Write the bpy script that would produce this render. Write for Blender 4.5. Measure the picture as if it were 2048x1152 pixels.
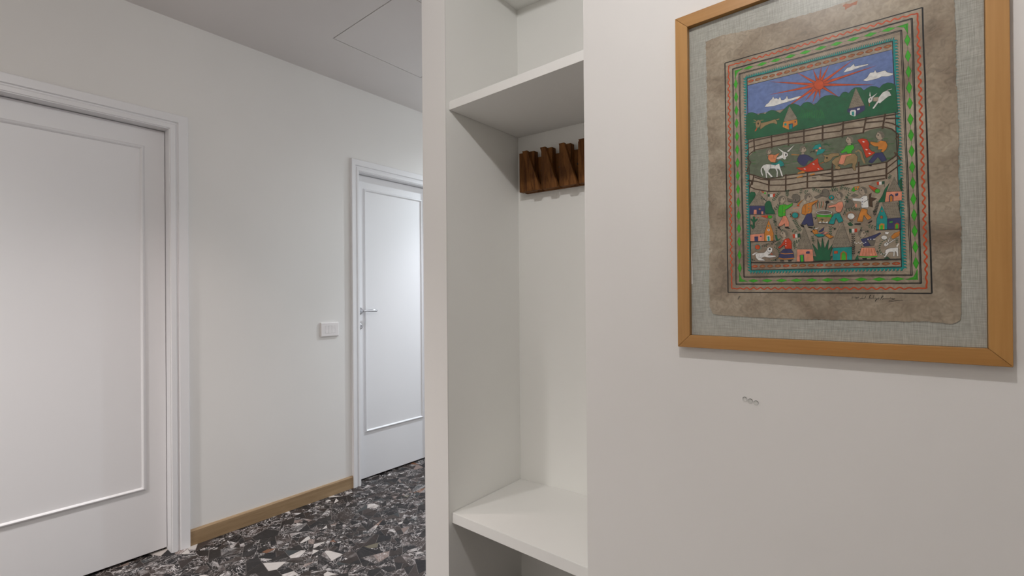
import bpy, bmesh, math, random
import numpy as np
from mathutils import Vector, Matrix

for o in list(bpy.data.objects): bpy.data.objects.remove(o)
scene = bpy.context.scene
C = scene.collection

# ------------------------------------------------------------ camera
CAM_H, F_PX, YAW, PITCH, ROLL, CY = 1.2548, 944.49, 0.6864, 0.0023, -0.0079, 589.66
cd = bpy.data.cameras.new('camera'); cam = bpy.data.objects.new('camera', cd); C.objects.link(cam)
cd.sensor_width = 36; cd.lens = 36*F_PX/2048; cd.shift_y = (CY-576)/2048; cd.clip_start = .02
Fv = Vector((-math.sin(YAW)*math.cos(PITCH), math.cos(YAW)*math.cos(PITCH), math.sin(PITCH)))
Rv = Vector((math.cos(YAW), math.sin(YAW), 0)); Uv = Rv.cross(Fv)
cr, sr = math.cos(ROLL), math.sin(ROLL)
R2 = cr*Rv + sr*Uv; U2 = cr*Uv - sr*Rv
M = Matrix((R2, U2, -Fv)).transposed().to_4x4(); M.translation = Vector((0, 0, CAM_H))
cam.matrix_world = M
scene.camera = cam

# ------------------------------------------------------------ light and exposure
scene.view_settings.view_transform = 'Standard'; scene.view_settings.look = 'None'
scene.view_settings.gamma = 1; scene.view_settings.use_curve_mapping = False
scene.view_settings.exposure = 0.0
w = bpy.data.worlds.new('world'); scene.world = w; w.use_nodes = True
w.node_tree.nodes['Background'].inputs[0].default_value = (.8, .85, 1, 1)
w.node_tree.nodes['Background'].inputs[1].default_value = 0
H = 2.653
def spot(name, loc, power, col, angle=125, blend=.55, size=.03, aim=None):
    l = bpy.data.lights.new(name, 'SPOT'); l.energy = power; l.color = col
    l.spot_size = math.radians(angle); l.spot_blend = blend; l.shadow_soft_size = size
    o = bpy.data.objects.new(name, l); C.objects.link(o); o.location = loc
    if aim: o.rotation_euler = (Vector(aim)-Vector(loc)).to_track_quat('-Z', 'Y').to_euler()
    return o
def lamp(name, kind, loc, power, col, size):
    l = bpy.data.lights.new(name, kind); l.energy = power; l.color = col
    if kind == 'AREA': l.shape = 'DISK'; l.size = size
    else: l.shadow_soft_size = size
    o = bpy.data.objects.new(name, l); C.objects.link(o); o.location = loc
lamp('room_ceiling_lamp', 'POINT', (-.20, .13, H-.05), 29.5, (1, .985, .98), .025)
lamp('room_panel', 'AREA', (-.6, -1.6, H-.02), 8, (1, .93, .8), 1.2)  # soft fill added behind the camera, no known fixture
spot('hall_downlight', (-2.08, .58, H-.02), 38, (1, .84, .80), 80, 1)
spot('hall_downlight_far', (-2.08, 2.6, H-.02), 66, (.90, .91, 1), 92, 1)
spot('hall_downlight_end', (-2.08, 3.4, H-.02), 128, (.82, .92, 1.0), 165, .8)
spot('hall_downlight_back', (-2.05, -1.2, H-.14), 225, (1, .97, .96), 140, 1, .12)  # unseen fill added for diffuse hall light, not an actual downlight

# ------------------------------------------------------------ helpers
def link_mesh(name, bm, mat=None, parent=None, smooth=False, uvobj=None):
    me = bpy.data.meshes.new(name); bm.normal_update(); bm.to_mesh(me); bm.free()
    if mat:
        for m in (mat if isinstance(mat, (list, tuple)) else [mat]): me.materials.append(m)
    if smooth:
        for p in me.polygons: p.use_smooth = True
    o = bpy.data.objects.new(name, me); C.objects.link(o)
    if parent: o.parent = parent
    return o
def empty(name, loc, label=None, cat=None, group=None, kind=None):
    o = bpy.data.objects.new(name, None); o.empty_display_size = .1; C.objects.link(o); o.location = loc
    if label: o['label'] = label
    if cat: o['category'] = cat
    if group: o['group'] = group
    if kind: o['kind'] = kind
    return o
def rel(o, parent):
    """keep the world place of a mesh written in world coordinates when it hangs under an empty"""
    o.parent = parent; off = Vector((0, 0, 0)); p = parent
    while p: off += p.location; p = p.parent
    o.data.transform(Matrix.Translation(-off)); return o
def origin_to(o, loc):
    o.data.transform(Matrix.Translation(-Vector(loc))); o.location = loc; return o
def box(bm, x0, x1, y0, y1, z0, z1, bevel=0):
    r = bmesh.ops.create_cube(bm, size=1)
    for v in r['verts']:
        v.co = Vector(((x0+x1)/2+v.co.x*(x1-x0), (y0+y1)/2+v.co.y*(y1-y0), (z0+z1)/2+v.co.z*(z1-z0)))
    if bevel:
        es = list({e for v in r['verts'] for e in v.link_edges})
        bmesh.ops.bevel(bm, geom=es, offset=bevel, segments=2, profile=.5, affect='EDGES')
def prism(bm, pts, axis, a, b, bevel=0):
    """polygon pts (2D) extruded along axis from a to b; the two coordinates are the other axes in order"""
    def mk(p, t):
        c = list(p); c.insert(axis, t); return bm.verts.new(c)
    v0 = [mk(p, a) for p in pts]; v1 = [mk(p, b) for p in pts]; n = len(pts)
    fs = [bm.faces.new(v0), bm.faces.new(v1[::-1])]
    for i in range(n): fs.append(bm.faces.new([v0[(i+1) % n], v0[i], v1[i], v1[(i+1) % n]]))
    bmesh.ops.recalc_face_normals(bm, faces=fs)
    if bevel:
        es = list({e for f in fs for e in f.edges})
        bmesh.ops.bevel(bm, geom=es, offset=bevel, segments=2, profile=.5, affect='EDGES')
def lathe(bm, prof, origin, axis, seg=24):
    """prof: list of (radius, height along axis)"""
    ax = Vector(axis).normalized(); q = Vector((0, 0, 1)).rotation_difference(ax); rings = []
    for r, h in prof:
        if r < 1e-6: rings.append([bm.verts.new(q @ Vector((0, 0, h)) + Vector(origin))])
        else: rings.append([bm.verts.new(q @ Vector((r*math.cos(2*math.pi*i/seg), r*math.sin(2*math.pi*i/seg), h)) + Vector(origin)) for i in range(seg)])
    for a, b in zip(rings, rings[1:]):
        for i in range(seg):
            j = (i+1) % seg
            if len(a) == 1 and len(b) == 1: continue
            if len(a) == 1: bm.faces.new([a[0], b[j], b[i]])
            elif len(b) == 1: bm.faces.new([a[i], a[j], b[0]])
            else: bm.faces.new([a[i], a[j], b[j], b[i]])
    bmesh.ops.recalc_face_normals(bm, faces=bm.faces[:])

# ------------------------------------------------------------ materials
def nodes(name):
    m = bpy.data.materials.new(name); m.use_nodes = True; nt = m.node_tree
    b = nt.nodes['Principled BSDF']; return m, nt, b
def N(nt, t, **kw):
    n = nt.nodes.new(t)
    for k, v in kw.items():
        if k in n.inputs: n.inputs[k].default_value = v
        else: setattr(n, k, v)
    return n
def ramp(nt, stops, interp='LINEAR'):
    r = nt.nodes.new('ShaderNodeValToRGB'); r.color_ramp.interpolation = interp
    e = r.color_ramp.elements
    while len(e) > 1: e.remove(e[-1])
    e[0].position = stops[0][0]; e[0].color = (*stops[0][1], 1)
    for p, c in stops[1:]: x = e.new(p); x.color = (*c, 1)
    return r
def paint(name, col, rough=.6, bump=.15, scale=220, var=.02, dist=.0006):
    m, nt, b = nodes(name); L = nt.links.new
    tc = N(nt, 'ShaderNodeTexCoord'); nz = N(nt, 'ShaderNodeTexNoise', Scale=scale, Detail=3.0); L(tc.outputs['Object'], nz.inputs['Vector'])
    big = N(nt, 'ShaderNodeTexNoise', Scale=1.7, Detail=2.0); L(tc.outputs['Object'], big.inputs['Vector'])
    r = ramp(nt, [(.3, tuple(c*(1-var) for c in col)), (.7, tuple(min(1, c*(1+var)) for c in col))])
    L(big.outputs['Fac'], r.inputs['Fac']); L(r.outputs['Color'], b.inputs['Base Color'])
    bp = N(nt, 'ShaderNodeBump', Strength=bump, Distance=dist); L(nz.outputs['Fac'], bp.inputs['Height']); L(bp.outputs['Normal'], b.inputs['Normal'])
    b.inputs['Roughness'].default_value = rough; return m
def wood(name, c0, c1, axis, rough=.45, freq=34, stretch=.05):
    m, nt, b = nodes(name); L = nt.links.new
    tc = N(nt, 'ShaderNodeTexCoord'); mp = N(nt, 'ShaderNodeMapping'); L(tc.outputs['Object'], mp.inputs['Vector'])
    s = [1, 1, 1]; s[axis] = stretch; mp.inputs['Scale'].default_value = s
    n1 = N(nt, 'ShaderNodeTexNoise', Scale=float(freq), Detail=4.0, Distortion=.6); L(mp.outputs[0], n1.inputs['Vector'])
    n2 = N(nt, 'ShaderNodeTexNoise', Scale=float(freq*9), Detail=2.0); L(mp.outputs[0], n2.inputs['Vector'])
    mx = N(nt, 'ShaderNodeMath', operation='MULTIPLY_ADD'); L(n2.outputs['Fac'], mx.inputs[0]); mx.inputs[1].default_value = .35; L(n1.outputs['Fac'], mx.inputs[2])
    r = ramp(nt, [(.45, c0), (.85, c1)]); L(mx.outputs[0], r.inputs['Fac']); L(r.outputs['Color'], b.inputs['Base Color'])
    bp = N(nt, 'ShaderNodeBump', Strength=.12, Distance=.001); L(n2.outputs['Fac'], bp.inputs['Height']); L(bp.outputs['Normal'], b.inputs['Normal'])
    b.inputs['Roughness'].default_value = rough; return m
M_wall = paint('wall_paint', (.82, .80, .775), .75)
M_ceil = paint('ceiling_paint', (.78, .74, .72), .8)
M_door = paint('door_lacquer', (.83, .82, .83), .38, .06, 90, .01)
M_niche = paint('niche_lacquer', (.885, .88, .845), .5, .10, 400, .01)
M_shelf = paint('shelf_lacquer', (.88, .87, .84), .42, .16, 500, .01)
M_plastic = paint('white_plastic', (.84, .80, .79), .35, .02, 200, .0)
M_oak = wood('light_oak', (.27, .175, .09), (.40, .275, .155), 1, .5, 30, .06)
M_beech = [wood('honey_beech_%s' % 'xyz'[a], (.37, .175, .042), (.475, .245, .070), a, .45, 24, .04) for a in (0, 1, 2)]
M_walnut = wood('walnut', (.072, .025, .006), (.215, .085, .021), 2, .65, 60, .12); M_walnut.node_tree.nodes['Principled BSDF'].inputs['Specular IOR Level'].default_value = .2
M_gap, nt, b = nodes('dark_gap'); b.inputs['Base Color'].default_value = (.02, .018, .016, 1); b.inputs['Roughness'].default_value = .9
M_hole, nt, b = nodes('black_steel'); b.inputs['Base Color'].default_value = (.01, .01, .01, 1); b.inputs['Roughness'].default_value = .5
M_chrome, nt, b = nodes('chrome'); b.inputs['Base Color'].default_value = (.60, .60, .62, 1); b.inputs['Metallic'].default_value = 1; b.inputs['Roughness'].default_value = .08
M_grout = paint('terrazzo_cement', (.15, .13, .12), .5, .2, 600, .15)
M_clear, nt, b = nodes('clear_plastic'); b.inputs['Base Color'].default_value = (.97, .98, .97, 1); b.inputs['Transmission Weight'].default_value = 1; b.inputs['Roughness'].default_value = .03; b.inputs['IOR'].default_value = 1.3; b.inputs['Alpha'].default_value = .75

def glass_pane():
    m, nt, b = nodes('picture_glass'); L = nt.links.new; nt.nodes.remove(b)
    lw = N(nt, 'ShaderNodeLayerWeight', Blend=.5); pw = N(nt, 'ShaderNodeMath', operation='POWER'); L(lw.outputs['Facing'], pw.inputs[0]); pw.inputs[1].default_value = 5
    fr = N(nt, 'ShaderNodeMath', operation='MULTIPLY_ADD'); L(pw.outputs[0], fr.inputs[0]); fr.inputs[1].default_value = .92; fr.inputs[2].default_value = .028; tr = N(nt, 'ShaderNodeBsdfTransparent', Color=(.97, .98, .97, 1))
    gl = N(nt, 'ShaderNodeBsdfGlossy', Roughness=.30); mx = N(nt, 'ShaderNodeMixShader')
    L(fr.outputs[0], mx.inputs[0]); L(tr.outputs[0], mx.inputs[1]); L(gl.outputs[0], mx.inputs[2]); L(mx.outputs[0], nt.nodes['Material Output'].inputs['Surface'])
    return m
M_glass = glass_pane()

def marble():
    """one material for all chips: face attribute 'rnd' picks the stone and shifts its veins"""
    m, nt, b = nodes('marble_chips'); L = nt.links.new
    at = N(nt, 'ShaderNodeAttribute', attribute_name='rnd', attribute_type='GEOMETRY')
    tc = N(nt, 'ShaderNodeNewGeometry'); sp = N(nt, 'ShaderNodeSeparateColor'); L(at.outputs['Color'], sp.inputs[0])
    off = N(nt, 'ShaderNodeVectorMath', operation='SCALE'); L(at.outputs['Color'], off.inputs[0]); off.inputs['Scale'].default_value = 37
    ad = N(nt, 'ShaderNodeVectorMath', operation='ADD'); L(tc.outputs['Position'], ad.inputs[0]); L(off.outputs[0], ad.inputs[1])
    rt = N(nt, 'ShaderNodeVectorRotate', rotation_type='Z_AXIS'); L(ad.outputs[0], rt.inputs['Vector'])
    an = N(nt, 'ShaderNodeMath', operation='MULTIPLY'); L(sp.outputs[1], an.inputs[0]); an.inputs[1].default_value = 6.283; L(an.outputs[0], rt.inputs['Angle'])
    ad = N(nt, 'ShaderNodeVectorMath', operation='MULTIPLY'); L(rt.outputs[0], ad.inputs[0]); ad.inputs[1].default_value = (1, 2.4, 1)
    n0 = N(nt, 'ShaderNodeTexNoise', Scale=14.0, Detail=3.0); L(ad.outputs[0], n0.inputs['Vector'])
    d = N(nt, 'ShaderNodeVectorMath', operation='SCALE'); L(n0.outputs['Color'], d.inputs[0]); d.inputs['Scale'].default_value = .07
    a2 = N(nt, 'ShaderNodeVectorMath', operation='ADD'); L(ad.outputs[0], a2.inputs[0]); L(d.outputs[0], a2.inputs[1])
    # ridged veins: two frequencies
    def ridge(scale, width, detail=2.0):
        n = N(nt, 'ShaderNodeTexNoise', Scale=scale, Detail=detail, Roughness=.55); L(a2.outputs[0], n.inputs['Vector'])
        s = N(nt, 'ShaderNodeMath', operation='SUBTRACT'); L(n.outputs['Fac'], s.inputs[0]); s.inputs[1].default_value = .5
        ab = N(nt, 'ShaderNodeMath', operation='ABSOLUTE'); L(s.outputs[0], ab.inputs[0])
        mr = N(nt, 'ShaderNodeMapRange'); L(ab.outputs[0], mr.inputs['Value']); mr.inputs['From Min'].default_value = width*.3; mr.inputs['From Max'].default_value = width
        mr.inputs['To Min'].default_value = 1; mr.inputs['To Max'].default_value = 0; return mr
    v1, v2 = ridge(12.0, .018, 3.0), ridge(27.0, .020, 1.0)
    blot = N(nt, 'ShaderNodeTexNoise', Scale=9.0, Detail=2.0); L(a2.outputs[0], blot.inputs['Vector'])
    br = ramp(nt, [(.56, (0, 0, 0)), (.64, (1, 1, 1))]); L(blot.outputs['Fac'], br.inputs['Fac'])
    mx1 = N(nt, 'ShaderNodeMath', operation='MAXIMUM'); L(v1.outputs[0], mx1.inputs[0]); L(v2.outputs[0], mx1.inputs[1])
    bl = N(nt, 'ShaderNodeMath', operation='MULTIPLY'); L(br.outputs[0], bl.inputs[0]); L(sp.outputs[1], bl.inputs[1])
    mx2 = N(nt, 'ShaderNodeMath', operation='MAXIMUM'); L(mx1.outputs[0], mx2.inputs[0]); L(bl.outputs[0], mx2.inputs[1])
    # how veined this chip is
    vr = ramp(nt, [(0, (.03,)*3), (.32, (.25,)*3), (.45, (.65,)*3), (.62, (1,)*3)], 'CONSTANT'); L(sp.outputs[0], vr.inputs['Fac'])
    vm = N(nt, 'ShaderNodeMath', operation='MULTIPLY'); L(mx2.outputs[0], vm.inputs[0]); L(vr.outputs[0], vm.inputs[1])
    base = ramp(nt, [(0, (.012, .011, .012)), (.20, (.020, .017, .016)), (.42, (.030, .022, .019)), (.60, (.018, .016, .016)), (.78, (.045, .034, .030)),
                     (.915, (.040, .045, .046)), (.945, (.13, .115, .08)), (.953, (.20, .15, .13)), (.968, (.50, .46, .43)), (.994, (.16, .07, .035))], 'CONSTANT')
    L(sp.outputs[2], base.inputs['Fac'])
    vc = ramp(nt, [(.32, (.20, .16, .15)), (.6, (.66, .62, .60))]); L(n0.outputs['Fac'], vc.inputs['Fac'])
    mix = N(nt, 'ShaderNodeMix', data_type='RGBA'); L(vm.outputs[0], mix.inputs['Factor']); L(base.outputs[0], mix.inputs['A']); L(vc.outputs[0], mix.inputs['B'])
    L(mix.outputs['Result'], b.inputs['Base Color']); b.inputs['Roughness'].default_value = .4; b.inputs['Specular IOR Level'].default_value = .22
    return m
M_marble = marble()

def linen():
    m, nt, b = nodes('linen'); L = nt.links.new; tc = N(nt, 'ShaderNodeTexCoord')
    fs = []
    for sc in ((1, 1, .05), (.05, 1, 1)):
        mp = N(nt, 'ShaderNodeMapping'); mp.inputs['Scale'].default_value = sc; L(tc.outputs['Object'], mp.inputs['Vector'])
        n = N(nt, 'ShaderNodeTexNoise', Scale=900.0, Detail=3.0); L(mp.outputs[0], n.inputs['Vector']); fs.append(n)
    ad = N(nt, 'ShaderNodeMath', operation='ADD'); L(fs[0].outputs['Fac'], ad.inputs[0]); L(fs[1].outputs['Fac'], ad.inputs[1])
    r = ramp(nt, [(.34, (.32, .31, .275)), (.50, (.41, .40, .36)), (.66, (.53, .52, .475))])
    hf = N(nt, 'ShaderNodeMath', operation='MULTIPLY'); L(ad.outputs[0], hf.inputs[0]); hf.inputs[1].default_value = .5
    L(hf.outputs[0], r.inputs['Fac']); L(r.outputs[0], b.inputs['Base Color']); b.inputs['Roughness'].default_value = .95; b.inputs['Specular IOR Level'].default_value = .15
    return m
M_linen = linen()
def bark():
    m, nt, b = nodes('bark_paper'); L = nt.links.new; tc = N(nt, 'ShaderNodeTexCoord')
    n1 = N(nt, 'ShaderNodeTexNoise', Scale=9.0, Detail=6.0, Distortion=1.0); L(tc.outputs['Object'], n1.inputs['Vector'])
    n2 = N(nt, 'ShaderNodeTexNoise', Scale=80.0, Detail=4.0, Distortion=1.5); L(tc.outputs['Object'], n2.inputs['Vector'])
    r1 = ramp(nt, [(.30, (.235, .175, .125)), (.5, (.35, .28, .21)), (.72, (.45, .375, .29))]); L(n1.outputs['Fac'], r1.inputs['Fac'])
    r2 = ramp(nt, [(.3, (.78,)*3), (.65, (1.1,)*3)]); L(n2.outputs['Fac'], r2.inputs['Fac'])
    mu = N(nt, 'ShaderNodeMix', data_type='RGBA', blend_type='MULTIPLY'); mu.inputs['Factor'].default_value = 1
    L(r1.outputs[0], mu.inputs['A']); L(r2.outputs[0], mu.inputs['B']); L(mu.outputs['Result'], b.inputs['Base Color'])
    w1 = N(nt, 'ShaderNodeTexNoise', Scale=16.0, Detail=3.0, Distortion=.8); L(tc.outputs['Object'], w1.inputs['Vector'])
    bp = N(nt, 'ShaderNodeBump', Strength=.6, Distance=.006); L(w1.outputs['Fac'], bp.inputs['Height'])
    bp2 = N(nt, 'ShaderNodeBump', Strength=.3, Distance=.001); L(n2.outputs['Fac'], bp2.inputs['Height']); L(bp.outputs[0], bp2.inputs['Normal'])
    L(bp2.outputs[0], b.inputs['Normal']); b.inputs['Roughness'].default_value = .85; b.inputs['Specular IOR Level'].default_value = .15
    return m
M_bark = bark()
def gouache():
    m, nt, b = nodes('gouache'); L = nt.links.new; tc = N(nt, 'ShaderNodeTexCoord')
    at = N(nt, 'ShaderNodeAttribute', attribute_name='pigment', attribute_type='GEOMETRY')
    n = N(nt, 'ShaderNodeTexNoise', Scale=130.0, Detail=4.0); L(tc.outputs['Object'], n.inputs['Vector'])
    r = ramp(nt, [(.3, (.80,)*3), (.7, (1.12,)*3)]); L(n.outputs['Fac'], r.inputs['Fac'])
    mu = N(nt, 'ShaderNodeMix', data_type='RGBA', blend_type='MULTIPLY'); mu.inputs['Factor'].default_value = 1
    L(at.outputs['Color'], mu.inputs['A']); L(r.outputs[0], mu.inputs['B']); L(mu.outputs['Result'], b.inputs['Base Color'])
    b.inputs['Roughness'].default_value = .8; b.inputs['Specular IOR Level'].default_value = .12; return m
M_paint = gouache()

# ------------------------------------------------------------ setting
XL = -2.7943          # face of the hall wall with the doors
YB = 1.22             # face of the wall with the picture
XP, XN0, XN1 = -1.449, -1.3168, -.718       # pier edge, niche sides
YK0, YK1 = 1.6584, 1.7095                   # back of the niche, left and right
X_END, Y_NEAR, Y_FAR = 2.3, -2.4, 5.2
def struct(name, bm, mat, parent=None):
    o = link_mesh(name, bm, mat, parent)
    if not parent: o['kind'] = 'structure'
    return o
D1 = (-.045, .7346, 2.096)      # opening of the near door
D2 = (1.79, 2.455, 2.096)
bm = bmesh.new(); WT = .16
zs = [0, 2.096, H]; ys = [Y_NEAR, D1[0], D1[1], D2[0], D2[1], Y_FAR]
for i in range(5):
    if i in (1, 3): box(bm, XL-WT, XL, ys[i], ys[i+1], 2.096, H)
    else: box(bm, XL-WT, XL, ys[i], ys[i+1], 0, H)
bmesh.ops.remove_doubles(bm, verts=bm.verts[:], dist=1e-5)
seen = {}
for f in bm.faces[:]:
    k = tuple(round(c, 4) for c in f.calc_center_median()); seen.setdefault(k, []).append(f)
bmesh.ops.delete(bm, geom=[f for v in seen.values() if len(v) > 1 for f in v], context='FACES_ONLY')
struct('wall_left', bm, M_wall)
bm = bmesh.new(); lin = .012
prism(bm, [(X_END, YB), (XN1, YB), (XN1, YB+.004), (XN1+lin, YB+.004), (XN1+lin, YK1+lin), (XN0-lin, YK0+lin), (XN0-lin, YB+.004), (XN0, YB+.004), (XN0, YB), (XP, YB), (XP, Y_FAR), (X_END, Y_FAR)], 2, 0, 2.55)
struct('wall_right', bm, M_wall)
bm = bmesh.new(); prism(bm, [(X_END, YB), (XP, YB), (XP, Y_FAR), (X_END, Y_FAR)], 2, 2.55, H); struct('wall_right_lintel', bm, M_wall)
bm = bmesh.new(); box(bm, XL-WT, X_END+.1, Y_NEAR-.1, Y_NEAR, 0, H); struct('wall_back', bm, M_wall)
bm = bmesh.new(); box(bm, XL-WT, XP, Y_FAR, Y_FAR+.1, 0, H); struct('wall_front', bm, M_wall)
bm = bmesh.new(); box(bm, X_END, X_END+.1, Y_NEAR, YB, 0, H); struct('wall_side', bm, M_wall)
# ceiling with a real opening for the access hatch
HX0, HX1, HY0, HY1 = -2.355, -1.745, 1.363, 1.968
bm = bmesh.new()
box(bm, XL-WT, X_END+.1, Y_NEAR-.1, HY0, H, H+.05); box(bm, XL-WT, X_END+.1, HY1, Y_FAR+.1, H, H+.05)
box(bm, XL-WT, HX0, HY0, HY1, H, H+.05); box(bm, HX1, X_END+.1, HY0, HY1, H, H+.05); box(bm, HX0-.02, HX1+.02, HY0-.02, HY1+.02, H+.05, H+.06)
ceil = struct('ceiling', bm, M_ceil)
bm = bmesh.new(); gx, gy = .0045, .0045
box(bm, HX0+gx, HX1-gx, HY0+gy, HY1-gy, H-.0002, H+.02, .0008)
hp = link_mesh('hatch_panel', bm, M_ceil)
hatch = empty('access_hatch', ((HX0+HX1)/2, (HY0+HY1)/2, H), 'square flush white access hatch panel in the hall ceiling', 'hatch')
rel(hp, hatch)
bm = bmesh.new(); box(bm, HX0, HX1, HY0, HY1, H+.021, H+.04); rel(link_mesh('hatch_frame', bm, M_gap), hatch)  # dark plate whose colour gives the shade in the gap round the panel

# floor: cement bed with broken marble set in it
bm = bmesh.new(); box(bm, XL-WT-.1, X_END+.1, Y_NEAR-.1, Y_FAR+.1, -.05, 0); floor = struct('floor', bm, M_grout)

def clip(poly, px, py, nx, ny):
    out = []; n = len(poly)
    for i in range(n):
        a, b_ = poly[i], poly[(i+1) % n]
        da = (a[0]-px)*nx+(a[1]-py)*ny; db = (b_[0]-px)*nx+(b_[1]-py)*ny
        if da <= 0: out.append(a)
        if da*db < 0:
            t = da/(da-db); out.append((a[0]+t*(b_[0]-a[0]), a[1]+t*(b_[1]-a[1])))
    return out
def project(x, y, z):
    v = Vector((x, y, z-CAM_H)); d = v.dot(Fv)
    if d < .05: return None
    a, u = v.dot(R2)/d, v.dot(U2)/d
    return 1024+F_PX*a, CY-F_PX*u
rng = random.Random(11)
sites = []
cell = {}
def try_add(x, y, r):
    k = (int(x//.08), int(y//.08))
    for i in (-2, -1, 0, 1, 2):
        for j in (-2, -1, 0, 1, 2):
            for (a, b_, q) in cell.get((k[0]+i, k[1]+j), ()):
                if (a-x)**2+(b_-y)**2 < ((q+r)*.5)**2: return
    cell.setdefault(k, []).append((x, y, r)); sites.append((x, y, r))
X0, X1, Y0, Y1 = XL-.12, 1.2, -.9, 4.0
area = (X1-X0)*(Y1-Y0)
for r, n in ((.125, 3000),):
    for _ in range(n):
        x, y = rng.uniform(X0, X1), rng.uniform(Y0, Y1)
        if x > XP+.1 and y > YB+.1: continue
        try_add(x, y, r)
def shatter(P, lim):
    if parea(P) < lim or len(P) < 3: return [P]
    # cut across the longer direction through a jittered centre
    cx = sum(p[0] for p in P)/len(P); cy = sum(p[1] for p in P)/len(P)
    i, j = max(((i, j) for i in range(len(P)) for j in range(i)), key=lambda t: math.dist(P[t[0]], P[t[1]]))
    a = math.atan2(P[i][1]-P[j][1], P[i][0]-P[j][0]) + rng.gauss(0, .45); nx, ny = math.cos(a), math.sin(a)
    D = math.dist(P[i], P[j]); cx += nx*rng.uniform(-.2, .2)*D; cy += ny*rng.uniform(-.2, .2)*D
    g_ = .0009
    A = clip(P, cx-nx*g_, cy-ny*g_, nx, ny); B = clip(P, cx+nx*g_, cy+ny*g_, -nx, -ny); out = []
    for Q in (A, B):
        if len(Q) >= 3: out += shatter(Q, lim*rng.choice((.75, 1.0, 1.5)))
    return out
def parea(P): return abs(sum(P[i-1][0]*P[i][1]-P[i][0]*P[i-1][1] for i in range(len(P))))/2
stones = []
for (x, y, r) in sites:
    k = (int(x//.08), int(y//.08)); nb = []
    for i in range(-5, 6):
        for j in range(-5, 6):
            nb += cell.get((k[0]+i, k[1]+j), ())
    nb = sorted(((a-x)**2+(b_-y)**2, a, b_, q) for a, b_, q in nb if (a, b_) != (x, y))[:22]
    R_ = .20; poly = [(x-R_, y-R_), (x+R_, y-R_), (x+R_, y+R_), (x-R_, y+R_)]
    for d2, a, b_, q in nb:
        d = math.sqrt(d2); nx, ny = (a-x)/d, (b_-y)/d
        t = (d2 + (r*r - q*q)*.12)/(2*d) - .0010          # power diagram, joint of about 2 mm
        poly = clip(poly, x+nx*t, y+ny*t, nx, ny)
        if len(poly) < 3: break
    if len(poly) < 3: continue
    xmin = XL-.105 if (D1[0] < y < D1[1] or D2[0] < y < D2[1]) else XL+.001
    poly = clip(poly, xmin, 0, -1, 0)
    if x < XP or y > YB:
        if y > YB: poly = clip(poly, XP-.001, 0, 1, 0)
    else:
        poly = clip(poly, 0, YB-.001, 0, 1)
    if len(poly) < 3: continue
    for sh in shatter(poly, rng.choice((.0011, .0019, .0030, .0048))):
        q2 = [sh[i] for i in range(len(sh)) if math.dist(sh[i], sh[i-1]) > .0015]
        if len(q2) >= 3 and parea(q2) > .00002: stones.append(q2)
scored = []
for P in stones:
    pr = [project(a, b_, 0) for a, b_ in P]; s = 0
    if all(pr):
        cx = sum(p[0] for p in pr)/len(pr); cy = sum(p[1] for p in pr)/len(pr)
        if -5 < cx < 852 and 880 < cy < 1160: s = parea(pr)
    scored.append((s, P))
scored.sort(key=lambda t: -t[0])
def stone_bm(bm, P, rnd, lay, ox=0, oy=0):
    if sum(P[i-1][0]*P[i][1]-P[i][0]*P[i-1][1] for i in range(len(P))) < 0: P = P[::-1]
    top = .0008; cx = sum(p[0] for p in P)/len(P); cy = sum(p[1] for p in P)/len(P)
    lo = [bm.verts.new((a-ox, b_-oy, -.004)) for a, b_ in P]
    hi = [bm.verts.new((a+(cx-a)*.008-ox, b_+(cy-b_)*.008-oy, top)) for a, b_ in P]
    fs = [bm.faces.new(hi)]; n = len(P)
    for i in range(n): fs.append(bm.faces.new([lo[i], lo[(i+1) % n], hi[(i+1) % n], hi[i]]))
    for f in fs:
        for l in f.loops: l[lay] = (*rnd, 1)
def rnd3(P):
    return (rng.random(), rng.random()**1.2, rng.random())
for k, (s, P) in enumerate(scored[:299]):
    cx = sum(p[0] for p in P)/len(P); cy = sum(p[1] for p in P)/len(P)
    bm = bmesh.new(); lay = bm.loops.layers.float_color.new('rnd'); stone_bm(bm, P, rnd3(P), lay, cx, cy)
    o = link_mesh('marble_chip', bm, M_marble, floor); o.location = (cx, cy, 0)
bm = bmesh.new(); lay = bm.loops.layers.float_color.new('rnd')
for s, P in scored[299:]: stone_bm(bm, P, rnd3(P), lay)
o = link_mesh('small_marble_chips', bm, M_marble, floor); o['kind'] = 'stuff'

# baseboard
bm = bmesh.new()
prism(bm, [(XL, 0.001), (XL+.013, 0.001), (XL+.013, .073), (XL+.009, .080), (XL, .0805)], 1, .8125, 1.7345)
bb = struct('baseboard_left', bm, M_oak)

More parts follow.
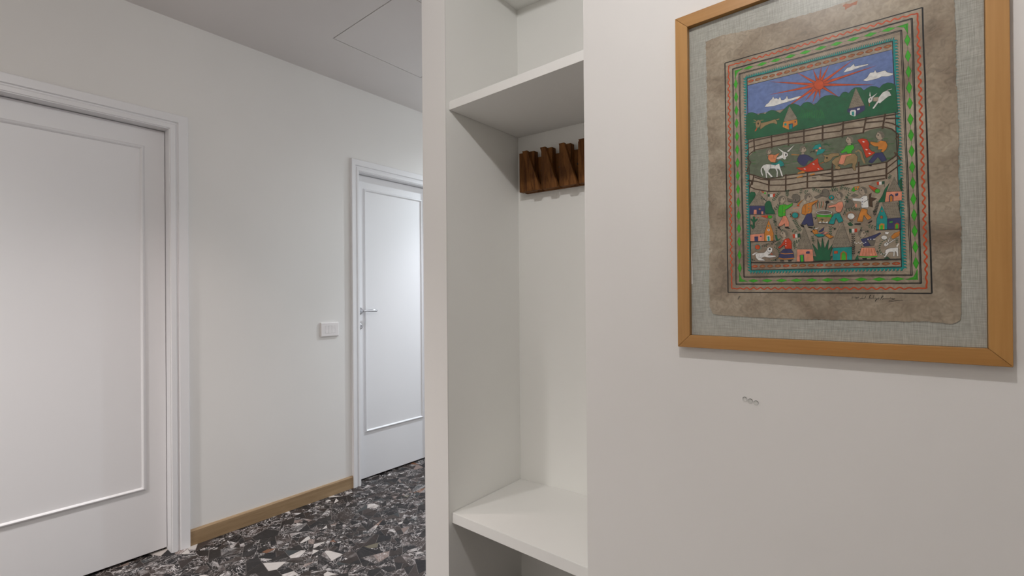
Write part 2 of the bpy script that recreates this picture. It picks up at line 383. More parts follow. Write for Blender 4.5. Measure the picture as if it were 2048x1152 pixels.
# ------------------------------------------------------------ doors
def casing(y0i, y1i, zi, w_l, w_r, w_t, parent):
    """door casing around opening y0i..y1i up to zi: flat outer band, groove, inner bead; three pieces"""
    def prof(w):     # (distance outward from the opening edge, height off the wall)
        g = w*.42
        return [(0, 0), (0, .014), (.003, .018), (g-.010, .018), (g-.004, .0115), (g+.001, .0115), (g+.005, .0195), (w-.0025, .0205), (w, .018), (w, 0)]
    def ring(yo, zo, wl, wr, wt, side):
        pass
    for side in ('left', 'right', 'top'):
        bm = bmesh.new()
        pl, pr_, pt = prof(w_l), prof(w_r), prof(w_t); n = len(pt)
        if side == 'top':
            a = [bm.verts.new((XL+pt[i][1], y0i-pl[i][0], zi+pt[i][0])) for i in range(n)]
            b_ = [bm.verts.new((XL+pt[i][1], y1i+pr_[i][0], zi+pt[i][0])) for i in range(n)]
        elif side == 'left':
            a = [bm.verts.new((XL+pl[i][1], y0i-pl[i][0], .001)) for i in range(n)]
            b_ = [bm.verts.new((XL+pl[i][1], y0i-pl[i][0], zi+pt[i][0])) for i in range(n)]
        else:
            a = [bm.verts.new((XL+pr_[i][1], y1i+pr_[i][0], .001)) for i in range(n)]
            b_ = [bm.verts.new((XL+pr_[i][1], y1i+pr_[i][0], zi+pt[i][0])) for i in range(n)]
        for i in range(n):
            j = (i+1) % n; bm.faces.new([a[i], a[j], b_[j], b_[i]])
        bm.faces.new(a[::-1]); bm.faces.new(b_)
        bmesh.ops.recalc_face_normals(bm, faces=bm.faces[:])
        link_mesh('casing', bm, M_door, parent)
REC = .0477
def door(n, y0, y1, zt, pan, w_l, w_r):
    root = empty('door_%d' % n, (0, 0, 0), kind='structure'); 
    casing(y0, y1, zt, w_l, w_r, .0745, root)
    # jambs and head lining the opening
    t = .003
    bm = bmesh.new(); xb = XL-WT
    box(bm, xb, XL+.0135, y0, y0+t, .001, zt); link_mesh('jamb', bm, M_door, root)
    bm = bmesh.new(); box(bm, xb, XL+.0135, y1-t, y1, .001, zt); link_mesh('jamb', bm, M_door, root)
    bm = bmesh.new(); box(bm, xb, XL+.0135, y0, y1, zt-t, zt); link_mesh('head_lining', bm, M_door, root)
    xf = XL-REC
    bm = bmesh.new(); box(bm, xf-.040, xf, y0+t+.0022, y1-t-.0022, .013, zt-t-.0028, .0012)
    leaf = link_mesh('door_leaf', bm, M_door, root)
    # panel moulding: one raised mitred frame
    a0, a1, c0, c1 = pan; w = .019
    pf = [(0, 0), (.003, .0035), (.008, .0085), (.012, .0095), (.016, .006), (w, 0)]   # inward distance, height
    bm = bmesh.new(); rings = []
    for (yy, zz, sy, sz) in ((a0, c0, 1, 1), (a1, c0, -1, 1), (a1, c1, -1, -1), (a0, c1, 1, -1)):
        rings.append([bm.verts.new((xf+h, yy+sy*d, zz+sz*d)) for d, h in pf])
    for i in range(4):
        A, B = rings[i], rings[(i+1) % 4]
        for k in range(len(pf)-1): bm.faces.new([A[k], A[k+1], B[k+1], B[k]])
    bmesh.ops.recalc_face_normals(bm, faces=bm.faces[:])
    link_mesh('panel_moulding', bm, M_door, leaf)
    bm = bmesh.new(); box(bm, xf-.0405, xf-.001, y0+t+.0001, y1-t-.0001, .0015, .0125); 
    # dark sheet behind the leaf, coloured as the shade in the gaps around it
    bm2 = bmesh.new(); box(bm2, XL-WT-.02, XL-WT+.02, y0, y1, .001, zt); link_mesh('door_stop', bm2, M_gap, root); bm.free()
    return root, leaf, xf
d1, leaf1, xf = door(1, D1[0], D1[1], D1[2], (.055, .648, .3226, 2.002), .077, .077)
d2, leaf2, xf = door(2, D2[0], D2[1], D2[2], (1.862, 2.379, .3226, 2.002), .055, .06)

# lever handle and lock rosette on door 2
HY, HZ = 1.829, 1.160
hd = empty('door_handle', (0, 0, 0)); hd.parent = leaf2; hd['label'] = 'chrome lever handle'
bm = bmesh.new(); lathe(bm, [(0, .0001), (.0255, .0001), (.0255, .003), (.023, .006), (.015, .010), (.0105, .018), (.009, .030), (.0085, .045), (0, .046)], (xf, HY, HZ), (1, 0, 0), 28)
link_mesh('rosette', bm, M_chrome, leaf2, True)
bm = bmesh.new()
path = [(0, .0075, .0075), (.010, .0088, .0085), (.022, .0078, .0075), (.034, .0070, .0070), (.050, .0080, .0078), (.075, .0095, .0085), (.095, .0095, .0085), (.102, .0080, .0070), (.106, .0095, .0085), (.113, .0085, .0075), (.118, .004, .004), (.119, .0005, .0005)]
rs = []
for d, rz, rx in path:
    bend = .002*math.sin(d/.12*math.pi)
    rs.append([bm.verts.new((xf+.043+rx*math.cos(t*math.pi/8), HY-.006+d, HZ+bend+rz*math.sin(t*math.pi/8))) for t in range(16)])
for A, B in zip(rs, rs[1:]):
    for i in range(16): bm.faces.new([A[i], A[(i+1) % 16], B[(i+1) % 16], B[i]])
bm.faces.new(rs[0][::-1]); bm.faces.new(rs[-1]); bmesh.ops.recalc_face_normals(bm, faces=bm.faces[:])
link_mesh('lever', bm, M_chrome, leaf2, True)
bpy.data.objects.remove(hd)
bm = bmesh.new(); lathe(bm, [(0, .0001), (.024, .0001), (.024, .004), (.021, .0075), (.016, .009), (0, .009)], (xf, HY, 1.058), (1, 0, 0), 28)
lk = link_mesh('lock_rosette', bm, M_chrome, leaf2, True)
bm = bmesh.new(); lathe(bm, [(.0075, .009), (.0085, .014), (.0075, .022), (0, .023)], (xf, HY, 1.058), (1, 0, 0), 16); box(bm, xf+.012, xf+.032, HY-.0025, HY+.0025, 1.050, 1.066, .001)
link_mesh('thumb_turn', bm, M_chrome, leaf2, True)

# ------------------------------------------------------------ light switch
sw = empty('light_switch', (XL, 1.580, 1.052), 'white plastic three-rocker light switch plate on the hall wall between the doors', 'light switch')
bm = bmesh.new()
fx = XL+.0105
# plate as a frame with a real opening for the rockers
def rect_ring(bm, x, yz_out, yz_in):
    pass
oy0, oy1, oz0, oz1 = 1.5195, 1.6405, 1.0075, 1.0965; iy0, iy1, iz0, iz1 = 1.5485, 1.6145, 1.0285, 1.0755
pf = [(0, XL+.0002, 0), (0, XL+.0075, 0), (.0022, fx-.0008, 0), (.0045, fx, 0)]
loops = []
for d, x, _ in pf: loops.append([bm.verts.new((x, y, z)) for y, z in ((oy0+d, oz0+d), (oy1-d, oz0+d), (oy1-d, oz1-d), (oy0+d, oz1-d))])
loops.append([bm.verts.new((fx, y, z)) for y, z in ((iy0, iz0), (iy1, iz0), (iy1, iz1), (iy0, iz1))])
loops.append([bm.verts.new((fx-.004, y, z)) for y, z in ((iy0, iz0), (iy1, iz0), (iy1, iz1), (iy0, iz1))])
for A, B in zip(loops, loops[1:]):
    for i in range(4): bm.faces.new([A[i], A[(i+1) % 4], B[(i+1) % 4], B[i]])
bm.faces.new(loops[-1]); bmesh.ops.recalc_face_normals(bm, faces=bm.faces[:])
rel(link_mesh('plate', bm, M_plastic), sw)
bw = (iy1-iy0)/3
for k in range(3):
    bm = bmesh.new(); y0 = iy0+k*bw+.0006; y1 = iy0+(k+1)*bw-.0006
    prism(bm, [(fx-.0038, iz0+.0006), (fx+.0004, iz0+.0006), (fx-.0002, (iz0+iz1)/2), (fx+.0010, iz1-.0006), (fx-.0038, iz1-.0006)], 1, y0, y1)
    rel(link_mesh('rocker', bm, M_plastic), sw)

# ------------------------------------------------------------ built-in niche unit
Z1T, Z1B, Z2T, Z2B = 1.9948, 1.9627, .4360, .3971
nu = empty('niche_shelving', ((XN0+XN1)/2, YB, 0), 'built-in open white wall niche with high shelf and low bench seat shelf', 'niche shelving')
LO = .0012
bm = bmesh.new(); box(bm, XN0-lin+.0006, XN0, YB+.0045, YK0+.002, LO, 2.549); rel(link_mesh('side_panel', bm, M_niche), nu)
bm = bmesh.new(); box(bm, XN1, XN1+lin-.0006, YB+.0045, YK1+.002, LO, 2.549); rel(link_mesh('side_panel', bm, M_niche), nu)
bm = bmesh.new(); sl = (YK1-YK0)/(XN1-XN0)
prism(bm, [(XN0, YK0), (XN1, YK1), (XN1, YK1+.011), (XN0, YK0+.011)], 2, LO, 2.549); rel(link_mesh('back_panel', bm, M_niche), nu)
bm = bmesh.new(); prism(bm, [(XN0, YB+.003), (XN1, YB+.003), (XN1, YK1-.0005), (XN0, YK0-.0005)], 2, 2.537, 2.549); rel(link_mesh('top_panel', bm, M_niche), nu)
YS = YB+.0178
for zb, zt_ in ((Z1B, Z1T), (Z2B, Z2T)):
    bm = bmesh.new(); prism(bm, [(XN0+.0012, YS), (XN1-.0012, YS), (XN1-.0012, YK1-.0006), (XN0+.0012, YK0-.0006)], 2, zb, zt_, .0008)
    rel(link_mesh('shelf', bm, M_shelf), nu)

# ------------------------------------------------------------ coat rack
def yk(x): return YK0+(x-XN0)*sl
ang = math.atan(sl)
rk = empty('coat_rack', (-1.0, yk(-1.0), 1.70), 'dark walnut wall coat rack of upright blocks and slanted slats under the high shelf', 'coat rack')
def rackpart(name, pts, d0, d1, bev=.0008):
    """pts in (x, z); d = distance off the back panel"""
    bm = bmesh.new(); prism(bm, pts, 1, -d1, -d0, bev)
    for v in bm.verts: v.co.y += yk(v.co.x)
    return rel(link_mesh(name, bm, M_walnut), rk)
rackpart('back_rail', [(-1.268, 1.704), (-.742, 1.704), (-.742, 1.853), (-1.268, 1.853)], .0008, .018)
units = [(-1.2767, -1.2005, -1.2395, -1.178)] + [(-1.1664+.0862*k, -1.1130+.0862*k, -1.1500+.0862*k*1.03, -1.0960+.0862*k*1.02) for k in range(5)]
for a, b_, ct, cb in units:
    rackpart('upright_block', [(a, 1.7055), (b_, 1.7055), (b_, 1.8745), (a, 1.8745)], .0182, .046)
    h = .0125
    rackpart('slanted_slat', [(cb-h-.004, 1.7015), (cb+h+.004, 1.7015), (ct+h, 1.8775), (ct-h, 1.8775)], .0462, .0600)
for k, (a, b_, ct, cb) in enumerate(units[:-1]):
    xm = b_+.010+(units[k+1][0]-b_)*.25
    bm = bmesh.new(); lathe(bm, [(0, 0), (.0042, 0), (.0042, .004), (.003, .0055), (0, .0055)], (xm, yk(xm)-.0182, 1.792), (0, -1, 0), 12)
    rel(link_mesh('screw', bm, M_hole), rk)  # black buttons stand in for dark holes in the rail

# ------------------------------------------------------------ clear adhesive hooks
for x, z, lab in ((-.2855, 1.0051, 'clear round stick-on dot under the picture, upper left of the three in a row'),
                  (-.2733, 1.0022, 'clear round stick-on dot under the picture, middle of the three in a row'),
                  (-.2611, .9993, 'clear round stick-on dot under the picture, lower right of the three in a row')):
    bm = bmesh.new(); lathe(bm, [(0, .0003), (.0056, .0003), (.0056, .0012), (.0050, .0026), (.0036, .0036), (.0018, .0041), (0, .0042)], (0, 0, 0), (0, -1, 0), 24)
    o = link_mesh('adhesive_dot', bm, M_clear, None, True); o.location = (x, YB, z)
    o['label'] = lab; o['category'] = 'wall dot'; o['group'] = 'clear dots below the picture'

# ------------------------------------------------------------ framed bark painting
FX0, FX1, FZ0, FZ1 = -.4366, .1545, 1.1224, 1.9575
fw = .0305; FD = .022
pic = empty('framed_picture', ((FX0+FX1)/2, YB, (FZ0+FZ1)/2), 'large bark-paper folk painting of village and bullring in honey wood frame under glass', 'picture')
def rail(pts, axis_mat):
    bm = bmesh.new(); prism(bm, pts, 1, YB-FD, YB-.0006, .0007)
    return rel(link_mesh('frame_rail', bm, M_beech[axis_mat]), pic)
e = .00015
rail([(FX0, FZ1), (FX0+fw, FZ1-fw), (FX1-fw, FZ1-fw), (FX1, FZ1)], 0)
rail([(FX0, FZ0), (FX0+fw, FZ0+fw), (FX1-fw, FZ0+fw), (FX1, FZ0)], 0)
rail([(FX0, FZ0+e*3), (FX0+fw-e, FZ0+fw+e*2), (FX0+fw-e, FZ1-fw-e*2), (FX0, FZ1-e*3)], 2)
rail([(FX1, FZ0+e*3), (FX1-fw+e, FZ0+fw+e*2), (FX1-fw+e, FZ1-fw-e*2), (FX1, FZ1-e*3)], 2)
bm = bmesh.new(); box(bm, FX0+fw-.004+.0045, FX1-fw-.0005, YB-.0085, YB-.004, FZ0+fw+.0005, FZ1-fw-.0005)
rel(link_mesh('linen_mount', bm, M_linen), pic)
bm = bmesh.new(); v = [bm.verts.new((x, YB-.0150, z)) for x, z in ((FX0+fw+.0003, FZ0+fw+.0003), (FX1-fw-.0003, FZ0+fw+.0003), (FX1-fw-.0003, FZ1-fw-.0003), (FX0+fw+.0003, FZ1-fw-.0003))]
bm.faces.new(v); rel(link_mesh('glass_pane', bm, M_glass), pic)
bm = bmesh.new(); prism(bm, [(FX0+fw+.0006, 1.281), (FX0+fw+.0036, 1.281), (FX0+fw+.0028, 1.335), (FX0+fw+.0008, 1.382)], 1, YB-.0092, YB-.0086)  # added white sliver, a small reflection put in as colour beside the mount
rel(link_mesh('paper_slip', bm, M_plastic), pic)
# bark paper with torn edge
outl = [(-365.5, 1880.6), (-340, 1882), (-331.4, 1882.7), (-270, 1874), (-205.9, 1868.6), (-150, 1866), (-96.6, 1864.9), (-40, 1866), (20, 1868), (80, 1866), (84, 1800), (86, 1740), (85.6, 1660.9), (88.5, 1560), (88, 1450), (90.5, 1380), (89.5, 1277.8), (89.5, 1215), (88.3, 1203.3), (77.3, 1195.5),
        (40, 1199), (1.2, 1198.1), (-40, 1197.5), (-79.4, 1198.9), (-169.4, 1198.8), (-230, 1199.5), (-292.1, 1201.7), (-335, 1203.5), (-354.7, 1207.4), (-361, 1222), (-362.2, 1290.2), (-360, 1400), (-362, 1500), (-361, 1600), (-364, 1700), (-364, 1800)]
rp = random.Random(4); dense = []
for i in range(len(outl)):
    a, b_ = outl[i], outl[(i+1) % len(outl)]; L_ = math.dist(a, b_); n = max(1, int(L_/4.5))
    for k in range(n):
        t = k/n; j = 1.1 if k else .4
        dense.append(((a[0]+(b_[0]-a[0])*t+rp.uniform(-j, j))/1000, (a[1]+(b_[1]-a[1])*t+rp.uniform(-j, j))/1000))
bm = bmesh.new(); prism(bm, dense, 1, YB-.0100, YB-.0086)
sheet = rel(link_mesh('bark_paper', bm, M_bark), pic); sheet['label'] = 'brown bark-paper sheet with torn edges'

PAL = dict(K=(.018, .017, .016), B=(.075, .042, .025), O=(.60, .22, .035), o2=(0, 0, 0), O2=(.68, .235, .10), R=(.56, .045, .012), G=(.015, .12, .052), g=(.055, .42, .025),
           T=(.012, .27, .25), N=(.045, .047, .13), P=(.72, .27, .17), W=(.76, .74, .72), S=(.14, .20, .42), D=(.54, .075, .018), C=(.31, .21, .10), y=(.17, .145, .115),
           f=(.42, .335, .255), h=(.27, .225, .17), q=(.22, .185, .145), f2=(.38, .11, .03), k=(.025, .085, .045), r=(.125, .150, .098), r2=(.165, .165, .125), r3=(.075, .16, .06), g2=(.02, .17, .045))
ART = """P S 1 -271.9 1745 -7.2 1739.9 -1.2 1658.7 -274.6 1674.2
P W 1 -236 1684.6 -232.4 1690.1 -227.4 1691.9 -224.5 1696.7 -220.9 1698.9 -218.1 1704.8 -215.3 1698.2 -211.1 1698.6 -207.7 1694.6 -204.2 1700.4 -201.5 1691.3 -196.7 1690.5 -193.2 1693 -190.5 1698.5 -187.8 1690 -180.4 1690.3 -169.7 1691.2 -156.5 1689.9 -161.8 1686 -172.4 1685.8 -191.3 1683.9 -203.6 1683.3 -216.2 1681.8 -227.4 1683.2
P W 1 -87.3 1718.4 -79.8 1726.7 -75.2 1726.1 -68.5 1731.3 -67.3 1725.2 -57.5 1724.6 -44 1723.5 -45.9 1720.9 -54.9 1720.6 -66.7 1719.4 -73.3 1718.2
P W 1 -54.5 1692.3 -47.4 1695.8 -42.2 1704.6 -35.9 1703.5 -34 1708.4 -31.5 1701.3 -24.7 1701.6 -17.9 1701.8 -14.8 1697 -5.1 1691.7 -6.4 1688.9 -14.9 1688.4 -23.5 1691 -29.8 1688.9 -42.4 1688.7 -48.7 1689
P D 1 -134.9 1710.1 -227 1740.7 -135.3 1703.9
P D 1 -135.5 1708.6 -227.2 1710.2 -134.6 1702.1
P D 1 -135.8 1705.9 -203.8 1666.1 -132.8 1699.9
P D 1 -135.4 1704.1 -157.3 1675.6 -131.4 1698.9
P D 1 -134.3 1701.7 -142.5 1667.9 -129.3 1698.2
P D 1 -132.4 1699.6 -128.4 1673.9 -127.1 1698.5
P D 1 -133.1 1711.7 -171.9 1745.4 -135.8 1707
P D 1 -129.3 1711.6 -141.2 1744.1 -134.3 1710.8
P D 1 -126.8 1709.7 -125.4 1744.1 -132 1712
P D 1 -125.4 1707.6 -110.4 1743.9 -130.1 1711.9
P D 1 -124.5 1704.5 -66.5 1741.7 -127.5 1710.4
P D 1 -124.5 1702.4 -30.2 1715.9 -126.1 1708.8
P D 1 -125.1 1700.5 -34.9 1677.7 -125 1706.8
P D 1 -127.2 1698.5 -94.4 1668.3 -124.4 1703
P D 1 -120.8 1702.4 -121.7 1697.9 -124.3 1694.8 -128.1 1693.7 -132.2 1694.9 -136 1698.1 -138.6 1702.7 -139.5 1707.8 -138.5 1712.4 -135.8 1715.5 -132.1 1716.5 -127.9 1715.3 -124.2 1712.1 -121.7 1707.5
P G 1 -274.5 1675 -269.7 1679.5 -262.3 1679 -255 1675 -249.1 1669.8 -244.8 1671.6 -238.3 1670.8 -234.7 1668.3 -229 1672.5 -221.8 1674.1 -214.8 1671.2 -209.3 1666.7 -204.5 1662.3 -192.7 1672.6 -185.9 1677 -177.8 1677.2 -169.8 1672.1 -164.6 1667.6 -159.3 1673.1 -152.8 1674.1 -146.3 1671.2 -139.9 1664.2 -133.5 1667.8 -127.2 1675.1 -119.6 1678.2 -110.4 1677.2 -106 1676.4 -97.8 1671.2 -93.8 1669.2 -88.3 1676.8 -82.9 1676.6 -77.6 1672.2 -73.6 1677.6 -67 1681.4 -57.8 1678.8 -52.7 1670.9 -47.6 1674.2 -41.2 1676.4 -32.4 1673.1 -27.4 1668.5 -22.4 1674.1 -15 1675.9 -7.7 1673 -2.3 1667.5 -0.1 1636.6 1.1 1614.6 1.5 1613.1 -50.2 1614.9 -88.5 1615.4 -128.9 1616.6 -158.5 1615.3 -191 1615.9 -222.2 1616.2 -258.7 1616.8 -275.4 1617.6
L k 0.8 -249.1 1669.8 -241.9 1662.9 -236.2 1658.3
L k 0.8 -164.6 1667.6 -152.9 1656.2 -142.6 1650.5
L k 0.8 -204.5 1662.3 -209.4 1658
L k 0.8 -93.8 1669.2 -83 1658.9
L k 0.8 -52.7 1670.9 -47.7 1657.4 -45.3 1639.2
L k 0.8 -139.9 1664.2 -133.6 1658.8 -131.1 1650.6
L k 0.8 -27.4 1668.5 -31.2 1662.4
L g2 1.2 -162 1660.1 -166.1 1641.2
L g2 1.2 -159.1 1658.2 -162.6 1640.3
L g2 1.2 -156.3 1656.4 -159 1639.4
L g2 1.2 -153.4 1657.8 -155.5 1638.6
L g2 1.2 -150.6 1656.1 -152 1637.7
L g2 1.2 -147.7 1654.3 -148.5 1636.9
L g2 1.2 -144.9 1655.7 -145 1636
L g2 1.2 -142.1 1653.9 -141.6 1635.2
L g2 1.2 -139.3 1652.1 -138.1 1634.3
L g2 1.2 -136.4 1653.5 -134.7 1633.5
L g2 1.2 -133.7 1651.7 -131.3 1632.7
L g2 1.2 -130.9 1650 -127.9 1631.8
L g2 1.2 -128.1 1651.4 -124.5 1631
L g2 1.2 -125.3 1649.6 -121.1 1630.2
P h 1 -185.9 1674 -171.2 1643.2 -174.4 1641 -184.4 1640.6 -194.6 1641.1 -197.4 1643.7
L K 0.42 -186.3 1672.3 -185.1 1671.7
L K 0.42 -187 1669.4 -183.9 1669
L K 0.42 -188 1666.5 -185.9 1666.4
L K 0.42 -184.8 1666.3 -182.8 1666.3
L K 0.42 -188.5 1663.7 -186 1663.6
L K 0.42 -184.3 1663.5 -181.6 1663.4
L K 0.42 -189.9 1661.2 -187.1 1660.6
L K 0.42 -186.1 1660.8 -184 1660.7
L K 0.42 -182.6 1660.9 -180.3 1660.2
L K 0.42 -190.9 1658.3 -188.6 1658
L K 0.42 -187.7 1657.9 -185.6 1658.1
L K 0.42 -184.3 1658.2 -182.2 1657.5
L K 0.42 -181.1 1657.6 -178.8 1657.8
L K 0.42 -191.6 1655.3 -188.9 1655.4
L K 0.42 -188 1655.2 -185.3 1655.2
L K 0.42 -184.2 1655.2 -181.7 1654.9
L K 0.42 -180.4 1654.7 -177.9 1655.1
L K 0.42 -192.5 1652.8 -190.3 1652.4
L K 0.42 -189 1652.8 -186.6 1652.1
L K 0.42 -185.6 1652.1 -183.6 1652.5
L K 0.42 -182.2 1652.1 -179.7 1652.2
L K 0.42 -178.9 1651.8 -176.5 1652.2
L K 0.42 -193.7 1650 -191.4 1649.7
L K 0.42 -190.3 1649.9 -188.2 1649.5
L K 0.42 -187.3 1649.6 -184.7 1649.6
L K 0.42 -183.7 1649.6 -181.6 1649.3
L K 0.42 -180.7 1649.1 -178.2 1649.5
L K 0.42 -177.2 1649.2 -175.2 1649.2
L K 0.42 -194.4 1647.2 -192.2 1646.9
L K 0.42 -191 1647 -188.4 1646.8
L K 0.42 -187.1 1647 -184.6 1646.5
L K 0.42 -183.7 1646.4 -181.2 1646.8
L K 0.42 -179.9 1646.3 -177.6 1646.6
L K 0.42 -176.5 1646.2 -174.2 1646.5
L K 0.42 -195.7 1644.1 -193 1644.5
L K 0.42 -192.1 1644.5 -189.8 1643.8
L K 0.42 -188.8 1643.8 -186.1 1644.2
L K 0.42 -185.3 1643.8 -182.9 1643.9
L K 0.42 -181.8 1643.5 -179.7 1644
L K 0.42 -178.3 1643.4 -176.2 1643.8
L K 0.42 -175 1643.4 -172.4 1643.6
P O 1 -197.8 1641.3 -171.2 1640.7 -170.5 1628.6 -187.1 1620.9 -199.9 1630.1
P N 0 -187.7 1634.1 -179.4 1633.6 -179.5 1622.3 -187.1 1621.6
P T 0 -186 1631.8 -180.7 1632 -180.8 1622.7 -186.1 1622.2
P T 0 -191.5 1634 -191.7 1632.8 -192.5 1631.9 -193.5 1631.6 -194.6 1631.9 -195.6 1632.7 -196.4 1633.8 -196.6 1635.2 -196.3 1636.4 -195.6 1637.2 -194.6 1637.5 -193.4 1637.3 -192.4 1636.5 -191.7 1635.3
P N 0 -176.3 1637.2 -173.4 1637.2 -173.4 1634.3 -176.3 1634.3
P h 1 -65.7 1680.5 -51.7 1640.1 -63.4 1639.1 -78.5 1640.6
L K 0.42 -66.1 1678.2 -65 1678.2
L K 0.42 -66.6 1674.6 -64 1675.1
L K 0.42 -67.8 1671.6 -65.7 1671.6
L K 0.42 -64.9 1671.2 -62.8 1671.7
L K 0.42 -68.6 1668.7 -65.9 1668
L K 0.42 -64.5 1668.1 -61.9 1668.1
L K 0.42 -69.9 1665.1 -67.4 1665.1
L K 0.42 -66.5 1664.8 -64.2 1665
L K 0.42 -63 1664.7 -60.7 1664.8
L K 0.42 -70.7 1662.2 -68.6 1661.5
L K 0.42 -67.8 1661.5 -65.9 1661.9
L K 0.42 -64.7 1661.8 -62.8 1661.3
L K 0.42 -61.8 1661.4 -59.6 1661.3
L K 0.42 -71.9 1658.8 -69.2 1658.3
L K 0.42 -68.2 1658.2 -65.5 1658.6
L K 0.42 -64.4 1658.2 -62 1658.2
L K 0.42 -61.2 1658 -58.7 1658
L K 0.42 -72.6 1655.6 -70.7 1655
L K 0.42 -69.3 1654.9 -67.2 1655.3
L K 0.42 -66.2 1655.1 -64.1 1654.8
L K 0.42 -63.1 1654.8 -60.8 1654.8
L K 0.42 -59.5 1654.7 -57.3 1654.6
L K 0.42 -73.9 1652.4 -71.5 1651.6
L K 0.42 -70.9 1651.9 -68.6 1651.9
L K 0.42 -67.5 1651.6 -65.5 1651.9
L K 0.42 -64.4 1651.4 -62.3 1651.8
L K 0.42 -61.5 1651.3 -59.3 1651.6
L K 0.42 -58.6 1651.4 -56.3 1651.2
L K 0.42 -74.7 1648.5 -72.6 1648.9
L K 0.42 -71.4 1648.6 -69 1648.5
L K 0.42 -67.9 1648.3 -65.4 1648.6
L K 0.42 -64.3 1648 -62.2 1648.5
L K 0.42 -61 1648.4 -58.5 1647.9
L K 0.42 -57.6 1647.9 -55.2 1648
L K 0.42 -76 1645.3 -73.6 1645.6
L K 0.42 -72.5 1645.6 -70.6 1645
L K 0.42 -69.4 1645 -67.3 1645.4
L K 0.42 -65.9 1645 -63.7 1645
L K 0.42 -62.8 1645.2 -60.6 1644.6
L K 0.42 -59.4 1644.6 -57.5 1644.9
L K 0.42 -56.4 1644.8 -54.3 1644.5
L K 0.42 -77 1642.5 -74.6 1641.8
L K 0.42 -73.8 1642.1 -71.7 1642
L K 0.42 -70.8 1642 -68.4 1641.8
L K 0.42 -67.4 1642 -65.5 1641.6
L K 0.42 -64.4 1641.4 -62.4 1641.9
L K 0.42 -61.4 1641.3 -59.4 1641.8
L K 0.42 -58.3 1641.3 -55.9 1641.5
L K 0.42 -55 1641.4 -53.1 1641.2
P N 1 -79.9 1640.1 -51 1639.9 -51.1 1630.3 -66.1 1622.8 -80.6 1633.7
P W 0 -75.9 1633.4 -73.9 1636.1 -67.3 1634.9 -66 1631.7 -66.8 1622.1 -68.7 1621.7 -74.6 1625.7 -76 1626.9
P T 0 -73.3 1632.7 -68.9 1632.1 -69 1622.7 -72.9 1625.3
P W 0 -64 1636.4 -59.5 1636.8 -59.2 1633.5 -63.7 1633
P W 1 -29.4 1649.3 -22.5 1658.4 -16.3 1660.6 -11.5 1656.9 -8.5 1648.3 -12.8 1647.9 -16.5 1645.7 -23.9 1639.9 -27 1636.8 -28.9 1639.6 -36.5 1628.9 -39.3 1630.4 -32.6 1640.6 -31.4 1642.7
P f 1 -37.6 1652.3 -28.8 1651.5 -30.1 1642.3 -37.6 1644.3
P W 1 -45.4 1652 -41.3 1655.7 -37.6 1651.5 -38.9 1645.5 -44.2 1642.1 -46 1647.4
P W 1 -43.9 1656.4 -42.5 1666.4 -41.1 1655.9
P W 1 -41.1 1654 -30 1660 -38.6 1651
P W 1 -16.3 1661.1 -8 1662.2 -7.8 1660.5 -15.1 1659.8
P K 0 -40.9 1650 -41 1649.4 -41.3 1649 -41.8 1648.8 -42.3 1649 -42.7 1649.4 -43.1 1650 -43.2 1650.6 -43 1651.2 -42.7 1651.6 -42.3 1651.8 -41.8 1651.6 -41.3 1651.2 -41 1650.6
L D 1 -44 1642 -43.8 1636.4
P C 1 -254.2 1655.2 -249.4 1658.5 -244 1655 -243.4 1649.5 -246.8 1640.6 -253 1639.7 -255 1647.8
P C 1 -244 1649.7 -232.6 1649.2 -221.9 1650.4 -214 1651.4 -210.1 1643.1 -210.8 1638.1 -218 1643.5 -224.6 1643.6 -234 1641.3 -244.8 1634.8 -245.5 1639.5
P C 1 -212.7 1650.8 -205.9 1651.2 -205.9 1648 -210.7 1647.7
P D 0 -253 1639.7 -250.9 1639.3 -254.1 1633.2 -257.2 1633.9
P K 0 -247.6 1649.3 -247.7 1648.2 -248.2 1647.4 -248.9 1647 -249.6 1647.2 -250.3 1647.8 -250.7 1648.9 -250.9 1650.1 -250.7 1651.3 -250.2 1652.1 -249.6 1652.5 -248.8 1652.3 -248.2 1651.6 -247.7 1650.6
L C 1.3 -253.5 1657.3 -259 1660.9
L C 1.3 -244.7 1655.9 -237.9 1655
L C 1 -254.3 1653.6 -259.1 1654.8
P r 0 -273.6 1564.9 -273 1573.9 -269.4 1577.8 -256.2 1588.6 -222.4 1588.8 -188.7 1589.2 -158.7 1585.3 -123.9 1584.4 -93.6 1584.7 -88.8 1585.3 -54.7 1584.5 -41.9 1588.2 -24.1 1588.4 -8.8 1580.6 0.7 1569.4 1 1552.6 -0.6 1533.5 -9.2 1523.6 -16.4 1517.1 -38.2 1516.5 -61.7 1516.4 -106.4 1516.5 -107 1519.4 -142.2 1519.2 -194.3 1519.5 -204.7 1515.3 -231 1517.8 -258 1530.4 -272.6 1538.7 -274.3 1552.7
L r3 1.6 -157.7 1546 -142 1544.9
L r2 1.6 -138.7 1535 -132.4 1534.5
L r3 1.6 -106.4 1545.8 -90.5 1542.5
L r2 1.6 -183.3 1574.3 -170.2 1572.6
L r3 1.6 -264.8 1584.8 -254 1584.6
L r2 1.6 -134.2 1573.3 -118.9 1569.9
L r3 1.6 -158.3 1577.7 -152.2 1578.1
L r2 1.6 -228.7 1580.9 -209.2 1578.7
L r3 1.6 -214.8 1539.7 -201.3 1538.5
L r2 1.6 -229.9 1542.1 -214.2 1541.3
L r3 1.6 -114 1564.1 -104 1561.9
L r2 1.6 -240.2 1590.3 -229.5 1589.1
L r3 1.6 -266.9 1559.8 -255.3 1557.9
L r2 1.6 -125.9 1556.2 -116.3 1554.9
L r3 1.6 -144 1579.6 -126.5 1575.5
L r2 1.6 -137 1538.8 -130.9 1539.1
L r3 1.6 -201.2 1558.7 -194.6 1557
L r2 1.6 -234.2 1541.7 -224.9 1541.5
